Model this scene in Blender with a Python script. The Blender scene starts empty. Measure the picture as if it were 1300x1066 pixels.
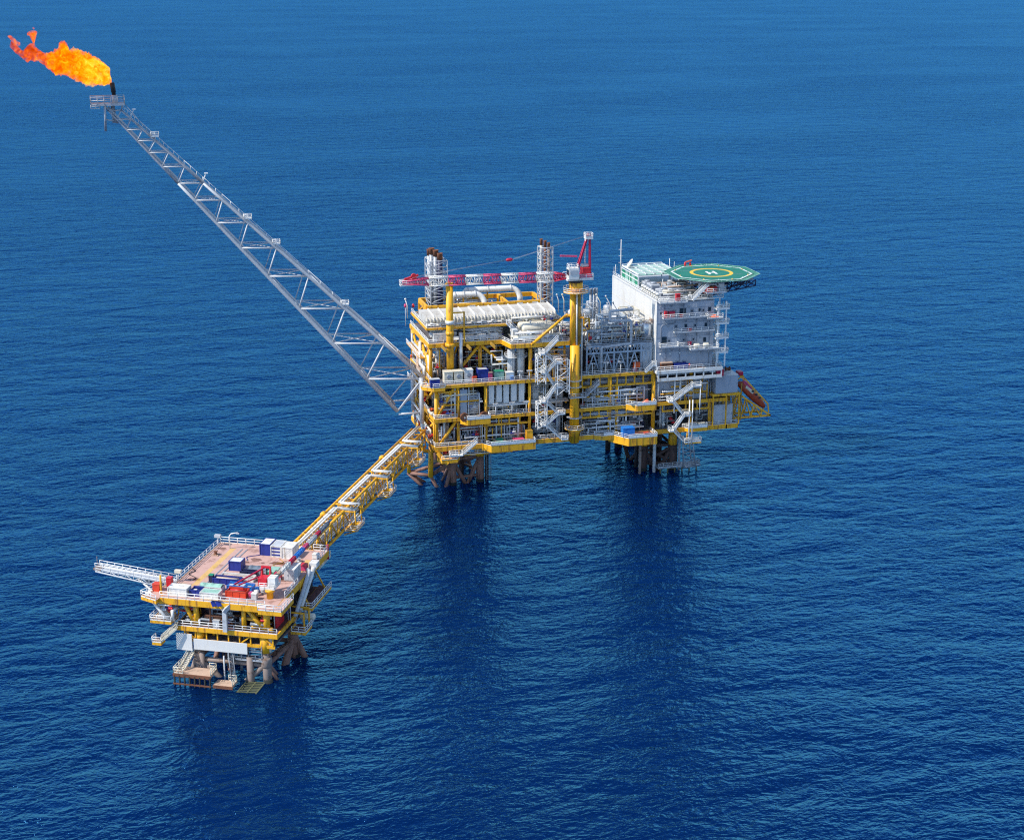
import bpy, math, random
from mathutils import Vector, Matrix, noise
R = math.radians
sc = bpy.context.scene
COL = sc.collection
# ------------------------------------------------------------------ camera model (photo pixels, 1300 wide)
CAM = Vector((-87.0, -402.95, 143.92)); AZ, PIT, FOC, PX, PY = R(15.1), R(15.3), 2000.0, 650.0, 488.0
FW = Vector((math.sin(AZ)*math.cos(PIT), math.cos(AZ)*math.cos(PIT), -math.sin(PIT)))
RT = Vector((math.cos(AZ), -math.sin(AZ), 0.0)); UP = RT.cross(FW)
def ray(x, y): return FW*FOC + RT*(x-PX) + UP*(PY-y)
def onY(x, y, Y):
    d = ray(x, y); return CAM + d*((Y-CAM.y)/d.y)
def onZ(x, y, Z):
    d = ray(x, y); return CAM + d*((Z-CAM.z)/d.z)
def fx(x, y, Y=0.0): return onY(x, y, Y).x          # metres along the facade
def fz(x, y, Y=0.0): return onY(x, y, Y).z

# ------------------------------------------------------------------ materials
MATS = {}
def mat(name, col, rough=0.55, metal=0.0, dirt=0.25, scale=0.6, dcol=None, streak=False):
    m = bpy.data.materials.new(name); m.use_nodes = True
    nt = m.node_tree; b = nt.nodes['Principled BSDF']
    b.inputs['Roughness'].default_value = rough; b.inputs['Metallic'].default_value = metal
    tc = nt.nodes.new('ShaderNodeTexCoord'); n = nt.nodes.new('ShaderNodeTexNoise')
    mp = nt.nodes.new('ShaderNodeMapping'); nt.links.new(tc.outputs['Object'], mp.inputs['Vector'])
    if streak: mp.inputs['Scale'].default_value = (1, 1, 0.15)
    nt.links.new(mp.outputs['Vector'], n.inputs['Vector'])
    n.inputs['Scale'].default_value = scale; n.inputs['Detail'].default_value = 6
    n.inputs['Roughness'].default_value = 0.7
    cr = nt.nodes.new('ShaderNodeValToRGB')
    cr.color_ramp.elements[0].position = 0.38; cr.color_ramp.elements[1].position = 0.62
    dc = dcol or tuple(c*(1-dirt*2) for c in col)
    cr.color_ramp.elements[0].color = (*[max(0, c) for c in dc], 1); cr.color_ramp.elements[1].color = (*col, 1)
    mid = cr.color_ramp.elements.new(0.47); mid.color = (*[c*(1-dirt*.35) for c in col], 1)
    nt.links.new(n.outputs['Fac'], cr.inputs['Fac']); nt.links.new(cr.outputs['Color'], b.inputs['Base Color'])
    MATS[name] = m; return m
mat('yellow', (0.88, 0.435, 0.012), 0.5, dirt=.22, dcol=(.34, .14, .02), scale=.9, streak=True)
mat('ochre', (0.42, 0.24, 0.03), 0.6, dirt=.2)
mat('white', (0.74, 0.73, 0.69), 0.5, dirt=.16, dcol=(.45, .39, .31), streak=True)
mat('rail_white', (0.80, 0.80, 0.78), 0.5, dirt=.06)
mat('cream', (0.72, 0.66, 0.52), 0.5, dirt=.16)
mat('light_grey', (0.50, 0.52, 0.54), 0.5, dirt=.16)
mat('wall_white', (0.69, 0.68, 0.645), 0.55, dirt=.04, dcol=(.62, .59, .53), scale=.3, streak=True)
mat('wall_grey', (0.36, 0.40, 0.46), 0.5, dirt=.12, scale=.3, streak=True)  # darkened so the accommodation front holds its shade in the colour
mat('boom_grey', (0.55, 0.56, 0.57), 0.4, dirt=.1)
mat('tip_grey', (0.42, 0.43, 0.46), 0.5, dirt=.2)
mat('steel', (0.33, 0.36, 0.40), 0.45, metal=.2, dirt=.2)
mat('module_grey', (0.38, 0.45, 0.52), 0.45, dirt=.16)
mat('silver', (0.66, 0.67, 0.68), 0.3, metal=.6, dirt=.12)
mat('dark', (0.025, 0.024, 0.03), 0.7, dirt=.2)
mat('shaded_recess_wall', (0.05, 0.028, 0.045), 0.7, dirt=.2)  # black-purple of the deck recesses' shade, put into the wall colour
mat('grating', (0.13, 0.12, 0.13), 0.8, dirt=.25)
mat('deck_red', (0.17, 0.07, 0.06), 0.75, dirt=.3)
mat('deck_salmon', (0.56, 0.345, 0.285), 0.8, dirt=.18, scale=.35, dcol=(.34, .19, .15))
mat('red', (0.62, 0.018, 0.03), 0.4, dirt=.15)
mat('crane_red', (0.48, 0.008, 0.05), 0.4, dirt=.15)
mat('pink_red', (0.60, 0.06, 0.16), 0.45, dirt=.15)
mat('orange', (0.80, 0.13, 0.03), 0.4, dirt=.15)
mat('boat_red', (0.42, 0.06, 0.018), 0.6, dirt=.25)
mat('vermilion', (0.66, 0.055, 0.02), 0.45, dirt=.15)
mat('blue', (0.015, 0.035, 0.26), 0.45, dirt=.2)
mat('bright_blue', (0.02, 0.20, 0.62), 0.4, dirt=.15)
mat('navy', (0.012, 0.018, 0.07), 0.5, dirt=.2)
mat('green', (0.02, 0.26, 0.14), 0.6, dirt=.2)
mat('pale_green', (0.30, 0.52, 0.42), 0.6, dirt=.2)
mat('heli_green', (0.008, 0.17, 0.115), 0.65, dirt=.12, scale=.3)
mat('mark_white', (0.80, 0.80, 0.78), 0.6, dirt=.1)
mat('mark_yellow', (0.80, 0.50, 0.04), 0.6, dirt=.12)
mat('rust', (0.20, 0.075, 0.035), 0.8, dirt=.3)
mat('brown', (0.26, 0.135, 0.10), 0.7, dirt=.25, dcol=(.10, .045, .03), streak=True)
mat('shaded_brown', (0.07, 0.04, 0.035), 0.8, dirt=.3)  # brown darkened to hold the shade around the right-hand legs
mat('cooler_top', (0.56, 0.54, 0.49), 0.6, dirt=.18, dcol=(.40, .36, .30))
mat('brown_grey', (0.27, 0.21, 0.18), 0.75, dirt=.25, dcol=(.13, .07, .045))
mat('growth', (0.018, 0.022, 0.020), 0.9, dirt=.3)
mat('weed', (0.11, 0.12, 0.06), 0.9, dirt=.3)
mat('glass', (0.02, 0.035, 0.05), 0.1, dirt=.1)
mat('door_grey', (0.22, 0.25, 0.30), 0.5, dirt=.1)
mat('black', (0.012, 0.012, 0.013), 0.5, dirt=.2)
mat('wood', (0.52, 0.36, 0.26), 0.7, dirt=.2)
mat('tarp_grey', (0.13, 0.17, 0.22), 0.7, dirt=.2)
mat('flood_lens', (0.75, 0.76, 0.72), 0.2, dirt=.05)
def corrugate(src, name, per=0.45, axis='X', amt=.05):
    m = MATS[src].copy(); m.name = name; nt = m.node_tree; b = nt.nodes['Principled BSDF']
    tc = nt.nodes.new('ShaderNodeTexCoord'); w = nt.nodes.new('ShaderNodeTexWave')
    w.bands_direction = axis; w.inputs['Scale'].default_value = 0.314/per
    bp = nt.nodes.new('ShaderNodeBump'); bp.inputs['Distance'].default_value = amt; bp.inputs['Strength'].default_value = 1
    nt.links.new(tc.outputs['Object'], w.inputs['Vector']); nt.links.new(w.outputs['Color'], bp.inputs['Height'])
    nt.links.new(bp.outputs['Normal'], b.inputs['Normal']); MATS[name] = m
for s in ('white', 'blue', 'wall_grey', 'cream', 'ochre', 'rust', 'red', 'light_grey', 'bright_blue'): corrugate(s, s+'_ribbed', 1.0, 'X', .02)

# ------------------------------------------------------------------ object helpers
WL = {}                                            # object name -> (world position, z rotation)
LABELS = {}
def ident(p): return p
class MB:
    def __init__(s, F=None): s.v = []; s.f = []; s.sm = []; s.F = F or ident
    def face(s, pts, smooth=False):
        i = len(s.v); s.v += [tuple(p) for p in pts]; s.f.append(tuple(range(i, i+len(pts)))); s.sm.append(smooth)
    def box(s, x0, x1, y0, y1, z0, z1):
        i = len(s.v)
        s.v += [(x, y, z) for z in (z0, z1) for x, y in ((x0, y0), (x1, y0), (x1, y1), (x0, y1))]
        for q in ((3, 2, 1, 0), (4, 5, 6, 7), (0, 1, 5, 4), (1, 2, 6, 5), (2, 3, 7, 6), (3, 0, 4, 7)):
            s.f.append(tuple(i+k for k in q)); s.sm.append(False)
        return s
    def bar(s, p, q, w=.3, h=None):
        p, q = Vector(p), Vector(q); h = h or w; d = (q-p)
        if d.length < 1e-4: return s
        d.normalize(); a = d.cross(Vector((0, 0, 1)))
        if a.length < .05: a = Vector((1, 0, 0))
        a.normalize(); b = a.cross(d).normalized(); a = a*(w/2); b = b*(h/2); i = len(s.v)
        for c in (p, q): s.v += [tuple(c-a-b), tuple(c+a-b), tuple(c+a+b), tuple(c-a+b)]
        for f in ((0, 1, 2, 3), (7, 6, 5, 4), (4, 5, 1, 0), (5, 6, 2, 1), (6, 7, 3, 2), (7, 4, 0, 3)):
            s.f.append(tuple(i+k for k in f)); s.sm.append(False)
        return s
    def ring(s, c, a, b, r, n): s.v += [tuple(c + a*(r*math.cos(t)) + b*(r*math.sin(t))) for t in [2*math.pi*k/n for k in range(n)]]
    def pipe(s, pts, r=.2, n=8, r2=None, caps=True):
        pts = [Vector(p) for p in pts]; m = len(pts); r2 = r if r2 is None else r2
        dirs = [(pts[min(k+1, m-1)]-pts[max(k-1, 0)]) for k in range(m)]
        i0 = len(s.v); a = None
        for k in range(m):
            d = dirs[k].normalized()
            if a is None: a = d.cross(Vector((0, 0, 1))) if abs(d.z) < .95 else d.cross(Vector((1, 0, 0)))
            else: a = a - d*a.dot(d)
            if a.length < .01: a = d.cross(Vector((.3, .5, .8)))
            a.normalize(); b = d.cross(a)
            sc_ = 1.0
            if 0 < k < m-1:
                e1 = (pts[k]-pts[k-1]).normalized(); sc_ = 1/max(.5, math.sqrt(max(.01, (1+e1.dot((pts[k+1]-pts[k]).normalized()))/2)))
            s.ring(pts[k], a, b, (r+(r2-r)*k/(m-1))*(1 if sc_ < 1.02 else min(sc_, 1.25)), n)
        for k in range(m-1):
            for j in range(n):
                p = i0+k*n; s.f.append((p+j, p+(j+1) % n, p+n+(j+1) % n, p+n+j)); s.sm.append(True)
        if caps:
            s.f.append(tuple(i0+n-1-j for j in range(n))); s.sm.append(False)
            s.f.append(tuple(i0+(m-1)*n+j for j in range(n))); s.sm.append(False)
        return s
    def tube(s, p, q, r=.2, n=8, r2=None): return s.pipe([p, q], r, n, r2)
    def lathe(s, p, q, prof, n=14):
        """prof: (t along p->q in metres, radius)"""
        p, q = Vector(p), Vector(q); d = (q-p).normalized()
        a = d.cross(Vector((0, 0, 1))) if abs(d.z) < .95 else d.cross(Vector((1, 0, 0))); a.normalize(); b = d.cross(a); i0 = len(s.v)
        for t, r in prof: s.ring(p+d*t, a, b, max(r, .004), n)
        for k in range(len(prof)-1):
            for j in range(n):
                o = i0+k*n; s.f.append((o+j, o+(j+1) % n, o+n+(j+1) % n, o+n+j)); s.sm.append(True)
        s.f.append(tuple(i0+n-1-j for j in range(n))); s.sm.append(False)
        s.f.append(tuple(i0+(len(prof)-1)*n+j for j in range(n))); s.sm.append(False)
        return s
    def vessel(s, p, q, r, n=14):
        L = (Vector(q)-Vector(p)).length; h = r*.5
        return s.lathe(p, q, [(0, .0), (h*.15, r*.55), (h*.5, r*.87), (h, r), (L-h, r), (L-h*.5, r*.87), (L-h*.15, r*.55), (L, 0)], n)
    def prism(s, poly, z0, z1):
        n = len(poly); i = len(s.v); s.v += [(x, y, z0) for x, y in poly]+[(x, y, z1) for x, y in poly]
        s.f.append(tuple(i+n-1-k for k in range(n))); s.sm.append(False)
        s.f.append(tuple(i+n+k for k in range(n))); s.sm.append(False)
        for k in range(n):
            s.f.append((i+k, i+(k+1) % n, i+n+(k+1) % n, i+n+k)); s.sm.append(False)
        return s
    def annulus(s, c, r0, r1, z0, z1, n=28, a0=0, a1=2*math.pi):
        full = abs(a1-a0-2*math.pi) < .01
        for k in range(n):
            t0 = a0+(a1-a0)*k/n; t1 = a0+(a1-a0)*(k+1)/n
            P = lambda r, t, z: (c[0]+r*math.cos(t), c[1]+r*math.sin(t), z)
            s.face([P(r0, t0, z1), P(r1, t0, z1), P(r1, t1, z1), P(r0, t1, z1)]); s.face([P(r0, t1, z0), P(r1, t1, z0), P(r1, t0, z0), P(r0, t0, z0)])
            s.face([P(r1, t0, z0), P(r1, t1, z0), P(r1, t1, z1), P(r1, t0, z1)]); s.face([P(r0, t1, z0), P(r0, t0, z0), P(r0, t0, z1), P(r0, t1, z1)])
        return s
    def rail(s, pts, h=1.15, step=1.9, r=.078, closed=False, kick=True):
        pts = [Vector(p) for p in pts]
        if closed: pts = pts+[pts[0]]
        for a, b in zip(pts, pts[1:]):
            L = (b-a).length; n = max(1, round(L/step))
            for k in range(n+1):
                c = a.lerp(b, k/n); s.tube(c, c+Vector((0, 0, h)), r, 4)
            for f in (1, .55): s.tube(a+Vector((0, 0, h*f)), b+Vector((0, 0, h*f)), r, 4)
            if kick: s.bar(a+Vector((0, 0, .12)), b+Vector((0, 0, .12)), .05, .2)
        return s
    def lattice(s, A, B, r=.1, n=6, kind='z', ends=True):
        """zigzag web between two polylines of equal length"""
        for k in range(len(A)-1):
            if kind == 'z': s.tube(A[k], B[k+1], r, n) if k % 2 == 0 else s.tube(B[k], A[k+1], r, n)
            elif kind == 'n': s.tube(A[k], B[k+1], r, n)
            elif kind == 'x': s.tube(A[k], B[k+1], r, n); s.tube(B[k], A[k+1], r, n)
            s.tube(A[k+1], B[k+1], r, n) if kind != 'z' or ends else None
        return s
    def build(s, name, m, parent=None):
        pts = [Vector(s.F(Vector(p))) for p in s.v]
        lo = Vector([min(p[k] for p in pts) for k in range(3)]); hi = Vector([max(p[k] for p in pts) for k in range(3)])
        c = Vector(((lo.x+hi.x)/2, (lo.y+hi.y)/2, lo.z)); pw, rz = WL[parent.name] if parent else (Vector(), 0.0)
        if not parent: rz = getattr(s.F, 'rz', 0.0)
        M = Matrix.Rotation(-rz, 3, 'Z')
        me = bpy.data.meshes.new(name); me.from_pydata([M @ (p-c) for p in pts], [], s.f)
        me.polygons.foreach_set('use_smooth', s.sm); me.materials.append(MATS[m] if isinstance(m, str) else m); me.update()
        o = bpy.data.objects.new(name, me); COL.objects.link(o)
        if parent: o.parent = parent; o.location = M @ (c-pw)
        else: o.location = c; o.rotation_euler = (0, 0, rz)
        WL[o.name] = (c, rz); return o
def tag(o, label=None, cat=None, group=None, kind=None):
    if label: o['label'] = label; LABELS.setdefault(label, []).append(o.name)
    if cat: o['category'] = cat
    if group: o['group'] = group
    if kind: o['kind'] = kind
    return o
def thing(name, label, cat, loc, group=None, F=None):
    o = bpy.data.objects.new(name, None); COL.objects.link(o); o.empty_display_size = .5
    rz = getattr(F, 'rz', 0.0); c = Vector(F(Vector(loc))) if F else Vector(loc)
    o.location = c; o.rotation_euler = (0, 0, rz); WL[o.name] = (c, rz)
    return tag(o, label, cat, group)
def P(name, m, parent, F=None):                     # returns a context: with-like short form
    mb = MB(F); mb._n = (name, m, parent); return mb
def done(mb): return mb.build(*mb._n)
def ob_box(name, m, par, x0, x1, y0, y1, z0, z1, F=None): return MB(F).box(x0, x1, y0, y1, z0, z1).build(name, m, par)
def ob_tube(name, m, par, p, q, r, n=10, F=None, r2=None): return MB(F).tube(p, q, r, n, r2).build(name, m, par)
ORD = ['first', 'second', 'third', 'fourth', 'fifth', 'sixth', 'seventh', 'eighth', 'ninth', 'tenth', 'eleventh', 'twelfth', 'thirteenth', 'fourteenth']

# frame of the wellhead platform: u to the right along its front, v away from the camera
WC = Vector((-60.0, -86.9, 0)); WTH = R(27.5)
def W(p): return Vector((WC.x+p[0]*math.cos(WTH)+p[1]*math.sin(WTH), WC.y-p[0]*math.sin(WTH)+p[1]*math.cos(WTH), p[2]))
W.rz = -WTH
def wuv(x, y, z):
    q = onZ(x, y, z)-WC; return (q.x*math.cos(WTH)-q.y*math.sin(WTH), q.x*math.sin(WTH)+q.y*math.cos(WTH))

# ------------------------------------------------------------------ generic equipment
def stair(par, p, q, w=1.1, F=None, m='rail_white', name='stair_flight'):
    """one flight between landing points p and q (centre line), treads, stringers and handrails in one part"""
    p, q = Vector(p), Vector(q); d = q-p; s = Vector((-d.y, d.x, 0))
    s = s.normalized()*(w/2) if s.length > .01 else Vector((0, w/2, 0)); mb = MB(F)
    for sg in (-1, 1):
        mb.bar(p+s*sg, q+s*sg, .12, .34)
        for f in (.55, 1.1): mb.tube(p+s*sg+Vector((0, 0, f)), q+s*sg+Vector((0, 0, f)), .075, 4)
        n = max(2, int(d.length/1.6))
        for k in range(n+1):
            c = p.lerp(q, k/n)+s*sg; mb.tube(c, c+Vector((0, 0, 1.1)), .06, 4)
    n = max(3, int(abs(d.z)/.24))
    for k in range(n):
        c = p.lerp(q, (k+.5)/n); h = Vector((d.x, d.y, 0)).normalized()*.16
        mb.bar(c-s, c+s, .3, .05)
    return mb.build(name, m, par)
def landing(par, x0, x1, y0, y1, z, F=None, open_sides=(), m='rail_white', name='stair_landing'):
    mb = MB(F); mb.box(x0, x1, y0, y1, z-.18, z)
    sides = {'f': ((x0, y0), (x1, y0)), 'b': ((x1, y1), (x0, y1)), 'l': ((x0, y1), (x0, y0)), 'r': ((x1, y0), (x1, y1))}
    for k, (a, b) in sides.items():
        if k not in open_sides: mb.rail([(*a, z), (*b, z)])
    return mb.build(name, m, par)
PG = {'grey': 'light_grey', 'white': 'white'}
def pipework(label, x0, x1, y0, y1, z0, z1, n, seed, cols, F=None, group=None, rmax=.34):
    rnd = random.Random(seed); root = thing('pipework', label, 'pipework', ((x0+x1)/2, (y0+y1)/2, z0), group, F)
    L, D, H = x1-x0, y1-y0, z1-z0
    for i in range(n):
        r = rnd.choice((.10, .14, .18, .24, rmax)); y = y0+D*rnd.random(); z = z0+H*(.08+.86*rnd.random()); k = rnd.random(); c = rnd.choice(cols)
        a = x0+L*.3*rnd.random(); b = x1-L*.3*rnd.random(); mb = MB(F)
        if k < .30: mb.pipe([(a, y, z), (b, y, z)], r, 8)
        elif k < .55:
            e = a+(b-a)*rnd.uniform(.3, .7); z2 = z0+H*(.1+.8*rnd.random()); mb.pipe([(a, y, z), (e, y, z), (e, y, z2), (b, y, z2)], r, 8)
        elif k < .75:
            e = x0+L*rnd.random(); mb.pipe([(e, y, z0), (e, y, z), (e, y1, z)], r, 8)
        elif k < .90:
            e = x0+L*.8*rnd.random(); g = rnd.uniform(.8, 2.2); mb.pipe([(e, y, z0), (e, y, z), (min(e+g, x1), y, z), (min(e+g, x1), y, z0)], r, 8)
        else:
            e = x0+L*rnd.random(); mb.pipe([(e, y, z0), (e, y, z1)], r*1.3, 8)
        mb.build('pipe', c, root)
    for i in range(max(1, n//4)):
        x = x0+L*rnd.random(); y = y0+D*.4*rnd.random(); z = z0+H*(.15+.6*rnd.random())
        mb = MB(F); mb.lathe((x-.45, y, z), (x+.45, y, z), [(0, .32), (.12, .32), (.14, .2), (.3, .34), (.6, .34), (.76, .2), (.78, .32), (.9, .32)], 8)
        mb.tube((x, y, z), (x, y, z+.8), .07, 5); mb.lathe((x, y, z+.78), (x, y, z+.9), [(0, .32), (.1, .32)], 8)
        mb.build('valve', rnd.choice(('red', 'white', 'light_grey', 'steel', 'blue')), root)
    return root
def hvessel(label, x0, x1, y, z, r, m, F=None, group=None, cat='tank', along='x'):
    root = thing('horizontal_vessel', label, cat, ((x0+x1)/2, y, z), group, F)
    A = (lambda t, a, b: (t, y+a, z+b)) if along == 'x' else (lambda t, a, b: (y+a, t, z+b))
    if along != 'x': root.location = Vector(F(Vector((y, (x0+x1)/2, z))) if F else (y, (x0+x1)/2, z)); WL[root.name] = (root.location.copy(), WL[root.name][1])
    MB(F).vessel(A(x0, 0, r+.5), A(x1, 0, r+.5), r).build('shell', m, root)
    for f in (.22, .78):
        t = x0+(x1-x0)*f; mb = MB(F)
        mb.bar(A(t, -r*.8, .3), A(t, r*.8, .3), .35, .6); mb.bar(A(t, -r*.7, .7), A(t, -r*.7, .1), .3, .3); mb.bar(A(t, r*.7, .7), A(t, r*.7, .1), .3, .3); mb.build('saddle', 'light_grey', root)
    for f in (.35, .62):
        t = x0+(x1-x0)*f; mb = MB(F); mb.lathe(A(t, 0, 2*r+.3), A(t, 0, 2*r+1.1), [(0, .22), (.5, .22), (.52, .36), (.7, .36)], 8); mb.build('nozzle', m, root)
    return root
def vvessel(label, x, y, z, h, r, m, F=None, group=None, ring=True, cat='vessel'):
    root = thing('vertical_vessel', label, cat, (x, y, z), group, F)
    MB(F).lathe((x, y, z), (x, y, z+1), [(0, r*.92), (.9, r*.92)], 12).build('skirt', 'light_grey', root)
    MB(F).vessel((x, y, z+.6), (x, y, z+h), r).build('shell', m, root)
    mb = MB(F)
    for k in (-1, 1): mb.tube((x+.25*k, y-r-.18, z), (x+.25*k, y-r-.18, z+h), .05, 4)
    for k in range(int(h/.5)): mb.tube((x-.25, y-r-.18, z+.3+.5*k), (x+.25, y-r-.18, z+.3+.5*k), .035, 4)
    mb.build('ladder', 'rail_white', root)
    if ring:
        mb = MB(F); mb.annulus((x, y), r, r+.8, z+h*.7, z+h*.7+.1, 14)
        mb.rail([(x+(r+.8)*math.cos(t), y+(r+.8)*math.sin(t), z+h*.7+.1) for t in [k*math.pi/4 for k in range(8)]], 1.0, 3, .05, True, False); mb.build('platform', 'rail_white', root)
    MB(F).lathe((x, y, z+h-.1), (x, y, z+h+.8), [(0, .2), (.5, .2), (.52, .34), (.7, .34)], 8).build('nozzle', m, root)
    return root
def cabinet(label, x0, x1, y0, y1, z, h, m, F=None, group=None, doors=2, cat='cabinet', name='cabinet', roof=None):
    root = thing(name, label, cat, ((x0+x1)/2, (y0+y1)/2, z), group, F)
    MB(F).box(x0, x1, y0, y1, z+.15, z+h).build('housing', m, root)
    MB(F).box(x0-.08, x1+.08, y0-.08, y1+.08, z+h+.003, z+h+.13).build('lid', roof or m, root)
    mb = MB(F); mb.box(x0+.1, x1-.1, y0+.1, y1-.1, z, z+.147); mb.build('plinth', 'steel', root)
    w = (x1-x0)/doors
    for k in range(doors):
        d = MB(F).box(x0+w*k+.1, x0+w*(k+1)-.1, y0-.05, y0-.003, z+.35, z+h-.25).build('door', m, root)
        MB(F).box(x0+w*(k+1)-.35, x0+w*(k+1)-.22, y0-.12, y0-.053, z+h*.45, z+h*.6).build('handle', 'steel', d)
    return root
def container(label, x0, x1, y0, y1, z, h, m, roof='white', F=None, group=None, bands=None, ribbed=True, doors=True):
    root = thing('container', label, 'container', ((x0+x1)/2, (y0+y1)/2, z), group, F); mm = m+'_ribbed' if ribbed and m+'_ribbed' in MATS else m
    MB(F).box(x0+.1, x1-.1, y0+.1, y1-.1, z+.15, z+h-.1).build('body', mm, root)
    MB(F).box(x0+.05, x1-.05, y0+.05, y1-.05, z+h-.097, z+h).build('roof', roof, root)
    for x in (x0, x1-.18):
        for y in (y0, y1-.18): MB(F).box(x, x+.18, y, y+.18, z, z+h+.06).build('corner_post', m, root)
    mb = MB(F)
    for y in (y0, y1-.16):
        for zz in (z, z+h-.12): mb.box(x0+.18, x1-.18, y, y+.16, zz, zz+.16)
    for x in (x0, x1-.16):
        for zz in (z, z+h-.12): mb.box(x, x+.16, y0+.18, y1-.18, zz, zz+.16)
    mb.build('rail_frame', m, root)
    if bands:
        for zz in bands: MB(F).box(x0+.15, x1-.15, y0+.04, y0+.097, z+h*zz, z+h*(zz+.14)).build('stripe', 'blue' if m != 'blue' else 'white', root)
    if doors:
        for k in (0, 1):
            yy = y0+.2+(y1-y0-.4)*k*.5; d = MB(F).box(x1-.097, x1-.03, yy, yy+(y1-y0-.4)*.5-.06, z+.2, z+h-.2).build('door', m, root)
            MB(F).tube((x1-.0, yy+.3, z+.3), (x1-.0, yy+.3, z+h-.3), .04, 5).build('lock_bar', 'steel', d)
    return root
def basket(label, x0, x1, y0, y1, z, h, m, fill=None, F=None, group=None, seed=1, fcol=('light_grey', 'white', 'wood')):
    """open-topped cargo basket with its load"""
    root = thing('cargo_basket', label, 'basket', ((x0+x1)/2, (y0+y1)/2, z), group, F)
    ob_box('floor_pan', m, root, x0, x1, y0, y1, z, z+.2, F)
    for a in ((x0, x1, y0, y0+.09), (x0, x1, y1-.09, y1), (x0, x0+.09, y0+.092, y1-.092), (x1-.09, x1, y0+.092, y1-.092)): ob_box('side_panel', m, root, *a, z+.203, z+h, F)
    mb = MB(F); n = max(2, int((x1-x0)/1.2))
    for k in range(n+1):
        x = x0+(x1-x0)*k/n; mb.box(x-.07, x+.07, y0-.08, y0-.003, z, z+h+.05); mb.box(x-.07, x+.07, y1+.003, y1+.08, z, z+h+.05)
    mb.box(x0-.05, x1+.05, y0-.09, y0+.09, z+h+.053, z+h+.16); mb.box(x0-.05, x1+.05, y1-.09, y1+.09, z+h+.053, z+h+.16); mb.build('rib_frame', m, root)
    rnd = random.Random(seed)
    if fill == 'pipes':
        for k in range(int((y1-y0)/.35)-1): ob_tube('stored_pipe', rnd.choice(fcol), root, (x0+.2+rnd.random()*.4, y0+.35+.35*k, z+h*.8), (x1-.2-rnd.random()*.6, y0+.35+.35*k, z+h*.8), .15, 6, F)
    elif fill == 'boxes':
        for k in range(max(2, int((x1-x0)/1.1))):
            xx = x0+.15+k*(x1-x0-.3)/max(2, int((x1-x0)/1.1)); ob_box('stored_box', rnd.choice(fcol), root, xx+.05, xx+.85, y0+.2, y1-.2-rnd.random()*.5, z+.21, z+h*(.7+.5*rnd.random()), F)
    elif fill == 'cover':
        mb = MB(F); nx = 8; rr = [[(x0+.05+(x1-x0-.1)*i/nx, y0+.05+(y1-y0-.1)*j/4, z+h+.18+(.35*math.sin(math.pi*j/4)*(1+.3*math.sin(i*2.1)))) for j in range(5)] for i in range(nx+1)]
        for i in range(nx):
            for j in range(4): mb.face([rr[i][j], rr[i+1][j], rr[i+1][j+1], rr[i][j+1]], True)
        mb.build('tarpaulin', fcol[0], root)
    return root
def skid(label, x0, x1, y0, y1, z, h, frame, vm, seed, F=None, group=None, cat='skid'):
    rnd = random.Random(seed); root = thing('process_skid', label, cat, ((x0+x1)/2, (y0+y1)/2, z), group, F)
    mb = MB(F)
    for zz in (z+.15, z+h): 
        for a, b in (((x0, y0), (x1, y0)), ((x1, y0), (x1, y1)), ((x1, y1), (x0, y1)), ((x0, y1), (x0, y0))): mb.bar((*a, zz), (*b, zz), .22, .3)
    mb.build('base_frame', frame, root)
    for a in ((x0, y0), (x1, y0), (x1, y1), (x0, y1)): MB(F).bar((*a, z), (*a, z+h), .24, .24).build('post', frame, root)
    mb = MB(F); mb.tube((x0, y0, z+.3), (x1, y0, z+h-.2), .09, 6); mb.build('diagonal', frame, root)
    r = min((y1-y0)*.3, h*.24)
    MB(F).vessel((x0+.4, (y0+y1)/2, z+h*.3+.2), (x1-.4, (y0+y1)/2, z+h*.3+.2), r).build('shell', vm, root)
    for k in range(4):
        x = x0+.5+(x1-x0-1)*rnd.random(); y = y0+.2+(y1-y0)*.4*rnd.random(); zz = z+h*rnd.uniform(.5, .95); g = rnd.uniform(.6, 1.8)
        MB(F).pipe([(x, y, z+.3), (x, y, zz), (min(x+g, x1-.1), y, zz), (min(x+g, x1-.1), y, z+.3)], rnd.choice((.1, .14, .2)), 7).build('pipe', rnd.choice((vm, 'white', 'light_grey', 'silver')), root)
    for k in range(2):
        x = x0+.6+(x1-x0-1.2)*rnd.random(); MB(F).box(x-.4, x+.4, y0-.02, y0+.3, z+h*.35, z+h*.35+.9).build('control_box', rnd.choice(('white', 'red', 'blue', 'light_grey')), root)
    return root
NL = {}
def floodlight(where, idx, x, y, z, h=3.2, F=None):
    root = thing('floodlight_pole', f'white T-shaped floodlight pole {where}, {ORD[idx]} from left', 'floodlight', (x, y, z), 'floodlight poles along the railings', F)
    ob_tube('pole', 'rail_white', root, (x, y, z), (x, y, z+h), .1, 6, F)
    ob_box('crossbar', 'rail_white', root, x-.75, x+.75, y-.1, y+.1, z+h+.002, z+h+.16, F)
    for k in (-1, 1):
        l = ob_box('lamp', 'light_grey', root, x+.5*k-.22, x+.5*k+.22, y-.5, y-.102, z+h-.12, z+h+.2, F)
    return root
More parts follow.
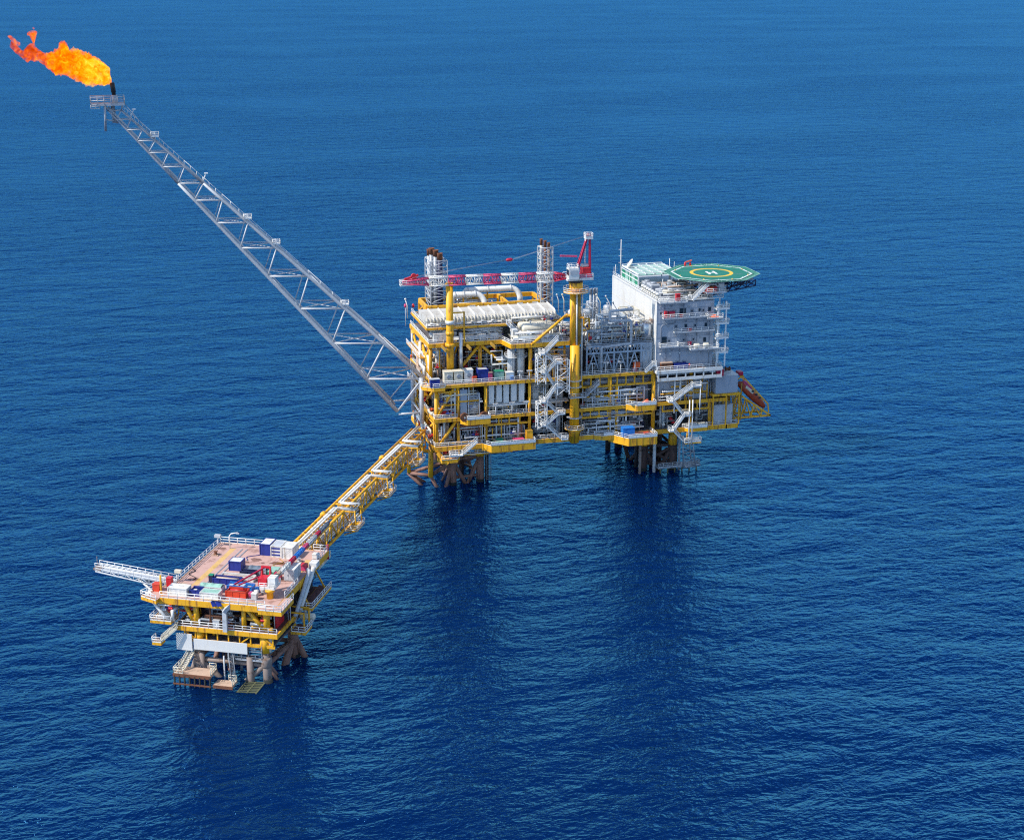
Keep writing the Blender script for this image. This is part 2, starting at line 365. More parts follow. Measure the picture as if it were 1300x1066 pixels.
# ------------------------------------------------------------------ camera, sky, sun, sea
cd = bpy.data.cameras.new('camera'); cam = bpy.data.objects.new('camera', cd); COL.objects.link(cam); sc.camera = cam
cd.sensor_width = 36; cd.lens = 36*FOC/1300; cd.shift_y = -45/1300; cd.clip_start = 1; cd.clip_end = 200000
cam.location = CAM; cam.rotation_euler = Matrix((RT, UP, -FW)).transposed().to_euler()
SUN_EL = R(47); to = Vector((-.99, -.13, 0)).normalized(); to = Vector((to.x*math.cos(SUN_EL), to.y*math.cos(SUN_EL), math.sin(SUN_EL)))
w = bpy.data.worlds.new('World'); sc.world = w; w.use_nodes = True; nt = w.node_tree
sky = nt.nodes.new('ShaderNodeTexSky'); sky.sky_type = 'NISHITA'; sky.sun_disc = False; sky.sun_elevation = SUN_EL; sky.sun_rotation = math.atan2(to.x, to.y)
sky.air_density = 1.0; sky.dust_density = .3; sky.ozone_density = 3.0; sky.altitude = 100
bg = nt.nodes['Background']; bg.inputs['Strength'].default_value = .15; nt.links.new(sky.outputs['Color'], bg.inputs['Color'])
sl = bpy.data.lights.new('sun', 'SUN'); sl.energy = 3.8; sl.angle = R(.5); sl.color = (1, .95, .87); so = bpy.data.objects.new('sun', sl); COL.objects.link(so)
so.rotation_euler = to.to_track_quat('Z', 'Y').to_euler(); so.location = (0, 0, 300)
sc.view_settings.view_transform = 'Standard'; sc.view_settings.look = 'None'; sc.view_settings.exposure = 0.46
sc.cycles.use_denoising = False; sc.cycles.pixel_filter_type = 'BLACKMAN_HARRIS'; sc.cycles.filter_width = 1.15; sc.cycles.sample_clamp_direct = 6; sc.cycles.sample_clamp_indirect = 4; sc.view_settings.gamma = 1

def sea_material():
    m = bpy.data.materials.new('sea_water'); m.use_nodes = True; nt = m.node_tree; L = nt.links.new; b = nt.nodes['Principled BSDF']; N = nt.nodes.new
    geo = N('ShaderNodeNewGeometry')
    def nz(scale, rot, stretch, detail, rough=.6, dist=0.0, ridged=False):
        mp = N('ShaderNodeMapping'); mp.inputs['Rotation'].default_value = (0, 0, rot); mp.inputs['Scale'].default_value = (stretch, 1, 0.0)
        L(geo.outputs['Position'], mp.inputs['Vector']); n = N('ShaderNodeTexNoise'); n.inputs['Scale'].default_value = scale; n.inputs['Detail'].default_value = detail
        n.inputs['Roughness'].default_value = rough; n.inputs['Distortion'].default_value = dist; L(mp.outputs['Vector'], n.inputs['Vector'])
        return n.outputs['Fac']
    def mth(op, a, bb=None, clamp=False):
        q = N('ShaderNodeMath'); q.operation = op; q.use_clamp = clamp
        for i, v in enumerate((a, bb)):
            if v is None: continue
            if isinstance(v, (int, float)): q.inputs[i].default_value = v
            else: L(v, q.inputs[i])
        return q.outputs[0]
    swell = nz(.075, R(14), .5, 3, .5, .4)
    chop = nz(.15, R(8), .55, 4, .6, .5)
    chop2 = nz(.30, R(30), .7, 3, .6, .4)
    rip = nz(.8, R(-5), .7, 4, .65, .3)
    ridge = mth('SUBTRACT', 1.0, mth('ABSOLUTE', mth('MULTIPLY', mth('SUBTRACT', chop, .5), 4.0)))
    ridge2 = mth('SUBTRACT', 1.0, mth('ABSOLUTE', mth('MULTIPLY', mth('SUBTRACT', chop2, .5), 4.0)))
    gust = nz(.006, R(15), .5, 4, .55, .6)
    g2 = mth('ADD', .58, mth('MULTIPLY', mth('MULTIPLY', mth('SUBTRACT', gust, .34), 3.1, True), .5))
    h = mth('ADD', mth('MULTIPLY', swell, 3.4), mth('ADD', mth('MULTIPLY', ridge, .62), mth('ADD', mth('MULTIPLY', ridge2, .34), mth('MULTIPLY', rip, .34))))
    h = mth('MULTIPLY', h, g2)
    bp = N('ShaderNodeBump'); bp.inputs['Strength'].default_value = 1.0; bp.inputs['Distance'].default_value = 1.0; L(h, bp.inputs['Height']); L(bp.outputs['Normal'], b.inputs['Normal'])
    cr = N('ShaderNodeValToRGB'); cr.color_ramp.elements[0].position = .3; cr.color_ramp.elements[1].position = .7
    cr.color_ramp.elements[0].color = (.0004, .0085, .050, 1); cr.color_ramp.elements[1].color = (.0005, .0135, .074, 1); L(gust, cr.inputs['Fac']); L(cr.outputs['Color'], b.inputs['Base Color'])
    b.inputs['Roughness'].default_value = .6; b.inputs['Specular IOR Level'].default_value = 0.0
    b.subsurface_method = 'BURLEY'; b.inputs['Subsurface Weight'].default_value = 1.0; b.inputs['Subsurface Radius'].default_value = (.5, .8, 1.0); b.inputs['Subsurface Scale'].default_value = 28.0
    gl = N('ShaderNodeBsdfGlossy'); gl.inputs['Color'].default_value = (.095, .43, .90, 1); gl.inputs['Roughness'].default_value = .10; L(bp.outputs['Normal'], gl.inputs['Normal'])
    fr = N('ShaderNodeFresnel'); fr.inputs['IOR'].default_value = 1.33; L(bp.outputs['Normal'], fr.inputs['Normal'])
    fac = mth('MINIMUM', mth('MULTIPLY', fr.outputs[0], 1.42), .47)
    mx = N('ShaderNodeMixShader'); L(fac, mx.inputs['Fac']); L(b.outputs[0], mx.inputs[1]); L(gl.outputs[0], mx.inputs[2]); L(mx.outputs[0], nt.nodes['Material Output'].inputs['Surface'])
    return m
MATS['sea'] = sea_material()
s_ = MB(); s_.face([(-60000, -2000, 0), (60000, -2000, 0), (60000, 90000, 0), (-60000, 90000, 0)]); o = s_.build('sea', 'sea'); tag(o, kind='structure')

# ------------------------------------------------------------------ MAIN PLATFORM: jacket, decks, columns
L1, L2, L3, L4 = 13.4, 21.4, 30.8, 41.0
DK = 31.5                                             # depth of the decks away from the camera
plat = thing('production_platform', 'large yellow offshore production platform of stacked decks on brown jacket legs', 'oil platform', (45, 16, 0))
def B(name, m, p, q, w=.6, h=None): return MB().bar(p, q, w, h).build(name, m, plat)
def Tb(name, m, p, q, r, n=10): return MB().tube(p, q, r, n).build(name, m, plat)
LEGS = [(6.2, 6.5), (14.4, 7.5), (62.0, 4.5), (70.6, 3.5), (6.2, 28), (14.4, 28), (62.6, 28), (70.8, 28)]
for x, y in LEGS:
    lg = MB().tube((x, y, -6), (x, y, 11.9), 1.12, 16).build('jacket_leg', 'shaded_brown' if x > 50 else 'brown', plat)  # right-hand legs get the darker brown as painted shade
    MB().tube((x, y, 7.6 if y < 20 else 8.5), (x, y, 11.95), 1.26, 16).build('leg_cap', 'yellow', lg)
    MB().tube((x, y, -5), (x, y, .9), 1.15, 16).build('splash_band', 'growth', lg)
def brace(p, q, r=.56, m='brown', growth=True):
    if p[0] > 50: m = 'shaded_brown'; r *= 1.1  # right-hand braces carry the same painted shade as their legs
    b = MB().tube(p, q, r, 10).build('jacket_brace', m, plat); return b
for a, b_ in (((6.2, 6.5), (14.4, 7.5)), ((62, 4.5), (70.6, 3.5)), ((6.2, 28), (14.4, 28)), ((62.6, 28), (70.8, 28))):
    mx, my = (a[0]+b_[0])/2, (a[1]+b_[1])/2
    brace((*a, 7.2), (mx, my, -.8)); brace((*b_, 7.2), (mx, my, -.8)); brace((*a, 7.4), (*b_, 7.4), .4)
for a, b_ in (((6.2, 6.5), (6.2, 28)), ((14.4, 7.5), (14.4, 28)), ((62, 4.5), (62.6, 28)), ((70.6, 3.5), (70.8, 28))):
    my = (a[1]+b_[1])/2
    brace((*a, 7.2), (a[0], my, -1)); brace((*b_, 7.2), (a[0], my, -1)); brace((*a, 7.4), (*b_, 7.4), .4)
for a, b_ in (((6.2, 6.5, 7), (3.6, 12, -2)), ((14.4, 7.5, 6.8), (12.2, 14, -2)), ((6.2, 6.5, 2), (14.4, 7.5, 2)), ((6.2, 8, 7), (14.4, 18, 1)), ((14.4, 9, 7), (6.2, 18, 1)), ((62, 4.5, 2.2), (70.6, 3.5, 7)), ((70.6, 3.5, 2.2), (62, 4.5, 7)), ((62, 4.5, 2.0), (70.6, 3.5, 2.0)), ((62.6, 28, 2), (70.8, 28, 7)), ((70.6, 3.5, 7), (62.6, 28, 7))): brace(a, b_, .4)
# vertical caissons and conductors between the right-hand legs
for x, y, r, m in ((60.2, 2.0, .4, 'brown_grey'), (64.6, 2.2, .48, 'light_grey'), (72.2, 2.2, .35, 'steel'), (66.4, 9, .8, 'dark'), (64.2, 12, .8, 'dark'), (68.4, 8, .6, 'shaded_brown'), (61.2, 8, .55, 'dark'), (70.2, 14, .8, 'dark'), (67, 20, .9, 'dark'), (72.6, 6, .5, 'shaded_brown'), (58.6, 26, .8, 'dark'), (10.2, 12, .5, 'shaded_brown'), (12, 20, .8, 'dark'), (16.6, 8.5, .55, 'growth')):
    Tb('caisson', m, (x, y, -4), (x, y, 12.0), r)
mb = MB()
for k in range(20): mb.tube((15.9, 6.4, .8+k*.55), (17.3, 6.4, .8+k*.55), .06, 4)
mb.tube((15.9, 6.4, 0), (15.9, 6.4, 12), .1, 5); mb.tube((17.3, 6.4, 0), (17.3, 6.4, 12), .1, 5); mb.build('caisson_ladder', 'steel', plat)

# outlines of the decks (x, y), front edge first
left_x, right_x = 0.0, 85.5
def deck(poly, z, t=.3, m='grating', beam=1.1, rails=(), edge=True, bm='yellow', joist=True):
    o = MB().prism(poly, z-t, z).build('deck_plate', m, plat); n = len(poly)
    if edge:
        for k in range(n):
            a, b_ = Vector((*poly[k], 0)), Vector((*poly[(k+1) % n], 0)); d = (b_-a).normalized(); nrm = Vector((d.y, -d.x, 0))*.16
            MB().bar(a+nrm+Vector((0, 0, z-beam/2+.05))-d*.16, b_+nrm+Vector((0, 0, z-beam/2+.05))+d*.15, .3, beam).build('edge_beam', bm, o)
    if joist:
        xs = [p[0] for p in poly]; ys = [p[1] for p in poly]; mb = MB(); k = min(xs)+3.4
        while k < max(xs)-2: mb.box(k-.2, k+.2, min(ys)+.4, max(ys)-.4, z-t-.75, z-t-.003); k += 6.9
        if mb.v: mb.build('joists', 'ochre', o)
    for r_ in rails: MB().rail([(*p, z) for p in r_]).build('handrail', 'rail_white', o)
    return o
deck([(0, 0), (85.5, 0), (88.8, 0), (88.8, DK), (0, DK)], L1, beam=1.3, rails=([(0, DK), (0, 0), (13, 0)], [(28, -.1), (38, -.1)], [(41.6, -.1), (50, -.1)], [(72, -.1), (88.8, -.1), (88.8, DK)]))
deck([(0, 0), (85.5, 0), (85.5, DK), (0, DK)], L2, beam=1.0, rails=([(0, DK), (0, 0), (6.2, 0)], [(15, -.1), (27, -.1)], [(41.6, -.1), (55, -.1)]))
deck([(0, 0), (63, 0), (63, DK), (0, DK)], L3, beam=.9, rails=([(0, DK), (0, 0), (30, 0)], [(41.8, -.1), (62.6, -.1)]))
deck([(63.2, -2.2), (82.6, -2.2), (82.6, DK), (63.2, DK)], L3+.4, m='deck_red', beam=.8, bm='white', rails=([(63.4, -2.2), (82.6, -2.2), (82.6, 12)],), joist=False)
deck([(0, 6.3), (20.4, 6.3), (21.6, 0), (41, 0), (41, DK), (0, DK)], L4, beam=1.15, rails=([(0, DK), (0, 6.3), (4, 6.3)], [(6.5, 6.3), (20.4, 6.3), (21.6, 0), (38, 0)]))
deck([(-.01, 8.6), (23, 8.6), (23, DK-2), (0, DK-2)], 44.9, beam=.6, rails=([(0, DK-2), (0, 8.6), (23, 8.6)],), joist=False)
deck([(23.2, 11), (39, 11), (39, DK-2), (23.2, DK-2)], 44.9, beam=.6, joist=False)
# lower chords and posts of the deck trusses seen on the front
def truss_band(x0, x1, y, ztop, zbot, n, w=.38, brown=False):
    B('lower_chord', 'yellow', (x0, y, zbot), (x1, y, zbot), .42, .5)
    for k in range(n+1):
        x = x0+(x1-x0)*k/n; B('truss_post', 'yellow', (x, y, zbot-.2), (x, y, ztop), w)
truss_band(15, 27, .35, L2-.9, 18.5, 4); truss_band(42, 49.6, .35, L2-.9, 18.5, 3); truss_band(52.5, 63, .35, L2-.9, 18.4, 4)
truss_band(42, 62.6, .35, L3-.8, 27.3, 8); truss_band(66, 80, .35, L2-.9, 18.6, 4)
# columns: front, middle and back rows
for x, z0, z1, r in ((.5, 11.9, L3-.9, .5), (6.6, 11.9, L3-.9, .42), (14.4, 11.9, L3-.9, .48), (26.9, 11.9, L3-.9, .42), (50.3, 11.9, L3-.8, .5), (52.3, 11.9, 27.2, .4), (63.3, 11.9, L3-.5, .55), (74.5, 11.9, L3-.5, .5), (80.5, 12, L2-.9, .45)):
    Tb('column', 'yellow', (x, .62, z0), (x, .62, z1), r, 12)
for x in (.5, 14.4, 27, 40, 50.4, 63.3, 75, 85):
    for y in (16, 31):
        Tb('column', 'yellow', (x, y, 11.9), (x, y, L3-.9), .55, 10)
for x, y, r in ((.4, 6.8, .5), (14.4, 6.8, .5), (27, .5, .45), (37.5, 2.6, .35), (.4, 18.5, .5), (.4, 31, .5), (14.4, 19, .45), (27, 19, .45), (40, 19, .5), (14.4, 31, .5), (27, 31, .5), (40, 31, .5), (10, 13, .3), (20.8, 13, .3)):
    Tb('column', 'yellow', (x, y, L3), (x, y, L4-1.0), r, 12)
for p, q, r in (((14.4, 6.8, 40), (6.2, 5.4, 31.2), .42), ((14.4, 6.8, 40), (22.5, 5.4, 32.5), .42),
                ((5.3, .4, 29.6), (.8, .4, 22.0), .42), ((6.0, .4, 20.4), (1.0, .4, 13.6), .42), ((42.5, 3, 29), (47.5, 3, 22), .6),
                ((.3, 7, 40), (.3, 18, 31.2), .32), ((.3, 18.5, 40), (.3, 29.5, 31.2), .32), ((.3, 30.5, 40), (.3, 19.3, 31.2), .32), ((.3, 18, 40), (.3, 7.4, 31.2), .32),
                ((.3, 1, 29.6), (.3, 15.5, 22), .4), ((.3, 30.5, 29.6), (.3, 16.5, 22), .4), ((.3, 1, 20.2), (.3, 15.5, 13.6), .4), ((.3, 30.5, 20.2), (.3, 16.5, 13.6), .4)):
    Tb('diagonal_brace', 'yellow', p, q, r)
for x in (10, 20.8):
    Tb('diagonal_brace', 'yellow', (x, 13, 40), (x+(-3 if x < 15 else 3), 13, 31.2), .3)
# tall boom-rest post
Tb('boom_rest_post', 'yellow', (5.6, 5.3, L3), (5.6, 5.3, 58.0), 1.0, 16)
for z, r in ((40.2, 1.35), (43.5, 1.15), (46.6, 1.3)): MB().lathe((5.6, 5.3, z), (5.6, 5.3, z+1), [(0, r), (1.0, r)], 16).build('post_collar', 'yellow' if z < 46 else 'white', plat)
mb = MB(); mb.bar((6.6, 5.3, 49.6), (9.6, 5.3, 49.6), .35); mb.bar((9.6, 5.3, 49.8), (9.6, 5.3, 41), .4); mb.bar((6.6, 5.3, 46), (9.6, 5.3, 46), .25); mb.build('post_bracket', 'yellow', plat)
MB().tube((8.6, 5.2, 31), (8.6, 5.2, 44), .55, 12).build('riser_pipe', 'silver', plat)
# back and inner walls, the dark ones painted with the recess shade
def wall(m, x0, x1, y0, y1, z0, z1): return ob_box('bulkhead', m, plat, x0, x1, y0, y1, z0, z1)
wall('shaded_recess_wall', 9.5, 26.5, 14.5, 14.8, L3+.05, L4-1.1); wall('dark', 27.5, 39.4, 15.2, 15.5, L3+.05, L4-1.1)
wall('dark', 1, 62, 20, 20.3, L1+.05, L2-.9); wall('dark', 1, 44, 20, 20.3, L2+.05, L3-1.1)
wall('ochre_ribbed', 44.4, 50.9, 3.4, 3.7, L2+.05, 27.2); wall('ochre', 44.4, 44.7, 3.75, 19.9, L2+.05, 29.6)
wall('wall_grey_ribbed', 51, 63, 4.2, 4.5, L2+.05, 27.1); wall('wall_grey_ribbed', 52.8, 62.5, 6.4, 6.7, L1+.05, L2-.9)
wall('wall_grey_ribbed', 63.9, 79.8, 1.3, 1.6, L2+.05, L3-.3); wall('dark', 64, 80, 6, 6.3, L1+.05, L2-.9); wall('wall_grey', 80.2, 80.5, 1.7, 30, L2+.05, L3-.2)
wall('wall_white', 14.9, 26.4, 3.2, 3.5, 26.2, 29.8)
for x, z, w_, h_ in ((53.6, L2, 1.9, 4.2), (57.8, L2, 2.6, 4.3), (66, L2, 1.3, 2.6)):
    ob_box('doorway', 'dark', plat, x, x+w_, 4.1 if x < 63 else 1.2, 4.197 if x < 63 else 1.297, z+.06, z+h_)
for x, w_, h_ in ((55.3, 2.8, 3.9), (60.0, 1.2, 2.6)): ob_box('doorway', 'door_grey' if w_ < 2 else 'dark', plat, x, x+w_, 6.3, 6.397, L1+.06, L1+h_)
# white sheet ducts below the left part of the third deck
for k, x in enumerate((15.4, 17.6, 19.6, 21.8, 24.0)):
    ob_box('vent_duct', 'white', plat, x, x+1.5, 1.0, 2.4, 24.3+.4*(k % 2), 30.3)
# yellow roof frame on top of the left module
fr = [((2.5, 20, 48), (36.4, 20, 48)), ((2.5, 31, 48), (36.4, 31, 48)), ((2.5, 20.3, 48), (2.5, 30.7, 48)), ((36.4, 20.3, 48), (36.4, 30.7, 48)), ((25.8, 20.4, 48), (25.8, 30.6, 48))]
for p, q in fr: B('roof_girder', 'yellow', p, q, .7, 1.2)
for x in (2.5, 14, 25.8, 36.4):
    for y in (20, 31): B('roof_post', 'yellow', (x, y, 45), (x, y, 47.4), .6)
for p, q in (((2.5, 20.5, 45.2), (2.5, 25.5, 47.3)), ((2.5, 30.5, 45.2), (2.5, 25.5, 47.3))): B('roof_brace', 'yellow', p, q, .4)
for x in (8, 14.6, 21, 28.5, 33): ob_box('girder_tag', 'mark_white', plat, x, x+1.7, 19.60, 19.645, 47.85, 48.2)
# cantilevered bays on the front
def bay(x0, x1, y0, z, t, m='yellow', sl=2.2, rails=True, dm='deck_red', xr=None):
    xr = x1 if xr is None else xr
    poly = [(x0+sl, y0), (x1, y0), (xr, -.34), (x0, -.34)]; o = MB().prism(poly, z-t, z).build('laydown_bay', m, plat)
    MB().prism([(x0+sl+.2, y0+.2), (x1-.2, y0+.2), (xr-.2, -.5), (x0+.3, -.5)], z+.004, z+.05).build('bay_floor', dm, o)
    mb = MB(); mb.rail([(x0, -.34, z), (x0+sl, y0, z), (x1, y0, z), (x1, -.34, z)])
    a, b_ = Vector((x0+sl, y0-.03, z)), Vector((x1, y0-.03, z)); mb.bar(a+Vector((0, 0, .55)), b_+Vector((0, 0, .55)), .04, .75); mb.build('handrail', 'rail_white', o); return o
bay(13.2, 27.6, -3.3, L1+.2, 1.9, sl=1.8); bay(49.8, 62.2, -6.2, L1, 2.2, sl=4.0); bay(54.8, 63, -2.8, L2+.3, 1.6, sl=2.6, dm='grating'); bay(72.5, 79, -1.8, L1+.1, 1.0, sl=.6)
bay(7, 15, -2.4, L2-.2, 1.5, sl=1.5, dm='cream')
bay(45.6, 51, -1.6, L1-.1, 1.3, sl=2.4, dm='grating')
# ribs of the big right-hand bay
for k in range(5): ob_box('bay_rib', 'ochre', plat, 54.0+k*1.9, 54.16+k*1.9, -6.26, -6.203, L1-2.2, L1-.1)
# stepped yellow foot at the lower left corner
o = MB().prism([(1.2, -2.6), (5.6, -2.6), (6.6, -.4), (.4, -.4)], 9.4, 10.4).build('corner_platform', 'yellow', plat)
MB().rail([(1.2, -2.6, 10.4), (5.6, -2.6, 10.4), (6.6, -.4, 10.4)]).build('handrail', 'rail_white', o)
for x in (.6, 6.4): B('hanger', 'yellow', (x, -.6, 9.6), (x, -.6, 12), .45)
B('hanger', 'yellow', (0.4, -.6, 12), (3.0, -2.4, 9.2), .6, 1.0)
o = ob_box('lower_walkway', 'yellow', plat, 8, 22, .4, 2.0, 10.2, 10.5); MB().rail([(8, .45, 10.5), (22, .45, 10.5)]).build('handrail', 'rail_white', o)
for x in (9, 15, 21): B('hanger', 'yellow', (x, 1.6, 10.5), (x, 1.6, 12), .3)
# left end walkways
for z, y0, y1 in ((26.2, 8, 30), (35.8, 12, 31)):
    o = ob_box('end_walkway', 'yellow', plat, -1.5, -.2, y0, y1, z-.25, z); MB().rail([(-1.45, y0, z), (-1.45, y1, z)]).build('handrail', 'rail_white', o)
o = MB().prism([(-3.2, 1.0), (-.6, -1.4), (2.6, -1.4), (2.6, -.4), (-.4, 3.0), (-3.2, 3.4)], L3-1.2, L3-.2).build('corner_platform', 'yellow', plat)
MB().rail([(-3.2, 3.4, L3-.2), (-3.2, 1, L3-.2), (-.6, -1.4, L3-.2), (2.6, -1.4, L3-.2)]).build('handrail', 'rail_white', o)
# bridge landing frame standing on brown tubes at the left
A0, B0 = (-5.8, 10, 3.4), (-.3, 6, 3.4)
for p, q in ((A0, B0), (A0, (6.2, 8, 6.4)), (B0, (6.2, 6.5, 6.4)), (A0, (1.5, 12, -2)), (B0, (2.5, 5.5, -2)), (A0, (-1.0, 8, -1.5)), (B0, (6.2, 6.5, 7.0)), ((6.2, 6.5, 6.8), (3.6, 5.2, -1.5))): brace(p, q, .5)
Tb('landing_post', 'yellow', (-5.6, 9.6, 3.6), (-5.6, 9.6, 11), .55); Tb('landing_post', 'yellow', (-.3, 5.6, 3.2), (-.1, 5.0, 13.5), .72); Tb('landing_post', 'yellow', (-.1, 5.4, 11), (6, 7, 8.6), .5); Tb('landing_post', 'yellow', (-5.6, 9.6, 10.6), (-.2, 5.6, 10.6), .5)

# ------------------------------------------------------------------ pedestal crane
cr = thing('pedestal_crane', 'tall yellow pedestal crane with red A-frame and long red and white lattice boom', 'crane', (39.6, -.4, 12))
cx, cy = 39.6, -.6
MB().tube((cx, cy, 11.9), (cx-.1, cy, 40), 1.32, 20).build('pedestal', 'yellow', cr)
MB().tube((cx-.75, cy, 40), (cx-.85, cy, 55.2), .82, 16).build('pedestal_tube', 'yellow', cr); MB().tube((cx+.95, cy+.3, 40), (cx+.85, cy+.3, 55.2), .7, 16).build('pedestal_tube', 'ochre', cr)  # ochre right tube: the column's shaded side put into its colour
MB().tube((cx+1.9, cy, 30), (cx+1.9, cy, 54), .22, 8).build('service_pipe', 'white', cr); MB().tube((cx+.1, cy-1.0, 40.1), (cx+.05, cy-1.0, 55), .22, 8).build('service_pipe', 'white', cr)
MB().lathe((cx, cy, 55.2), (cx, cy, 57.8), [(0, 1.7), (.6, 1.9), (2.4, 1.9), (2.45, 1.5)], 20).build('pedestal_head', 'yellow', cr)
for z, r, a0, a1, m in ((56.2-1.2, 3.5, 0, 2*math.pi, 'yellow'), (47.9, 3.0, -.3*math.pi, 1.0*math.pi, 'yellow'), (16.2, 2.9, 0, 2*math.pi, 'yellow'), (19.4, 2.2, 0, 2*math.pi, 'light_grey')):
    mb = MB(); mb.annulus((cx, cy), 1.36, r, z-.2, z, 24, a0, a1); o = mb.build('ring_platform', m, cr)
    if z != 19.4:
        n = 12 if a1-a0 > 6 else 8; pts = [(cx+r*math.cos(a0+(a1-a0)*k/n), cy+r*math.sin(a0+(a1-a0)*k/n), z) for k in range(n+(0 if a1-a0 > 6 else 1))]
        MB().rail(pts, 1.2, 3, .07, a1-a0 > 6).build('handrail', 'rail_white', o)
MB().lathe((cx, cy, 13.2), (cx, cy, 16), [(0, 1.35), (1.6, 1.5), (2.7, 2.3)], 20).build('platform_cone', 'yellow', cr)
for z in (28.2, 30): MB().annulus((cx, cy), 1.33, 2.0, z-.15, z, 20).build('flange', 'white', cr)
MB().tube((36.9, -.5, 48.4), (27.1, -.2, 40.6), .38, 12).build('stay_brace', 'yellow', cr)
MB().tube((36.9, -.5, 48.6), (39, -.6, 47.7), .34, 12).build('stay_brace', 'yellow', cr)
zz = 58.0
MB().lathe((cx-.1, cy, 57.6), (cx-.1, cy, 58.3), [(0, 2.0), (.6, 2.0)], 20).build('slew_ring', 'dark', cr)
MB().box(36.6, 44.0, -2.6, 1.8, 58.3, 58.8).build('machinery_deck', 'white', cr)
cab = MB().box(36.9, 39.7, -3.1, -.6, 58.83, 61.7).build('operator_cab', 'white', cr)
MB().box(36.82, 36.897, -2.9, -.9, 59.9, 61.4).build('windscreen', 'glass', cab); MB().box(37.2, 39.3, -3.18, -3.103, 60.1, 61.3).build('side_window', 'light_grey', cab)
MB().rail([(36.6, 1.8, 58.8), (44, 1.8, 58.8), (44, -2.6, 58.8), (39.9, -2.6, 58.8)]).build('handrail', 'rail_white', cr)
MB().rail([(37.0, -3, 61.7), (39.6, -3, 61.7), (39.6, -.7, 61.7), (37, -.7, 61.7)], 1.1, 1.3, .06, True).build('cab_roof_rail', 'rail_white', cab)
MB().box(40.2, 43.6, -2.2, 1.4, 58.83, 59.6).build('winch_house', 'pink_red', cr); MB().box(41.2, 43.4, -1.7, 1.0, 59.63, 61.5).build('winch_house', 'red', cr)
for k in (0, 1): MB().tube((41.4, -.5+k*.9, 61.95), (43.2, -.5+k*.9, 61.95), .42, 12).build('winch_drum', 'light_grey', cr)
hd = Vector((43.1, -.4, 69.4))
for y in (-1.0, .2):
    MB().bar((39.5, y, 60), (hd.x-.5, hd.y+(y+.4)*.4, hd.z), .46, .46).build('frame_leg', 'crane_red', cr); MB().bar((43.6, y, 59), (hd.x+.35, hd.y+(y+.4)*.4, hd.z), .38, .38).build('frame_leg', 'crane_red', cr)
mb = MB()
for z in (62, 64, 66): mb.bar((43.45, -.9, z), (43.45, .2, z), .2)
mb.build('frame_crossbar', 'crane_red', cr)
mb = MB()
for k in range(14): mb.tube((42.2, -.75, 63+k*.45), (42.2, -.05, 63+k*.45), .05, 4)
mb.tube((42.2, -.75, 62.5), (42.2, -.75, 69.2), .07, 4); mb.tube((42.2, -.05, 62.5), (42.2, -.05, 69.2), .07, 4); mb.build('frame_ladder', 'rail_white', cr)
MB().box(hd.x-1.0, hd.x+1.0, -1.4, .6, 69.3, 70.0).build('head_block', 'white', cr)
MB().rail([(hd.x-1, -1.4, 70), (hd.x+1, -1.4, 70), (hd.x+1, .6, 70), (hd.x-1, .6, 70)], .9, 1, .07, True).build('head_rail', 'rail_white', cr)
for k in (-.7, 0, .7): MB().lathe((hd.x, -.4+k-.1, 70.2), (hd.x, -.4+k+.1, 70.2), [(0, .55), (.2, .55)], 12).build('sheave', 'crane_red', cr)
MB().bar((39.9, -.4, 64.6), (35.2, -.1, 64.9), .45, .45).build('pendant_strut', 'pink_red', cr)
# boom
br0, br1 = Vector((36.8, -.2, 59.2)), Vector((-6.9, 7.2, 58.4)); bd = (br1-br0).normalized(); bs = Vector((-bd.y, bd.x, 0)).normalized(); BL = (br1-br0).length
cuts = [0, 3.2, 8.0, 12.8, 17.6, 22.4, 27.2, 31.9, 37.2, BL]; colr = ['crane_red', 'white', 'pink_red', 'white', 'pink_red', 'white', 'pink_red', 'white', 'pink_red']
for k in range(9):
    a, b_ = br0+bd*(cuts[k]+.01), br0+bd*(cuts[k+1]-.01); h0, h1 = (1.1, 1.1)
    if k == 0: h0 = .4
    if k == 8: h0, h1 = .9, .35
    ww = 1.0; mb = MB(); n = 4; ch = []
    for sy in (-1, 1):
        for sz in (-1, 1):
            pts = [a.lerp(b_, i/n)+bs*(sy*ww)+Vector((0, 0, sz*(h0+(h1-h0)*i/n))) for i in range(n+1)]; mb.tube(pts[0], pts[-1], .2, 6); ch.append(pts)
    mb.lattice(ch[0], ch[1], .10, 4, 'z'); mb.lattice(ch[2], ch[3], .10, 4, 'z'); mb.lattice(ch[1], ch[3], .09, 4, 'z'); mb.lattice(ch[0], ch[2], .09, 4, 'z')
    seg = mb.build('boom_segment', colr[k], cr)
    if 0 < k < 8:
        q = MB(); 
        for sy in (-1, 1): q.bar(a+bs*(sy*1.02)+Vector((0, 0, -1.12)), b_+bs*(sy*1.02)+Vector((0, 0, -1.12)), .12, .3)
        q.build('chord_strip', 'orange' if colr[k] != 'white' else 'cream', seg)
tip = br0+bd*(BL-1.5)
MB().box(tip.x-2.2, tip.x+1.2, tip.y-1.0, tip.y+1.0, 57.5, 57.7).build('tip_platform', 'white', cr)
MB().rail([(tip.x-2.2, tip.y-1, 57.7), (tip.x+4, tip.y-1, 57.7), (tip.x+4, tip.y+1, 57.7), (tip.x-2.2, tip.y+1, 57.7)], 1.3, 1.6, .08, True).build('tip_rail', 'rail_white', cr)
MB().lathe((tip.x+1.6, tip.y-.3, 59.9), (tip.x+1.6, tip.y+.3, 59.9), [(0, .8), (.6, .8)], 14).build('tip_sheave', 'red', cr)
MB().bar((tip.x-1, tip.y, 59.2), (tip.x+2.8, tip.y, 60.2), .7, .5).build('tip_arm', 'red', cr)
spr = Vector((fx(647, 330, 1.6), 1.6, fz(647, 330, 1.6)))
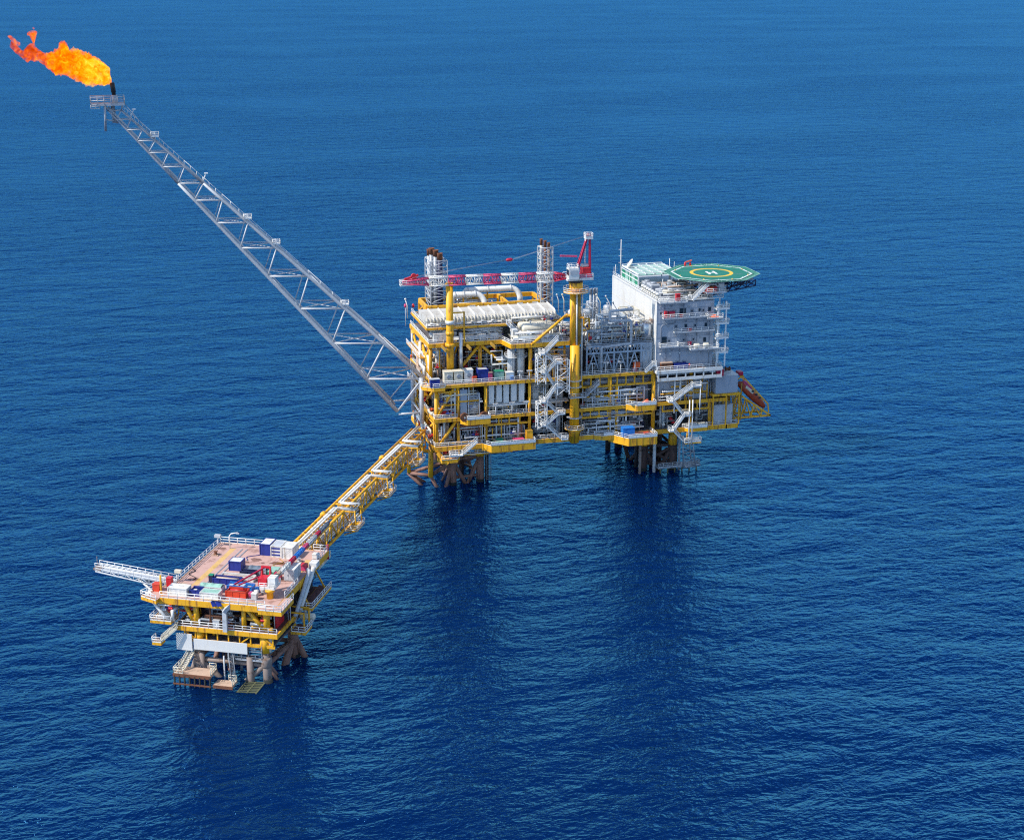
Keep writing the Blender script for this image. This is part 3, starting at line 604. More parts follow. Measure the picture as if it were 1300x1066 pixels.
for k in (-.35, .35): MB().tube(hd+Vector((-.3, k, .8)), spr+Vector((.8, k, .1)), .03, 5).build('pendant_rope', 'steel', cr)
MB().lathe(spr+Vector((-1.1, 0, 0)), spr+Vector((1.0, 0, .1)), [(0, .1), (.4, .45), (1.5, .45), (2.1, .15)], 8).build('spreader', 'crane_red', cr)
for k in (-.5, .5): MB().tube(spr+Vector((-1, k*.6, 0)), tip+Vector((1, k, 1.2)), .03, 4).build('pendant_rope', 'steel', cr)

# ------------------------------------------------------------------ accommodation block
H0, HR = L3+.42, 50.2
lq = thing('accommodation_block', 'tall white accommodation block with blank sunlit side and shaded grey door side', 'living quarters', (72, 18, H0))
X0, X1, Y0, Y1 = 63.3, 80.4, -.4, 38.2
MB().box(X0+.12, X1, Y0, Y1, H0, HR).build('wall', 'wall_grey_ribbed', lq)  # front's shade is painted in: grey here, white on the side wall
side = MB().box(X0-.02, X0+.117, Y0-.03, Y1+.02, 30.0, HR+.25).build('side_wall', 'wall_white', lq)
for z in (35.6, 40.4, 45.2): MB().box(X0-.05, X0-.023, Y0, Y1, z, z+.10).build('wall_seam', 'cream', side)
for y in (10, 22): MB().box(X0-.05, X0-.023, y, y+.1, 30.1, HR).build('wall_seam', 'cream', side)
MB().box(X0-.1, X1+.1, Y0-.1, Y1+.1, HR+.253, HR+.45).build('roof', 'light_grey', lq)
mb = MB(); mb.rail([(X0+.2, Y1, HR+.45), (X0+.2, Y0+.2, HR+.45), (X1+2.8, Y0+.2, HR+.45), (X1, Y1, HR+.45)], 1.2, 1.6, .065); mb.build('roof_rail', 'rail_white', lq)
def lqw(x0, x1, z, d=1.5, name='balcony', rail=True, hang=True, gx=()):
    o = MB().box(x0, x1, Y0-d, Y0-.003, z-.2, z).build(name, 'light_grey', lq)
    MB().rail([(x0, Y0-.1, z), (x0, Y0-d, z), (x1, Y0-d, z), (x1, Y0-.1, z)]).build('handrail', 'rail_white', o)
    q = MB(); q.bar((x0, Y0-d, z-.14), (x1, Y0-d, z-.14), .14, .36); k = x0+.6
    while k < x1: q.bar((k, Y0-d+.1, z-.25), (k, Y0-.05, z-1.5), .14); k += 3.2
    q.build('bracket', 'steel', o); return o
lqw(64.9, 78.0, 46.0, 1.6); lqw(68.3, 80.4, 41.8, 1.2); lqw(64.2, 69.6, 37.8, 1.5); lqw(72.8, 81.2, 36.9, 2.6); lqw(69.6, 72.8, 37.6, 1.2)
lqw(X0+.4, 71.8, HR+.3, 1.7, 'roof_walkway'); lqw(77.8, 82.4, 45.5, 2.2)
def door(px, z, w_=1.05, h=2.1, m='door_grey'):
    d = MB().box(px, px+w_, Y0-.08, Y0-.003, z+.05, z+h).build('door', m, lq)
    MB().box(px+w_-.22, px+w_-.12, Y0-.14, Y0-.083, z+1, z+1.2).build('handle', 'steel', d); MB().box(px+.3, px+w_-.3, Y0-.1, Y0-.083, z+h-.85, z+h-.35).build('door_window', 'glass', d)
def window(px, z, w_=1.0, h=1.2):
    f = MB().box(px, px+w_, Y0-.08, Y0-.003, z, z+h).build('window', 'door_grey', lq); MB().box(px+.1, px+w_-.1, Y0-.1, Y0-.083, z+.1, z+h-.1).build('pane', 'glass', f)
for x in (68.0, 73.2, 76.6): door(x, 46)
for x in (68.6, 74.3): door(x, 41.8)
for x in (66.6, 73.9, 71.0): door(x, 37.8)
for x in (69.3, 71.2): door(x, H0, 1.1, 2.2)
window(70.0, 46.6, 2.0, 1.9); window(64.2, 47, .6, .7); window(64.9, 38.4, 1.6, 2.2); window(71.6, 42.8, .9, 1.1); window(77.6, 42.6, .9, 1.3); window(78.5, 47, 1.0, 1.4); window(77.3, 38.3, 1, 1.4); window(75.6, 47.2, .8, 1)
# recess shadow frame of the lower left bay
mb = MB(); mb.pipe([(64.7, Y0-.1, 37), (64.7, Y0-.1, 43.4), (65.2, Y0-.1, 44), (68.5, Y0-.1, 44.2)], .13, 6); mb.build('cable_tray', 'door_grey', lq)
for x, za, zb in ((66.2, 32, 37), (70.4, 32.4, 36), (72.2, 38.5, 41), (75.4, 38.4, 41.2), (79.2, 32, 45), (65.6, 45.9, 50), (71.3, 46.9, 50), (75.2, 42.6, 45.6)):
    MB().bar((x, Y0-.09, za), (x, Y0-.09, zb), .22, .16).build('cable_tray', 'door_grey', lq)
for x, z in ((67.2, 34.6), (70, 35.2), (76.5, 34.8), (78.6, 35), (66.4, 43.2), (70.4, 39.2), (76.2, 39.4), (78.4, 43), (67.4, 48.9), (72.4, 48.6), (79.4, 48.9)):
    MB().box(x, x+.7, Y0-.07, Y0-.003, z, z+.5).build('wall_vent', 'steel', lq)
for z in (36.1, 40.2, 44.3, 48.4): MB().box(X0+.2, X1, Y0-.04, Y0-.003, z, z+.14).build('wall_joint', 'door_grey', lq)
for k in range(6): x = 64.6+2.9*k; MB().lathe((x, Y0-.2, 35.4), (x, Y0-.2, 35.8), [(0, .1), (.1, .22), (.35, .22)], 8).build('wall_lamp', 'flood_lens', lq)
# open stair tower on the right-hand end
st = MB()
for x, y in ((81.2, -1.6), (83.6, -1.6), (83.6, 3.5), (81.2, 3.5)): MB().bar((x, y, H0), (x, y, 50), .34).build('tower_post', 'rail_white', lq)
for k, z in enumerate((35.4, 39.6, 43.8, 48.0)):
    o = MB().box(80.5, 84.4, -2.0, 1.2, z-.35, z).build('tower_landing', 'rail_white', lq); MB().rail([(80.6, -2, z), (84.4, -2, z), (84.4, 1.2, z)], r=.1).build('handrail', 'rail_white', o)
    stair(lq, (82.0, 1.0, z-4.2), (82.0, 3.8, z-2.1), .9); stair(lq, (83.4, 3.8, z-2.1), (83.4, 1.2, z), .9)
    MB().box(81, 84, 3.6, 4.8, z-2.3, z-2.1).build('tower_landing', 'rail_white', lq)
# fascia girder under the front deck
for z, h in ((28.2, .9), (30.2, .3)): ob_box('fascia', 'white', lq, 63.4, 82.6, -2.45, -2.15, z, z+h)
for k in range(8): ob_box('fascia_post', 'white', lq, 63.4+k*2.7, 63.75+k*2.7, -2.43, -2.17, 29.1, 30.2)
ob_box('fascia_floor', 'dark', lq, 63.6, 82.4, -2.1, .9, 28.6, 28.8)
# roof equipment
ROOF = HR+.46
rn = random.Random(5)
for k, (x, y, sx, sy, h, lab) in enumerate(((65.5, 3, 3, 4, 2.2, 'square grey air handling unit at the front corner of the accommodation roof'), (69.6, 2.5, 3.5, 3, 1.9, 'low grey air handling unit behind the red box on the accommodation roof'), (65.2, 9.5, 2.6, 4, 2.6, 'tall grey air handling unit midway along the accommodation roof edge'), (69.5, 8, 2.8, 5, 2.4, 'long grey air handling unit in the middle of the accommodation roof'), (65.4, 15.2, 2.4, 3, 2.2, 'grey air handling unit under the green lattice canopy'))):
    u_ = thing('air_handling_unit', lab, 'ventilation unit', (x+sx/2, y+sy/2, ROOF), 'air handling units on the accommodation roof')
    ob_box('housing', 'light_grey', u_, x, x+sx, y, y+sy, ROOF+.15, ROOF+h); ob_box('plinth', 'steel', u_, x+.1, x+sx-.1, y+.1, y+sy-.1, ROOF, ROOF+.147)
    MB().lathe((x+sx/2, y+sy/2, ROOF+h+.003), (x+sx/2, y+sy/2, ROOF+h+.5), [(0, min(sx, sy)*.36), (.45, min(sx, sy)*.36), (.46, .2)], 14).build('fan_cowl', 'steel', u_)
    ob_box('louvre', 'door_grey', u_, x+.3, x+sx-.3, y-.05, y-.003, ROOF+.5, ROOF+h-.4); ob_box('louvre', 'door_grey', u_, x-.05, x-.003, y+.4, y+sy-.4, ROOF+.5, ROOF+h-.4)
for k in range(7):
    y = 2.0+k*2.0; v_ = thing('roof_vent', f'small white mushroom vent on the roof edge, {ORD[k]} from the front', 'vent', (64.3, y, ROOF), 'mushroom vents along the roof edge')
    MB().lathe((64.3, y, ROOF), (64.3, y, ROOF+2.0), [(0, .28), (1.4, .28)], 10).build('stem', 'cream', v_); MB().lathe((64.3, y, ROOF+1.4), (64.3, y, ROOF+2.1), [(0, .55), (.3, .58), (.55, .4), (.65, .05)], 10).build('cap', 'white', v_)
def mast(label, x, y, z0, z1, r=.12, name='antenna_mast', bars=3):
    t = thing(name, label, 'antenna', (x, y, z0)); ob_tube('pole', 'white', t, (x, y, z0), (x, y, z1), r*1.5, 8, None, r*.7)
    for k in range(bars): z = z0+(z1-z0)*(.4+.17*k); ob_tube('crossbar', 'rail_white', t, (x-.7, y, z), (x+.7, y, z), .05, 5)
    return t
mast('tall thin white antenna mast beside the satellite dish', fx(788, 340, 34), 34, ROOF, fz(788, 304, 34), .14)
mast('short white antenna mast on the far rear corner of the roof', 64.0, 37.5, ROOF, ROOF+3.4, .1)
mast('thin brown antenna rod behind the green canopy', fx(850, 335, 27), 27, ROOF, fz(850, 328, 27), .12, 'antenna_mast', 0)
mast('thin white whip antenna left of the helideck', fx(856, 335, 27), 27, ROOF, fz(856, 332, 27), .08, 'antenna_mast', 1)
ds = thing('satellite_dish', 'round white satellite dish on the rear of the accommodation roof', 'satellite dish', (66.2, 30, ROOF)); dc = Vector((66.2, 30, 55.2)); dn = Vector((-.75, .15, .5)).normalized()
MB().lathe(dc-dn*.0, dc+dn*1.2, [(0, .15), (.12, .9), (.35, 1.4), (.62, 1.75), (.64, 1.7), (.4, 1.3), (.2, .8), (.1, .1)], 24).build('reflector', 'white', ds)
ob_tube('mount', 'light_grey', ds, (66.2, 30, ROOF), dc, .22); ob_tube('feed_arm', 'steel', ds, dc+dn*.1, dc+dn*1.5, .08)
for k, (x, y) in enumerate(((65.2, 27.5), (65.4, 25.0))):
    pr = thing('gas_bottle', ('orange bottle standing on the roof beside the satellite dish', 'red-topped white bottle at the foot of the antenna mast')[k], 'gas bottle', (x, y, ROOF)); MB().lathe((x, y, ROOF), (x, y, ROOF+2), [(0, .45), (1.4, .45), (1.75, .2), (1.9, .2)], 12).build('bottle', ('orange', 'cream')[k], pr); MB().lathe((x, y, ROOF+1.9), (x, y, ROOF+2.2), [(0, .25), (.25, .2)], 8).build('cap', 'red', pr)
# white lattice canopy with green panels beside the helideck
cn = thing('lattice_canopy', 'white lattice frame over green panels beside the helideck', 'canopy', (68, 26, ROOF))
cx0, cx1, cy0, cy1, cz = 64.5, 77.0, 18.5, 33, 54.6
MB().box(cx0, cx1, cy0, cy1, cz-.35, cz-.2).build('panel', 'pale_green', cn)
for k in range(6): x = cx0+(cx1-cx0)*k/5; MB().bar((x, cy0, cz), (x, cy1, cz), .3, .3).build('lattice_bar', 'rail_white', cn)
for k in range(7): y = cy0+(cy1-cy0)*k/6; MB().bar((cx0, y, cz+.28), (cx1, y, cz+.28), .26, .2).build('lattice_bar', 'rail_white', cn)
for x in (cx0, cx1):
    for y in (cy0, (cy0+cy1)/2, cy1): MB().bar((x, y, ROOF), (x, y, cz-.36), .3).build('post', 'rail_white', cn)
for k in range(5):
    y = cy0+.2+(cy1-cy0-.4)*k/5; MB().box(cx0-.1, cx0-.02, y+.1, y+(cy1-cy0)/5-.3, ROOF+.5, cz-.9).build('side_panel', ('green', 'pale_green')[k % 2], cn)
for z in (ROOF+.4, ROOF+2.1, cz-.6): MB().bar((cx0-.2, cy0, z), (cx0-.2, cy1, z), .14, .2).build('side_bar', 'rail_white', cn)

# ------------------------------------------------------------------ helideck
hc = Vector((83.2, 9.3, 56)); hl = thing('helideck', 'green octagonal helideck with yellow circle and white H', 'helipad', (83.2, 9.3, ROOF))
def octo(r): return [(hc.x+r/math.cos(math.pi/8)*math.cos(math.pi/8+k*math.pi/4), hc.y+r/math.cos(math.pi/8)*math.sin(math.pi/8+k*math.pi/4)) for k in range(8)]
MB().prism(octo(11), 55.5, 56).build('landing_deck', 'heli_green', hl)
mb = MB(); a, b_ = octo(10.75), octo(10.3)
for k in range(8): mb.face([(*a[k], 56.006), (*a[(k+1) % 8], 56.006), (*b_[(k+1) % 8], 56.006), (*b_[k], 56.006)])
mb.build('edge_line', 'mark_white', hl)
mb = MB(); n = 48
for k in range(n):
    t0, t1 = 2*math.pi*k/n, 2*math.pi*(k+1)/n; mb.face([(hc.x+r*math.cos(t), hc.y+r*math.sin(t), 56.006) for r, t in ((5.2, t0), (6.2, t0), (6.2, t1), (5.2, t1))])
mb.build('aiming_circle', 'mark_yellow', hl)
mb = MB(); hd_ = R(-4); E_ = lambda a, b_: (hc.x+a*math.cos(hd_)-b_*math.sin(hd_), hc.y+a*math.sin(hd_)+b_*math.cos(hd_), 56.006)
for x0, x1, y0, y1 in ((-1.35, -.65, -2, 2), (.65, 1.35, -2, 2), (-.65, .65, -.35, .35)): mb.face([E_(x0, y0), E_(x1, y0), E_(x1, y1), E_(x0, y1)])
mb.build('letter_h', 'mark_white', hl)
a, b_ = octo(11.05), octo(12.7); nets = MB(); frm = MB()
for k in range(8):
    p, q, r_, s2 = [Vector((*v_, z)) for v_, z in ((a[k], 55.8), (a[(k+1) % 8], 55.8), (b_[(k+1) % 8], 56.0), (b_[k], 56.0))]
    nets.face([p, q, r_, s2]); nets.face([v_-Vector((0, 0, .05)) for v_ in (s2, r_, q, p)])
    for i in range(6): frm.bar(p.lerp(q, i/6), s2.lerp(r_, i/6), .1, .12)
    frm.bar(s2, r_, .12, .14)
rs = random.Random(4)
for k in range(10):
    q = MB(); t = rs.uniform(0, 6.28); d_ = rs.uniform(1, 8); x, y, a_ = hc.x+d_*math.cos(t), hc.y+d_*math.sin(t), rs.uniform(0, 3.14); L_, w_ = rs.uniform(.8, 2.6), rs.uniform(.12, .4); ca, sa = math.cos(a_), math.sin(a_)
    q.face([(x+u*ca-v*sa, y+u*sa+v*ca, 56.003+.0002*k) for u, v in ((-L_, -w_), (L_*.6, -w_*.6), (L_, w_*.5), (-L_*.7, w_))]); q.build('scuff', ('green', 'tarp_grey')[k % 2], hl)
nets.build('safety_net', 'heli_green', hl); frm.build('net_frame', 'pale_green', hl)
for k in range(5):
    y = hc.y-8+4*k; MB().bar((hc.x-9.5, y, 55.2), (hc.x+9.5, y, 55.2), .3, .55).build('deck_beam', 'steel', hl)
    A = [Vector((hc.x-1+2.8*i, y, 55)) for i in range(5)]; Bp = [Vector((hc.x-1+2.8*i, y, 51.6+.42*i)) for i in range(5)]; mb = MB(); mb.tube(Bp[0], Bp[-1], .16, 6); mb.lattice(A, Bp, .15, 6, 'x'); mb.build('support_truss', 'navy', hl)  # navy puts the shade under the helideck into the truss colour
for x, y in ((76.5, 1.5), (80, 1.5), (76.5, 16), (80, 16), (80, 9)): MB().bar((x, y, ROOF), (x, y, 55.0), .45).build('support_leg', 'light_grey', hl)
for p, q in (((80, 1.5, ROOF+.3), (90, 1.5, 54.6)), ((80, 9, ROOF+.3), (91, 9, 54.6)), ((80, 16, ROOF+.3), (90, 16, 54.6))): MB().bar(p, q, .35).build('support_strut', 'navy', hl)  # struts share the truss's painted-in shade
for k in range(16):
    t = k*math.pi/8+.2; x, y = hc.x+10.5*math.cos(t), hc.y+10.5*math.sin(t); MB().lathe((x, y, 56.0), (x, y, 56.3), [(0, .2), (.22, .16)], 8).build('deck_light', ('mark_yellow', 'pale_green')[k % 2], hl)
fm = thing('fire_monitor', 'red fire fighting monitors on the rear edge of the helideck', 'fire monitor', (fx(876, 337, 19.5), 20.9, 55.6)); q = fm.location
MB().box(q.x-1.8, q.x+1.6, q.y-.6, q.y+.6, 55.4, 55.6).build('stand', 'light_grey', fm)
for k in (-1, .6): MB().lathe((q.x+k, q.y, 55.6), (q.x+k, q.y, 57.2), [(0, .3), (1.0, .35), (1.5, .15)], 8).build('monitor', 'red', fm); 
MB().bar((q.x-1, q.y, 57), (q.x+.9, q.y-.3, 57.6), .3).build('nozzle', 'orange', fm)
fr2 = thing('foam_station', 'red and orange foam station below the front edge of the helideck', 'fire station', (79.3, -1.0, ROOF+2.1))
lpad = MB().box(77.2, 82.8, -2.6, .6, ROOF+1.9, ROOF+2.1).build('platform', 'light_grey', fr2); MB().rail([(77.2, -2.6, ROOF+2.1), (82.8, -2.6, ROOF+2.1), (82.8, .6, ROOF+2.1)]).build('handrail', 'rail_white', fr2)
for k, (m, x) in enumerate((('red', 77.6), ('orange', 78.7), ('red', 79.9))): MB().box(x, x+.8, -1.4, -.4, ROOF+2.1, ROOF+3.5).build('foam_cabinet', m, fr2)
ob_box('shelter', 'light_grey', fr2, 81.2, 82.7, -1.6, .4, ROOF+2.1, ROOF+4.6)
ss = thing('access_stair', 'white stair climbing from the accommodation roof to the helideck', 'stair', (74, -1.2, ROOF)); stair(ss, (73.4, -1.3, ROOF), (78.0, -1.3, 54.9), 1.2)
# ------------------------------------------------------------------ flare boom
fb = thing('flare_boom', 'long grey lattice flare boom slanting up to the left over the sea', 'flare boom', (-2, 14, 17))
YF0, YB0, YF1, YB1 = 7.0, 20.5, 11.6, 14.4
tT, tB = onY(538, 480, YF0), onY(522, 540, YF0); eT, eB = onY(151, 138.5, YF1), onY(137, 140.5, YF1)
YS = [522, 481, 436, 392, 351, 315, 283, 254.5, 233, 212, 194, 179, 165, 152, 141]; NB = len(YS)-1
def chord_at(p0_, p1_, ya, yb, y): f = (ya-y)/(ya-yb); return p0_, p1_, f
def seq(a, b_, xa, ya, xb, yb, Ya, Yb):
    out = []
    for y in YS:
        f = (y-ya)/(yb-ya); out.append(onY(xa+(xb-xa)*f, y, Ya+(Yb-Ya)*max(0, f)))
    return out
FT = seq(0, 0, 538, 480, 151, 138.5, YF0, YF1); FBm = seq(0, 0, 522, 540, 137, 140.5, YF0, YF1)
FT[0] = Vector(tT); 
def back(ch): return [Vector((p.x+.4*(1-i/NB), YB0+(YB1-YB0)*i/NB, p.z)) for i, p in enumerate(ch)]
BT, BB = back(FT), back(FBm)
for nm, ch, r0, r1 in (('chord', FT, .58, .15), ('chord', FBm, .62, .15), ('chord', BT, .42, .12), ('chord', BB, .42, .12)): (MB().pipe([ch[0]]+ch[2:9], r0*.9, 12, r0*.42+r1*.4).build(nm, 'boom_grey', fb), MB().pipe(ch[8:], r0*.42+r1*.4, 10, r1).build(nm, 'tip_grey', fb))
for k in range(NB):
    f = 1-k/NB; r = .075+.2*f
    ob_tube('brace', 'boom_grey', fb, FBm[k+1], FT[k+1], r*.95, 8); ob_tube('brace', 'boom_grey', fb, FT[k+1], FBm[k], r*.9, 8)
    ob_tube('brace', 'light_grey', fb, BB[k+1], BT[k+1], r*.75, 6); ob_tube('brace', 'light_grey', fb, BT[k+1], BB[k], r*.7, 6)
    ob_tube('cross_brace', 'boom_grey', fb, FBm[k+1], BT[k+1], r*.6, 6); ob_tube('cross_brace', 'light_grey', fb, BB[k+1], FT[k+1], r*.6, 6)
    if k % 2 == 0:
        MB().tube(FT[k+1], BT[k+1], r*.6, 6).build('top_brace', 'light_grey', fb); MB().tube(FBm[k+1], BB[k+1], r*.6, 6).build('bottom_brace', 'light_grey', fb)
    else: MB().tube(FT[k], BT[k+1], r*.5, 6).build('top_brace', 'light_grey', fb); MB().tube(FBm[k], BB[k+1], r*.5, 6).build('bottom_brace', 'light_grey', fb)
for d, r, m in ((.30, .24, 'boom_grey'), (.55, .16, 'light_grey')):
    MB().pipe([FBm[k].lerp(BB[k], d)+Vector((0, 0, .9)) for k in range(NB+1)], r, 8).build('flare_pipe', m, fb)
wk = [FT[k]+Vector((0, .9, .5)) for k in range(NB+1)]
q = MB()
for k in range(NB): q.bar(wk[k], wk[k+1], .55, .08)
wkw = q.build('walkway', 'light_grey', fb)
for sy in (-.35, .35):
    q = MB()
    for k in range(NB):
        a, b_ = wk[k]+Vector((0, sy, 0)), wk[k+1]+Vector((0, sy, 0))
        for f in (1.1,): q.tube(a+Vector((0, 0, f)), b_+Vector((0, 0, f)), .05, 4)
        for i in range(3): c = a.lerp(b_, i/3); q.tube(c, c+Vector((0, 0, 1.1)), .05, 4)
    q.build('handrail', 'rail_white', wkw)
for k in (3, 5, 6, 8, 11, 13):
    c = FT[k]+Vector((0, .3, .5)); big = k in (3, 5, 6, 11); q = MB()
    if big:
        q.box(c.x-1.0, c.x+1.0, c.y-.8, c.y+.8, c.z+.5, c.z+.65); q.rail([(c.x-1, c.y-.8, c.z+.65), (c.x+1, c.y-.8, c.z+.65), (c.x+1, c.y+.8, c.z+.65), (c.x-1, c.y+.8, c.z+.65)], 1.1, 1, .07, True); q.tube(c, c+Vector((0, 0, .5)), .2, 6); q.build('rest_platform', 'rail_white', fb)
    else: q.tube(c, c+Vector((.8, 0, 2.0)), .12, 6); q.box(c.x+.4, c.x+1.3, c.y-.3, c.y+.3, c.z+1.9, c.z+2.2); q.build('lamp_bracket', 'rail_white', fb)
# base posts tying the boom to the platform
for y, x, z0, z1 in ((YF0, tT.x-.7, 18.5, 31.5), (YB0, tT.x-.4, 18.5, 31.5)):
    ob_tube('base_post', 'boom_grey', fb, (x, y, z0), (x, y, z1), .6, 12)
q = MB(); q.tube((tT.x-.8, YF0, 30.8), FBm[0], .25, 8); q.build('base_brace', 'boom_grey', fb)
for yy in (YF0, YB0): MB().tube((tT.x-.8, yy, 21.6), (FBm[0].x+.3, yy, 21.6), .28, 8).build('base_brace', 'boom_grey', fb)
for zz_ in (29.8, 21): MB().tube((tT.x-.7, YF0, zz_), (tT.x-.5, YB0, zz_), .3, 8).build('base_brace', 'boom_grey', fb)
# tip platform, stack and drip leg
YM = 13.0; pz = fz(140, 132, YM); pl, pr_ = fx(115, 132, YM), fx(158, 132, YM)
o = MB().box(pl, pr_, YM-2.4, YM+2.4, pz-.3, pz).build('tip_platform', 'light_grey', fb)
MB().rail([(pl, YM-2.4, pz), (pr_, YM-2.4, pz), (pr_, YM+2.4, pz), (pl, YM+2.4, pz)], 1.9, 1.7, .085, True).build('tip_rail', 'light_grey', o)
MB().rail([(pl, YM-2.4, pz-1.0), (pl+2.2, YM-2.4, pz-1.0), (pl+2.2, YM+2.4, pz-1)], 1.0, 1.2, .08).build('tip_rail', 'light_grey', o)
sx_ = fx(145, 124, YM); ob_tube('stack_base', 'light_grey', fb, (sx_, YM, pz), (sx_, YM, pz+2.2), .62, 12)
ztip = fz(142, 105, YM); MB().lathe((sx_, YM, pz+2.0), (sx_-.3, YM, ztip), [(0, .5), (.8, .52), (.9, .62), (ztip-pz-2.2, .62), (ztip-pz-2.0, .45)], 14).build('flare_tip', 'black', fb)
ob_tube('drip_leg', 'steel', fb, (fx(133, 135, YM), YM-2, pz), (fx(134, 167, YM), YM-2, fz(134, 167, YM-2)), .3, 8)
q = MB(); q.pipe([(fx(143, 136, YM), YM, pz), (fx(143, 136, YM)+.2, YM, pz-4.6), (fx(150, 152, YM), YM, fz(150, 155, YM))], .5, 10); q.build('riser', 'steel', fb)
q = MB(); q.tube((fx(134, 151, YM), YM-2, fz(134, 151, YM)), (fx(150, 154, YM), YM, fz(150, 155, YM)), .16, 6); q.build('drip_pipe', 'light_grey', fb)
q = MB(); q.tube((pl+3.5, YM-2, pz-.3), FBm[-1], .2, 6); q.tube((pr_-.6, YM-2, pz-.3), FT[-1], .2, 6); q.tube((pr_, YM-2, pz), FT[-4]+Vector((0, 0, .6)), .09, 5); q.build('tip_bracket', 'steel', fb)
# flame: an irregular round body of fire blown to the left
def flame_mat():
    m = bpy.data.materials.new('flame'); m.use_nodes = True; nt = m.node_tree; N = nt.nodes.new; L = nt.links.new
    for n in list(nt.nodes): nt.nodes.remove(n)
    out = N('ShaderNodeOutputMaterial'); em = N('ShaderNodeEmission'); tc = N('ShaderNodeTexCoord'); n1 = N('ShaderNodeTexNoise'); n2 = N('ShaderNodeTexNoise')
    n1.inputs['Scale'].default_value = .55; n1.inputs['Detail'].default_value = 7; n1.inputs['Roughness'].default_value = .68; n1.inputs['Distortion'].default_value = 1.1
    L(tc.outputs['Object'], n1.inputs['Vector'])
    sep = N('ShaderNodeSeparateXYZ'); L(tc.outputs['Object'], sep.inputs[0]); mr = N('ShaderNodeMapRange'); mr.inputs[1].default_value = -14; mr.inputs[2].default_value = 14; mr.inputs[3].default_value = -.16; mr.inputs[4].default_value = .16
    L(sep.outputs['X'], mr.inputs[0]); ad = N('ShaderNodeMath'); ad.operation = 'ADD'; L(n1.outputs['Fac'], ad.inputs[0]); L(mr.outputs[0], ad.inputs[1])
    cr_ = N('ShaderNodeValToRGB'); e = cr_.color_ramp.elements; e[0].position = .36; e[0].color = (.36, .03, .0, 1); e[1].position = .80; e[1].color = (1, .93, .33, 1)
    for p, c in ((.45, (.72, .085, .0, 1)), (.54, (1, .22, .0, 1)), (.62, (1, .42, .005, 1)), (.70, (1, .68, .05, 1))): q = e.new(p); q.color = c
    L(ad.outputs[0], cr_.inputs['Fac']); L(cr_.outputs['Color'], em.inputs['Color']); em.inputs['Strength'].default_value = 1.05
    n2.inputs['Scale'].default_value = .8; n2.inputs['Detail'].default_value = 6; n2.inputs['Roughness'].default_value = .65; n2.inputs['Distortion'].default_value = .8; L(tc.outputs['Object'], n2.inputs['Vector'])
    r2 = N('ShaderNodeMapRange'); r2.inputs[1].default_value = .40; r2.inputs[2].default_value = .58; r2.inputs[3].default_value = .02; r2.inputs[4].default_value = 2.0; L(n2.outputs['Fac'], r2.inputs[0])
    st_ = N('ShaderNodeMath'); st_.operation = 'MULTIPLY'; L(r2.outputs[0], st_.inputs[0]); st_.inputs[1].default_value = 1.15; L(st_.outputs[0], em.inputs['Strength'])
    ab = N('ShaderNodeVolumeAbsorption'); ab.inputs['Color'].default_value = (0, 0, 0, 1); L(r2.outputs[0], ab.inputs['Density'])
    ad2 = N('ShaderNodeAddShader'); L(em.outputs[0], ad2.inputs[0]); L(ab.outputs[0], ad2.inputs[1]); L(ad2.outputs[0], out.inputs['Volume'])
    sc.cycles.volume_step_rate = .08; sc.cycles.volume_max_steps = 512
    MATS['flame'] = m
flame_mat()
def flame(ox, oy, seed, pts):
    """pts: (x, top, bottom) in photo pixels /5 from a zoom; rings about each column"""
    rows = []; YM2 = YM
    xs = []
    for i in range(len(pts)-1):
        for k in range(8): t = k/8; xs.append([pts[i][j]*(1-t)+pts[i+1][j]*t for j in range(3)])
    xs.append(list(pts[-1])); n = 64
    mb = MB(); i0 = 0
    for x, a, b_ in xs:
        A, Bq = onY(ox+x/5, oy+a/5, YM2), onY(ox+x/5, oy+b_/5, YM2); c = (A+Bq)/2; h = max(.05, (A.z-Bq.z)/2*(1.06 if seed < 5 else .95)); dpt = min(h*.85, 3.6)
        for k in range(n):
            t = 2*math.pi*k/n; p = Vector((c.x, c.y+dpt*math.cos(t), c.z+h*math.sin(t))); d = Vector((0, math.cos(t), math.sin(t)))
            q = p*.42+Vector((seed, 0, 0)); f = noise.fractal(q, .7, 2.1, 5)*.7+noise.fractal(p*1.1, .8, 2.2, 3)*.5+noise.fractal(p*2.3, .6, 2.2, 3)*.28
            p += d*(f*min(1.0, h*.32)); p += Vector((noise.noise(p*.6+Vector((9, 3, 1)))*.6*min(1, h*.4), 0, 0)); mb.v.append(tuple(p))
    m = len(xs)
    for i in range(m-1):
        for k in range(n): mb.f.append((i*n+k, i*n+(k+1) % n, (i+1)*n+(k+1) % n, (i+1)*n+k)); mb.sm.append(True)
    mb.f.append(tuple(range(n-1, -1, -1))); mb.sm.append(True); mb.f.append(tuple((m-1)*n+k for k in range(n))); mb.sm.append(True)
    return mb
FP = [(60, 185, 205), (75, 165, 218), (100, 178, 238), (120, 195, 255), (150, 228, 278), (175, 192, 288), (210, 182, 276), (235, 205, 282), (260, 226, 298), (290, 240, 318), (320, 244, 345), (350, 230, 372), (375, 205, 366), (390, 182, 364), (408, 178, 368), (430, 190, 374), (450, 222, 390), (480, 228, 410), (520, 226, 424), (560, 244, 436), (600, 262, 440), (640, 285, 441), (670, 303, 438), (690, 330, 436), (702, 365, 434), (708, 405, 432)]
fl = flame(0, 20, 3.0, FP).build('gas_flame', 'flame'); tag(fl, 'orange gas flame streaming left from the tip of the flare boom', 'flame')
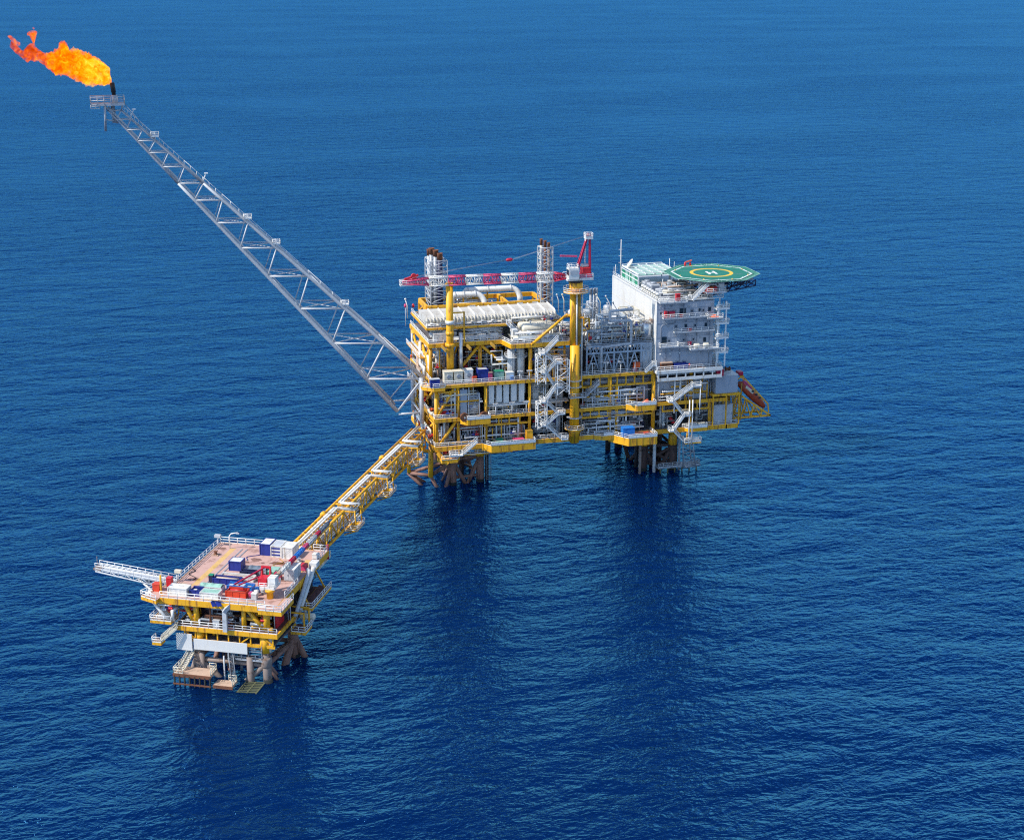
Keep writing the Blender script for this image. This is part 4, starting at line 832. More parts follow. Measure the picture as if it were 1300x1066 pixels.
for k, (pp) in enumerate(([(48, 128, 136), (62, 122, 150), (78, 128, 176), (95, 145, 190), (112, 160, 196), (128, 170, 192)], [(172, 112, 126), (186, 102, 128), (202, 98, 176), (212, 96, 186), (220, 96, 172), (230, 98, 124), (236, 102, 112)], [(206, 76, 86), (213, 72, 88), (220, 78, 86)], [(378, 168, 205), (392, 156, 210), (410, 158, 214), (428, 178, 214)])):
    flame(0, 20, 7.0+k, pp).build('flame_tongue', 'flame', fl)

# ------------------------------------------------------------------ roof-top equipment of the left module
xs = [-.2+i*(37.6/13) for i in range(14)]
for k in range(13):
    a, b_ = xs[k]+.06, xs[k+1]-.06; t = thing('air_cooler', f'white flat-topped air cooler bay, {ORD[k]} from the left end of the row', 'air cooler', ((a+b_)/2, 14.5, 45), 'row of white air cooler bays')
    q = MB(); pf = [(a, 10.2, 45.9), (b_, 10.2, 45.9), (b_, 10.2, 46.6), (a, 10.2, 46.6)]
    q.face([(a, 10.2, 45.6), (b_, 10.2, 45.6), (b_, 10.2, 46.6), (a, 10.2, 46.6)]); q.face([(a, 10.2, 46.6), (b_, 10.2, 46.6), (b_, 12.2, 47.5), (a, 12.2, 47.5)]); q.face([(a, 12.2, 47.5), (b_, 12.2, 47.5), (b_, 19.2, 47.9), (a, 19.2, 47.9)])
    q.face([(a, 19.2, 45.6), (a, 10.2, 45.6), (a, 10.2, 46.6), (a, 12.2, 47.5), (a, 19.2, 47.9)]); q.face([(b_, 10.2, 45.6), (b_, 19.2, 45.6), (b_, 19.2, 47.9), (b_, 12.2, 47.5), (b_, 10.2, 46.6)]); q.face([(b_, 19.2, 45.6), (a, 19.2, 45.6), (a, 19.2, 47.9), (b_, 19.2, 47.9)]); q.face([(a, 10.2, 45.6), (a, 19.2, 45.6), (b_, 19.2, 45.6), (b_, 10.2, 45.6)])
    q.build('housing', 'cooler_top', t)
    q = MB(); q.bar((b_-.1, 12.2, 47.6), (b_-.1, 19.2, 48.0), .3, .2); q.bar((b_-.1, 10.15, 46.66), (b_-.1, 12.2, 47.58), .3, .2); q.build('ridge', 'rail_white', t)
    for x in (a+.4, (a+b_)/2, b_-.4):
        q = MB(); q.pipe([(x, 9.9, 45.0), (x, 9.9, 46.5), (x, 10.15, 47.3), (x, 10.9, 47.4)], .13, 6); q.build('header_pipe', 'cream', t)
    q = MB(); q.tube((a, 9.5, 45.5), (b_, 9.5, 45.5), .25, 8); q.lathe(((a+b_)/2, 9.2, 45), ((a+b_)/2, 9.2, 46.4), [(0, .2), (.9, .2), (.92, .4), (1.2, .4)], 8); q.build('manifold', ('white', 'cream', 'light_grey')[k % 3], t)
    for x in (a+.1, b_-.1): ob_box('leg', 'white', t, x-.1, x+.1, 10.3, 10.5, 44.95, 45.597)
for k, (y, z, r, lab) in enumerate(((8.4, 43.6, 1.05, 'long pale horizontal drum lying behind its white twin under the cooler row'), (4.6, 43.4, 1.35, 'long white horizontal drum in front on the upper deck near the crane'))):
    t = thing('horizontal_drum', lab, 'drum', (30.6, y, L4)); MB().vessel((25.6, y, z+r-.5), (35.6, y, z+r-.5), r, 18).build('shell', 'cream', t)
    for x in (27.5, 30.5, 33.6): MB().bar((x, y, L4+.05), (x, y, z), 1.6, .5).build('support', 'light_grey', t)
    for x in (28.2, 32.8): MB().lathe((x, y, z+2*r-.6), (x, y, z+2*r+.3), [(0, .2), (.5, .2), (.52, .34), (.7, .34)], 8).build('nozzle', 'white', t)
for k, (x0, yb, zb, x1, lab) in enumerate(((10.5, 24.0, 49.6, 17.2, 'shorter white exhaust duct bending down behind the boom-rest post'), (15, 27.5, 50.0, 28.6, 'longer arched white exhaust duct lying across the roof frame'))):
    t = thing('exhaust_duct', lab, 'duct', (x0, yb, zb-2)); r = .82
    arc = [(x1+2.6*math.sin(a), yb-1.2*(1-math.cos(a)), zb+r-2.6*(1-math.cos(a))) for a in [i*math.pi/2/6 for i in range(7)]]
    MB().pipe([(x0, yb, zb-2), (x0, yb, zb+r-.6), (x0+.5, yb, zb+r)]+arc+[(x1+2.6, yb-1.2, zb-3.4)], r, 14).build('duct', 'white', t)
    for x in (x0+.8, (x0+x1)/2, x1): MB().lathe((x, yb, zb+r), (x+.3, yb, zb+r), [(0, r+.14), (.3, r+.14)], 14).build('flange', 'light_grey', t)
    MB().bar(((x0+x1)/2, yb, 44.9), ((x0+x1)/2, yb, zb), .4).build('support', 'yellow', t)
def stack_tower(lab, x0, x1, y0, y1, zb, zt, pipes, m='light_grey', bays=8, pm='rust', skew=0):
    t = thing('exhaust_tower', lab, 'exhaust tower', ((x0+x1)/2, (y0+y1)/2, zb)); C4 = [(x0, y0), (x1, y0), (x1, y1), (x0, y1)]
    for c in C4: MB().bar((*c, zb), (*c, zt), .26).build('corner_post', m, t)
    for k in range(4):
        a, b_ = C4[k], C4[(k+1) % 4]; q = MB(); A = [Vector((*a, zb+(zt-zb)*i/bays)) for i in range(bays+1)]; Bq = [Vector((*b_, zb+(zt-zb)*i/bays)) for i in range(bays+1)]; q.lattice(A, Bq, .12, 4, 'z'); q.build('lattice', m, t)
    for x, y, r, h, col in pipes:
        p = MB().tube((x, y, zb), (x, y, zt+h-1.8), r, 12).build('exhaust_pipe', col, t); MB().lathe((x, y, zt+h-1.8), (x, y, zt+h), [(0, r*1.08), (1.6, r*1.08), (1.8, r*1.2), (1.75, r*.9), (1.0, r*.85)], 12).build('pipe_end', pm, p)
    return t
stack_tower('white lattice exhaust tower with four rusty pipe ends on the left', 4.4, 9.3, 24, 31, 45, 60.4, [(5.8, 28.6, .75, 3.0, 'steel'), (6.6, 26.8, .75, 2.7, 'steel'), (7.5, 25.4, .75, 2.0, 'navy'), (5.4, 30.2, .6, 2.4, 'light_grey')], bays=9)
t_ = stack_tower('white lattice exhaust tower of slim rusty pipes near the crane', 35.4, 38.9, 19.2, 22.6, 45, 63.6, [(36.2, 21.8, .4, 2.2, 'cream'), (37.1, 21.0, .42, 1.8, 'rust'), (38.0, 20.4, .4, 1.3, 'brown_grey')], bays=11)
# ------------------------------------------------------------------ grey process module right of the crane
gm = thing('grey_module', 'blue-grey steel process module with crossed braces beside the white block', 'process module', (52, 8, L3))
G = 'module_grey'
def gb(p, q, w_=.4): return MB().bar(p, q, w_).build('frame_beam', G, gm)
gx = [43.6, 47.6, 51.6, 55.6, 59.6, 62.4]; 
for y in (1.4, 9, 17):
    for x in gx: MB().bar((x, y, L3), (x, y, 38.6), .42).build('frame_post', G, gm)
    gb((43.4, y, 36.6), (62.6, y, 36.6), .5); gb((43.4, y, 38.6), (62.6, y, 38.6), .5)
for x in gx: gb((x, 1.6, 38.6), (x, 16.8, 38.6), .35)
for k in range(5):
    a, b_ = gx[k]+.2, gx[k+1]-.2; mxx = (a+b_)/2; q = MB(); q.tube((a, 1.4, L3+.2), (mxx, 1.4, 36.4), .2, 6); q.tube((b_, 1.4, L3+.2), (mxx, 1.4, 36.4), .2, 6); q.build('cross_brace', G, gm)
    q = MB(); n = 4; A = [Vector((a+(b_-a)*i/n, 1.4, 38.5)) for i in range(n+1)]; Bq = [Vector((a+(b_-a)*i/n, 1.4, 36.8)) for i in range(n+1)]; q.lattice(A, Bq, .12, 5, 'z'); q.build('web', G, gm)
ob_box('module_deck', 'grating', gm, 43.3, 62.7, 1.2, 17.2, 38.86, 39.05); MB().rail([(43.4, 17, 39.05), (43.4, 1.3, 39.05), (62.6, 1.3, 39.05)]).build('handrail', G, gm)
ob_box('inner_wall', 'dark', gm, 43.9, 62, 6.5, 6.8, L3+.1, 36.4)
# upper blocks on the module
for x0, x1, y0, y1, z1, nb in ((48.2, 55.4, 2.4, 7.5, 46.2, 3), (43.8, 47.6, 9, 15, 47.6, 2), (56.2, 60.6, 6, 12, 44.6, 2)):
    for x in (x0, x1):
        for y in (y0, y1): MB().bar((x, y, 39.05), (x, y, z1), .32).build('upper_post', G, gm)
    for k in range(1, 4):
        z = 39.05+(z1-39.05)*k/3
        for p, q in (((x0, y0), (x1, y0)), ((x1, y0), (x1, y1)), ((x1, y1), (x0, y1)), ((x0, y1), (x0, y0))): MB().bar((*p, z), (*q, z), .26).build('upper_beam', G, gm)
    q = MB()
    for k in range(nb): xa, xb = x0+(x1-x0)*k/nb, x0+(x1-x0)*(k+1)/nb; q.tube((xa, y0, 39.1), ((xa+xb)/2, y0, 41.3), .12, 5); q.tube((xb, y0, 39.1), ((xa+xb)/2, y0, 41.3), .12, 5)
    q.build('cross_brace', G, gm)
bigp = thing('looped_pipe', 'thick pale pipe stepping in square loops up the front of the grey module', 'pipe', (50, .9, L3))
MB().pipe([(47.7, .75, L3+.05), (47.7, .75, 38.0), (47.9, .75, 38.4), (56.0, .75, 38.9), (56.3, .75, 39.2), (56.3, .75, 45.2), (56.0, .75, 45.6), (50.2, .75, 45.8), (49.9, .75, 46.1), (49.9, .75, 48.2), (50.2, .75, 48.5), (56.5, .75, 48.7), (56.5, 4, 48.7)], .36, 12).build('pipe', 'light_grey', bigp)
for z in (34, 42): MB().lathe((47.7 if z < 38 else 56.3, .75, z), (47.7 if z < 38 else 56.3, .75, z+.4), [(0, .55), (.4, .55)], 12).build('flange', 'light_grey', bigp)
sk = dict(F=None)
skid('grey equipment skid with a pale vessel on top of the module beside the crane', 44, 48, 2, 6, 39.06, 4, G, 'light_grey', 11, cat='skid')
skid('grey equipment skid high in the middle of the module', 49, 55, 3, 7, 42.3, 3.6, G, 'module_grey', 12)
skid('cream equipment skid against the white block wall', 58.4, 62.4, 3, 8, 39.06, 4.2, G, 'cream', 13)
skid('small cream skid on the rear upper corner of the module', 57, 61.5, 9, 14, 42, 4.4, 'cream', 'silver', 14)
for k, (x, y, z, h, r, m, lab) in enumerate(((59.5, 14, 39.06, 6.5, 1.1, 'cream', 'cream upright vessel standing close to the white block'), (45.3, 12, 39.06, 7.6, 1.0, 'light_grey', 'tall grey upright vessel behind the crane column'), (53, 12, 39.06, 8.8, 1.2, 'silver', 'silver upright vessel at the back of the grey module'), (62.6, -.0, L3+.02, 9, .0, '', ''))):
    if r: vvessel(lab, x, y, z, h, r, m)
tk = thing('silver_tank', 'tall dull silver tank at the foot of the white block', 'tank', (61.6, 1.6, L3)); MB().lathe((61.6, 3.0, 39.06), (61.6, 3.0, 44.2), [(0, 1.5), (4.6, 1.5), (5.0, 1.2), (5.14, .1)], 18).build('shell', 'silver', tk); MB().box(60, 63.0, 1.4, 4.4, L3+.35, 39.05).build('base', 'light_grey', tk)
MB().rail([(60.2, 1.6, 44.2), (63.0, 1.6, 44.2), (63.0, 4.4, 44.2)], .9, 1.4).build('top_rail', 'wood', tk)
st2 = stack_tower('grey lattice vent tower with a bundle of vertical pipes behind the grey module', 47.6, 50.2, 12, 14.4, 39.1, 48.6, [(48.1+.5*i, 12.8+.3*(i % 2), .2, 4.0, 'light_grey') for i in range(5)], bays=6, pm='steel')
hvessel('fat white horizontal vessel behind the yellow crane column', 40.6, 47, 9.5, 45, 1.1, 'white')
for k in range(4): 
    t = thing('inclined_pipe', f'white slanting pipe behind the crane column, {ORD[k]} from the left', 'pipe', (43.4+.9*k, 6, 39.2), 'slanting white pipes beside the crane'); MB().pipe([(43.0+.9*k, 4.4, 39.1), (43.0+.9*k, 4.4, 40), (45.8+.9*k, 8.5, 44.5), (45.8+.9*k, 9, 44.5)], .26, 8).build('pipe', 'white', t); MB().lathe((43.0+.9*k, 4.4, 39.5), (43.0+.9*k, 4.4, 39.8), [(0, .4), (.3, .4)], 8).build('flange', 'light_grey', t)
yf = thing('pipe_support_structure', 'small yellow steel frame of white pipes between the crane and the grey module', 'pipe frame', (43, 6, L4)); 
for x in (41.4, 44.8):
    for y in (3.2, 8): MB().bar((x, y, 39.0), (x, y, 46.2), .4).build('post', 'yellow', yf)
for z in (43, 46.2): 
    for p, q in (((41.4, 3.2), (44.8, 3.2)), ((41.4, 8), (44.8, 8)), ((41.4, 3.2), (41.4, 8))): MB().bar((*p, z), (*q, z), .4).build('beam', 'yellow', yf)
for p, q in (((41.4, 3.2, 43), (44.8, 3.2, 46)), ((44.8, 3.2, 43), (41.4, 3.2, 46))): MB().tube(p, q, .16, 6).build('brace', 'yellow', yf)

# ------------------------------------------------------------------ deck equipment, front bays
WG_, GR, MX = ['white', 'light_grey', 'silver', 'cream'], ['light_grey', 'steel', 'module_grey', 'white'], ['white', 'cream', 'light_grey', 'yellow', 'silver', 'wood']
pw = [('tangle of white pipes on the left end of the lowest deck', 1, 6, 1, 5, L1, L2-1.2, 12, MX), ('white and grey pipes on the lowest deck beside the stair foot', 7, 13.6, 1, 6, L1, L2-1.2, 14, GR), ('pipes in the shade behind the green tarpaulin', 15.2, 26.4, 2, 7, L1, 18.2, 16, GR), ('pipes on the lowest deck behind the white stair tower', 27.6, 38, 1.5, 7, L1, L2-1.2, 16, GR), ('dim pipes on the lowest deck just right of the crane column', 42, 51.5, 1, 7, L1, 18.3, 14, GR),
      ('pipes at the left corner of the second deck', 1, 6, 1.2, 5, L2, L3-1.2, 12, MX), ('pipes under the white ducts of the second deck', 15.2, 26, 2, 6, L2, 26, 18, WG_), ('white pipes on the second deck behind the stair tower', 27.6, 38, 1, 6.5, L2, L3-1.2, 18, WG_), ('dim pipes in front of the ochre wall right of the crane', 42, 50, 1, 3, L2, 26.8, 10, ['light_grey', 'steel', 'ochre', 'white']),
      ('pipes beside the grey doors of the lowest deck under the white block', 64.4, 72, 1, 5, L1, L2-1.4, 12, GR), ('pipes on the lowest deck below the lifeboat', 75, 84, 2, 8, L1, L2-1.2, 12, GR), ('dark pipes on the second deck below the lifeboat ramp', 81, 88, 1, 6, 17, 27, 14, ['steel', 'dark', 'ochre', 'light_grey']),
      ('white pipes on the third deck left of the boom-rest post', 1, 5, 7, 12, L3, L4-1.2, 14, MX), ('pipes in front of the dark wall on the third deck', 9.5, 26, 8, 14, L3, L4-1.2, 20, ['light_grey', 'silver', 'steel', 'white', 'ochre']), ('tall white pipes on the third deck near the crane', 28, 38.5, 3, 9, L3, L4-1.2, 20, WG_),
      ('white pipes under the cooler row on the left', .6, 9, 9, 12, L4, 44.4, 14, WG_), ('white pipes under the middle of the cooler row', 9.5, 22, 8.9, 12, L4, 44.6, 22, WG_), ('white pipes on the upper deck around the drums', 22.5, 37, 1.2, 10, L4, 43.4, 20, WG_), ('white pipes on the upper deck beside the crane column', 37, 41, 2, 9, L4, 45.4, 12, WG_),
      ('white pipes heaped on the crest of the cooler deck', 23.4, 38.6, 8.8, 10.6, 44.9, 46.6, 18, WG_), ('cream pipes between the exhaust ducts on the roof', 9, 24, 21.5, 30, 45, 48.5, 16, ['cream', 'wood', 'ochre', 'silver', 'white']),
      ('grey pipes inside the lower part of the grey module', 44.2, 62, 2, 6, L3, 36.2, 18, [G, 'light_grey', 'steel', 'silver']), ('grey pipes crowding the top of the grey module', 44, 57, 1.8, 10, 39.2, 45.6, 26, [G, 'light_grey', 'silver', 'cream']), ('cream pipes along the foot of the white block', 57, 62.4, 2, 12, 39.2, 45.2, 18, ['cream', 'silver', 'light_grey', 'white'])]
for k, (lab, x0, x1, y0, y1, z0, z1, n, cols) in enumerate(pw): pipework(lab, x0, x1, y0, y1, z0, z1, int(n*1.7), 100+k, cols)
# piping on the sunlit left end
for k, (lab, y0, y1, z0, z1) in enumerate((('colourful pipes on the left end between third and upper decks', 8, 30, L3, L4-1.2), ('yellow and white pipes on the left end of the second deck', 2, 30, L2, L3-1.2), ('yellow and cream pipes on the left end of the lowest deck', 2, 30, L1, L2-1.2))):
    rn = random.Random(50+k); t = thing('pipework', lab, 'pipework', (1, (y0+y1)/2, z0))
    for i in range(20):
        y, yy = y0+(y1-y0)*rn.random(), y0+(y1-y0)*rn.random(); z = z0+(z1-z0)*rn.uniform(.05, .9); x = rn.uniform(-.6, 3); r = rn.choice((.14, .18, .24, .32, .4)); c = rn.choice(['white', 'cream', 'yellow', 'orange', 'light_grey', 'silver', 'wood', 'white', 'yellow', 'rust'])
        z2 = z0+(z1-z0)*rn.random(); MB().pipe([(x, y, z0), (x, y, z), (x, yy, z), (x, yy, z2)], r, 8).build('pipe', c, t)
    for i in range(5):
        y = y0+(y1-y0)*rn.random(); z = z0+rn.uniform(.5, 3); MB().lathe((-.6, y, z), (.4, y, z), [(0, .4), (.15, .4), (.17, .25), (.4, .45), (.7, .45), (.9, .25), (1, .4)], 8).build('valve', rn.choice(('red', 'orange', 'blue', 'white')), t)
for k, (lab, a) in enumerate((('cream and grey pipes looping over the front of the accommodation roof', (64, 79, .4, 6, ROOF, ROOF+3.0)), ('pipes and hoops around the roof units beside the helideck', (68, 79, 6, 16, ROOF, ROOF+3.4)), ('grey pipes and trays under the helideck edge', (78, 85, -1, 8, ROOF+1, 55)))): pipework(lab, *a, 22, 300+k, ['cream', 'light_grey', 'wood', 'white', 'steel'], rmax=.2)
for k, (lab, a, cols) in enumerate((('thin pipes and conduits on the front edge of the lowest deck left', (1, 27, .2, 1, L1, L2-1.2), ['rail_white', 'light_grey', 'yellow', 'rust']), ('thin pipes and conduits on the front edge of the second deck left', (1, 13, .2, .9, L2, L3-1.2), ['rail_white', 'white', 'yellow', 'cream']), ('thin white pipes along the front edge of the upper deck', (21, 38, .3, 1.2, L4, L4+3.4), ['rail_white', 'white', 'cream']), ('thin conduits on the front of the decks right of the crane', (42, 63, .2, 1, L1, L2-1.2), ['rail_white', 'light_grey', 'steel']), ('thin conduits below the third deck right of the crane', (42, 63, .2, 1.2, L2, 27.2), ['light_grey', 'rail_white', 'yellow']), ('thin pipes below the accommodation front deck', (64, 80, -.2, 1.0, L2, L3-2.6), ['light_grey', 'rail_white', 'yellow', 'steel']), ('white pipes standing before the dark third deck wall', (16, 27, 4.6, 6, L3, L4-2.0), ['light_grey', 'white', 'silver']), ('white pipes between the stair tower and the crane on the third deck', (28, 38, .8, 3, L3, L4-1.4), ['rail_white', 'white', 'cream', 'yellow']))):
    pipework(lab, *a, 13 if k == 6 else 22, 400+k, cols, rmax=.16)
# long pipe racks along the front
for k, (lab, x0, x1, y, z, m) in enumerate((('bundle of long white pipes under the third deck left of the stair tower', 14.6, 38.4, 1.3, 23.6, 'rail_white'), ('bundle of long grey pipes under the third deck right of the crane', 41.5, 63, 1.5, 27.8, 'steel'), ('bundle of long white pipes along the upper deck edge', 7, 21, 7.4, 41.6, 'white'), ('bundle of long pipes beneath the second deck right of the crane', 41.5, 62, 1.2, 18.8, 'light_grey'))):
    t = thing('pipe_rack', lab, 'pipe rack', ((x0+x1)/2, y, z))
    for i in range(4): MB().tube((x0, y+.5*i, z+.35*(i % 2)), (x1, y+.5*i, z+.35*(i % 2)), (.2, .28, .16, .22)[i], 8).build('pipe', (m, 'light_grey', m, 'white')[i], t)
    for i in range(5): xx = x0+.8+(x1-x0-1.6)*i/4; MB().box(xx-.15, xx+.15, y-.3, y+1.9, z-.55, z-.3).build('bracket', 'yellow', t)
# third deck, left: cabinets and boxes behind the rail
TD = L3+.02
for k, (a, b_, h, m, lab) in enumerate(((563.5, 574.5, 3.2, 'cream', 'cream vent housing with rounded look, first of three on the third deck'), (576, 587, 3.2, 'cream', 'cream vent housing in the middle of three on the third deck'), (589, 600, 3.4, 'white', 'white vent housing nearest the blue bin on the third deck'))):
    x0, x1 = fx(a, 478, 2), fx(b_, 478, 2); t = cabinet(lab, x0, x1, 1.4, 3.6, TD, h, m, doors=2, cat='vent housing', name='vent_housing')
    MB().lathe(((x0+x1)/2, 1.36, TD+h*.62), ((x0+x1)/2, 1.2, TD+h*.62), [(0, .62), (.14, .62), (.15, .4)], 16).build('fan_ring', 'steel', t)
container('tall blue waste bin standing on the third deck left of the green tank', fx(606, 475, 2), fx(619, 475, 2), 1.2, 3.4, TD, 3.4, 'blue', 'light_grey', ribbed=False)
def box_thing(name, lab, cat, x0, x1, y0, y1, z, h, m, lid=None, trim='light_grey'):
    t = thing(name, lab, cat, ((x0+x1)/2, (y0+y1)/2, z)); ob_box('body', m, t, x0, x1, y0, y1, z+.12, z+h); ob_box('lid', lid or m, t, x0-.06, x1+.06, y0-.06, y1+.06, z+h+.003, z+h+.14); ob_box('runner', trim, t, x0+.1, x0+.35, y0, y1, z, z+.117); ob_box('runner', trim, t, x1-.35, x1-.1, y0, y1, z, z+.117); return t
box_thing('storage_box', 'pale green tank box on the third deck beside the blue bin', 'box', fx(627, 473, 2), fx(639, 473, 2), 1.4, 3.2, TD, 2.4, 'pale_green', 'green')
box_thing('storage_box', 'small orange box at the foot of the third white vent housing', 'box', fx(600, 478, 1), fx(605, 478, 1), .8, 1.9, TD, 1.5, 'orange', 'vermilion')
box_thing('storage_box', 'small pink box between the blue bin and the pale green tank', 'box', fx(620.5, 474, 1), fx(625, 474, 1), .9, 2, TD, 2.4, 'pink_red', 'wood')
box_thing('storage_box', 'white crate standing right of the pale green tank', 'box', fx(642, 472, 1), fx(652, 472, 1), .9, 2.6, TD, 2.0, 'white')
box_thing('storage_box', 'small turquoise crate at the rail near the stair tower', 'box', fx(648, 476, .5), fx(652, 476, .5), .4, 1.2, TD, 1.0, 'bright_blue')
t = box_thing('electrical_cabinet', 'dark blue cabinet on the white corner platform at the left', 'panel', -1.4, 1.2, -1.2, .2, L3-.17, 2.3, 'blue', 'light_grey')
hvessel('white horizontal vessel in front of the dark third deck wall', 15, 20.5, 11, L3+.05, 1.0, 'white')
for k, (x, lab) in enumerate(((22.6, 'grey upright vessel wrapped in pipes on the third deck, left of a pair'), (25.2, 'white upright vessel wrapped in pipes on the third deck, right of a pair'))): vvessel(lab, x, 4, TD, 8.2, 1.15, ('light_grey', 'white')[k])
for k, (x, y, m, lab) in enumerate(((3.2, 9.5, 'silver', 'slim silver column vessel at the left end of the third deck'), (7.0, 9.6, 'cream', 'slim cream column vessel behind the boom-rest post'), (12.2, 11.5, 'rust', 'rust-stained column vessel in the dark third deck bay'), (31, 7, 'silver', 'silver column vessel beside the top of the stair tower'))): vvessel(lab, x, y, TD, 8.4, .75, m, ring=False)
# second deck
cabinet('big pale grey generator enclosure on the second deck', fx(584, 525, 0)+.2, fx(593, 525, 0)+.1, .2, 3.2, L2+.05, 7.6, 'wall_grey', cat='enclosure', doors=1)
t = skid('grey framed cooler unit beside the pale generator enclosure', fx(595, 525, 0), fx(608, 525, 0)+.2, .2, 3.0, L2+.05, 6.4, 'light_grey', 'silver', 21); 
q = MB(); [q.box(fx(595, 525)+.3, fx(608, 525)-.2, .1, .16, L2+.8+.5*i, L2+1.05+.5*i) for i in range(11)]; q.build('grille', 'steel', t)
for k, (px, lab) in enumerate(((590, 'brown hose reel at the left end of the pale ledge'), (615, 'brown hose reel at the right end of the pale ledge'))):
    x = fx(px, 530, -2); t = thing('hose_reel', lab, 'hose reel', (x, -2, L2-.2)); MB().lathe((x, -2.2, L2+.5), (x, -1.2, L2+.5), [(0, 1.2), (.15, 1.2), (.16, .9), (.84, .9), (.85, 1.2), (1, 1.2)], 20).build('drum', 'rust', t); ob_box('stand', 'brown', t, x-.5, x+.5, -2.0, -1.4, L2-.15, L2+.3); MB().tube((x, -2.3, L2+.5), (x, -1.1, L2+.5), .25, 10).build('hub', 'light_grey', t)
skid('small pump skid with a red motor at the left of the second deck', 1.6, 5.8, .4, 2.6, L2+.02, 2.4, 'light_grey', 'red', 22); hvessel('small pale vessel above the left second deck rail', 3.4, 6, 1.4, 25.6, .5, 'cream')
ob = thing('orange_tarpaulin', 'orange tarpaulin bundle on the second deck bay by the stairs', 'tarpaulin', (60.4, -1.6, L2+.36)); 
def heap(name, m, par, x0, x1, y0, y1, z, h, seed):
    q = MB(); n, k2 = 10, 7; V_ = [[Vector((x0+(x1-x0)*i/n, y0+(y1-y0)*j/k2, z+h*max(0, min(1, 2.6*min(i/n, 1-i/n)))*max(0, min(1, 2.6*min(j/k2, 1-j/k2)))*(.7+.6*abs(noise.noise(Vector((i*.45+seed, j*.5, 1))))))) for j in range(k2+1)] for i in range(n+1)]
    for i in range(n):
        for j in range(k2): q.face([V_[i][j], V_[i+1][j], V_[i+1][j+1], V_[i][j+1]], True)
    return q.build(name, m, par)
heap('sheet', 'orange', ob, 58.9, 62.2, -2.5, -.5, L2+.36, 1.5, 1); ob_box('load', 'wood', ob, 59.6, 61.6, -2, -1, L2+.36, L2+1.0)
ob = thing('grey_tarpaulin', 'dark grey covered pallet beside the orange tarpaulin', 'pallet', (57.2, -1.6, L2+.36)); heap('sheet', 'tarp_grey', ob, 55.8, 58.7, -2.3, -.5, L2+.36, 1.2, 4); ob_box('pallet', 'wood', ob, 56.3, 58.3, -1.9, -.9, L2+.36, L2+.8)
# lowest deck
ob = thing('green_tarpaulin', 'green tarpaulin sheet over stores on the lowest left bay', 'tarpaulin', (18, -1.6, L1+.26)); heap('sheet', 'green', ob, 15.4, 20.6, -2.6, 1.2, L1+.26, 1.5, 9); ob_box('load', 'wood', ob, 16.4, 19.6, -1.6, .4, L1+.26, L1+1.1)
box_thing('yellow_locker', 'tall yellow locker at the right end of the green tarpaulin bay', 'locker', 25.6, 27.3, -1.4, 0, L1+.26, 2.7, 'yellow', 'ochre'); box_thing('storage_box', 'pink pallet box on the lowest bay next to the yellow locker', 'box', 21.6, 24.6, -2.6, -.8, L1+.26, .8, 'wood', 'pink_red')
box_thing('bright_blue_box', 'bright blue box on the large lowest bay right of the crane', 'box', 52.6, 56.0, -4.8, -2.6, L1+.06, 2.5, 'bright_blue', 'bright_blue', 'blue')
box_thing('storage_box', 'small orange box on the lowest bay beside grey doors', 'box', 59, 60.2, -4.6, -3.8, L1+.06, .7, 'orange', 'vermilion')
for k, (x, m, lab) in enumerate(((55.0, 'navy', 'dark drum cluster in the doorway behind the bright blue box'), (58.2, 'red', 'red upright drum in the doorway of the lowest bay'), (61.0, 'navy', 'round dark blue drum beside the grey door'))):
    t = thing('oil_drum', lab, 'drum', (x, 3.2, L1)); MB().lathe((x, 3.2, L1+.03), (x, 3.2, L1+2.0), [(0, .7), (.6, .7), (.63, .75), (.7, .7), (1.3, .7), (1.33, .75), (1.4, .7), (1.9, .7), (1.95, .6)], 16).build('body', m, t); MB().lathe((x, 3.2, L1+1.95), (x, 3.2, L1+2.1), [(0, .16), (.12, .16)], 8).build('cap', 'light_grey', t)
box_thing('storage_box', 'white box on the lowest deck below the grey walls', 'box', 74.2, 76, -1.3, -.2, L1+.16, 1.1, 'white'); box_thing('storage_box', 'pale box right of its white twin on the lowest deck', 'box', 76.6, 78.4, -1.3, -.2, L1+.16, 1.1, 'cream')
cabinet('grey ribbed switch room on the right end of the lowest deck', 81.6, 87.6, .6, 6, L1+.02, 5.6, 'light_grey_ribbed', cat='cabin', doors=2, name='switch_room')
cabinet('pale blue-grey equipment room on the right end below the accommodation block', 81.6, 88.4, -.6, 5, 22.8, 5.2, 'wall_grey', cat='room', doors=1, name='equipment_room', roof='white')
o = MB().box(80.6, 89.2, -.9, 12, 22.1, 22.77).build('room_platform', 'yellow', plat)
for x in (81, 85, 89): B('hanger', 'yellow', (x, -.6, L1), (x, -.6, 22.1), .35)
skid('red and white pump skid in the lowest left corner', 2, 6, .6, 3, 10.45, 1.6, 'light_grey', 'red', 31)
skid('grey pump skid by the rail of the lowest deck left', 7.2, 13, 1, 4, L1+.02, 4.6, 'light_grey', 'steel', 32); skid('white equipment skid in the shade behind the pink pallet box', 20.6, 25.6, 1.2, 4.4, L1+.02, 4, 'light_grey', 'white', 33)
hvessel('grey horizontal vessel on the lowest deck behind the stair tower', 29, 36, 4.5, L1+.05, 1.2, 'light_grey'); hvessel('dim grey horizontal vessel on the lowest deck right of the crane', 43, 49, 5, L1+.05, 1.1, 'steel')
vvessel('white upright vessel on the second deck behind the stair tower', 29.5, 4, L2+.02, 7.6, 1.2, 'white'); vvessel('grey upright vessel on the second deck next to the crane column', 36.4, 3.6, L2+.02, 7.4, 1.1, 'light_grey'); vvessel('cream upright vessel in the second deck corner by the stair tower', 33, 5.6, L2+.02, 7.2, .9, 'cream', ring=False)
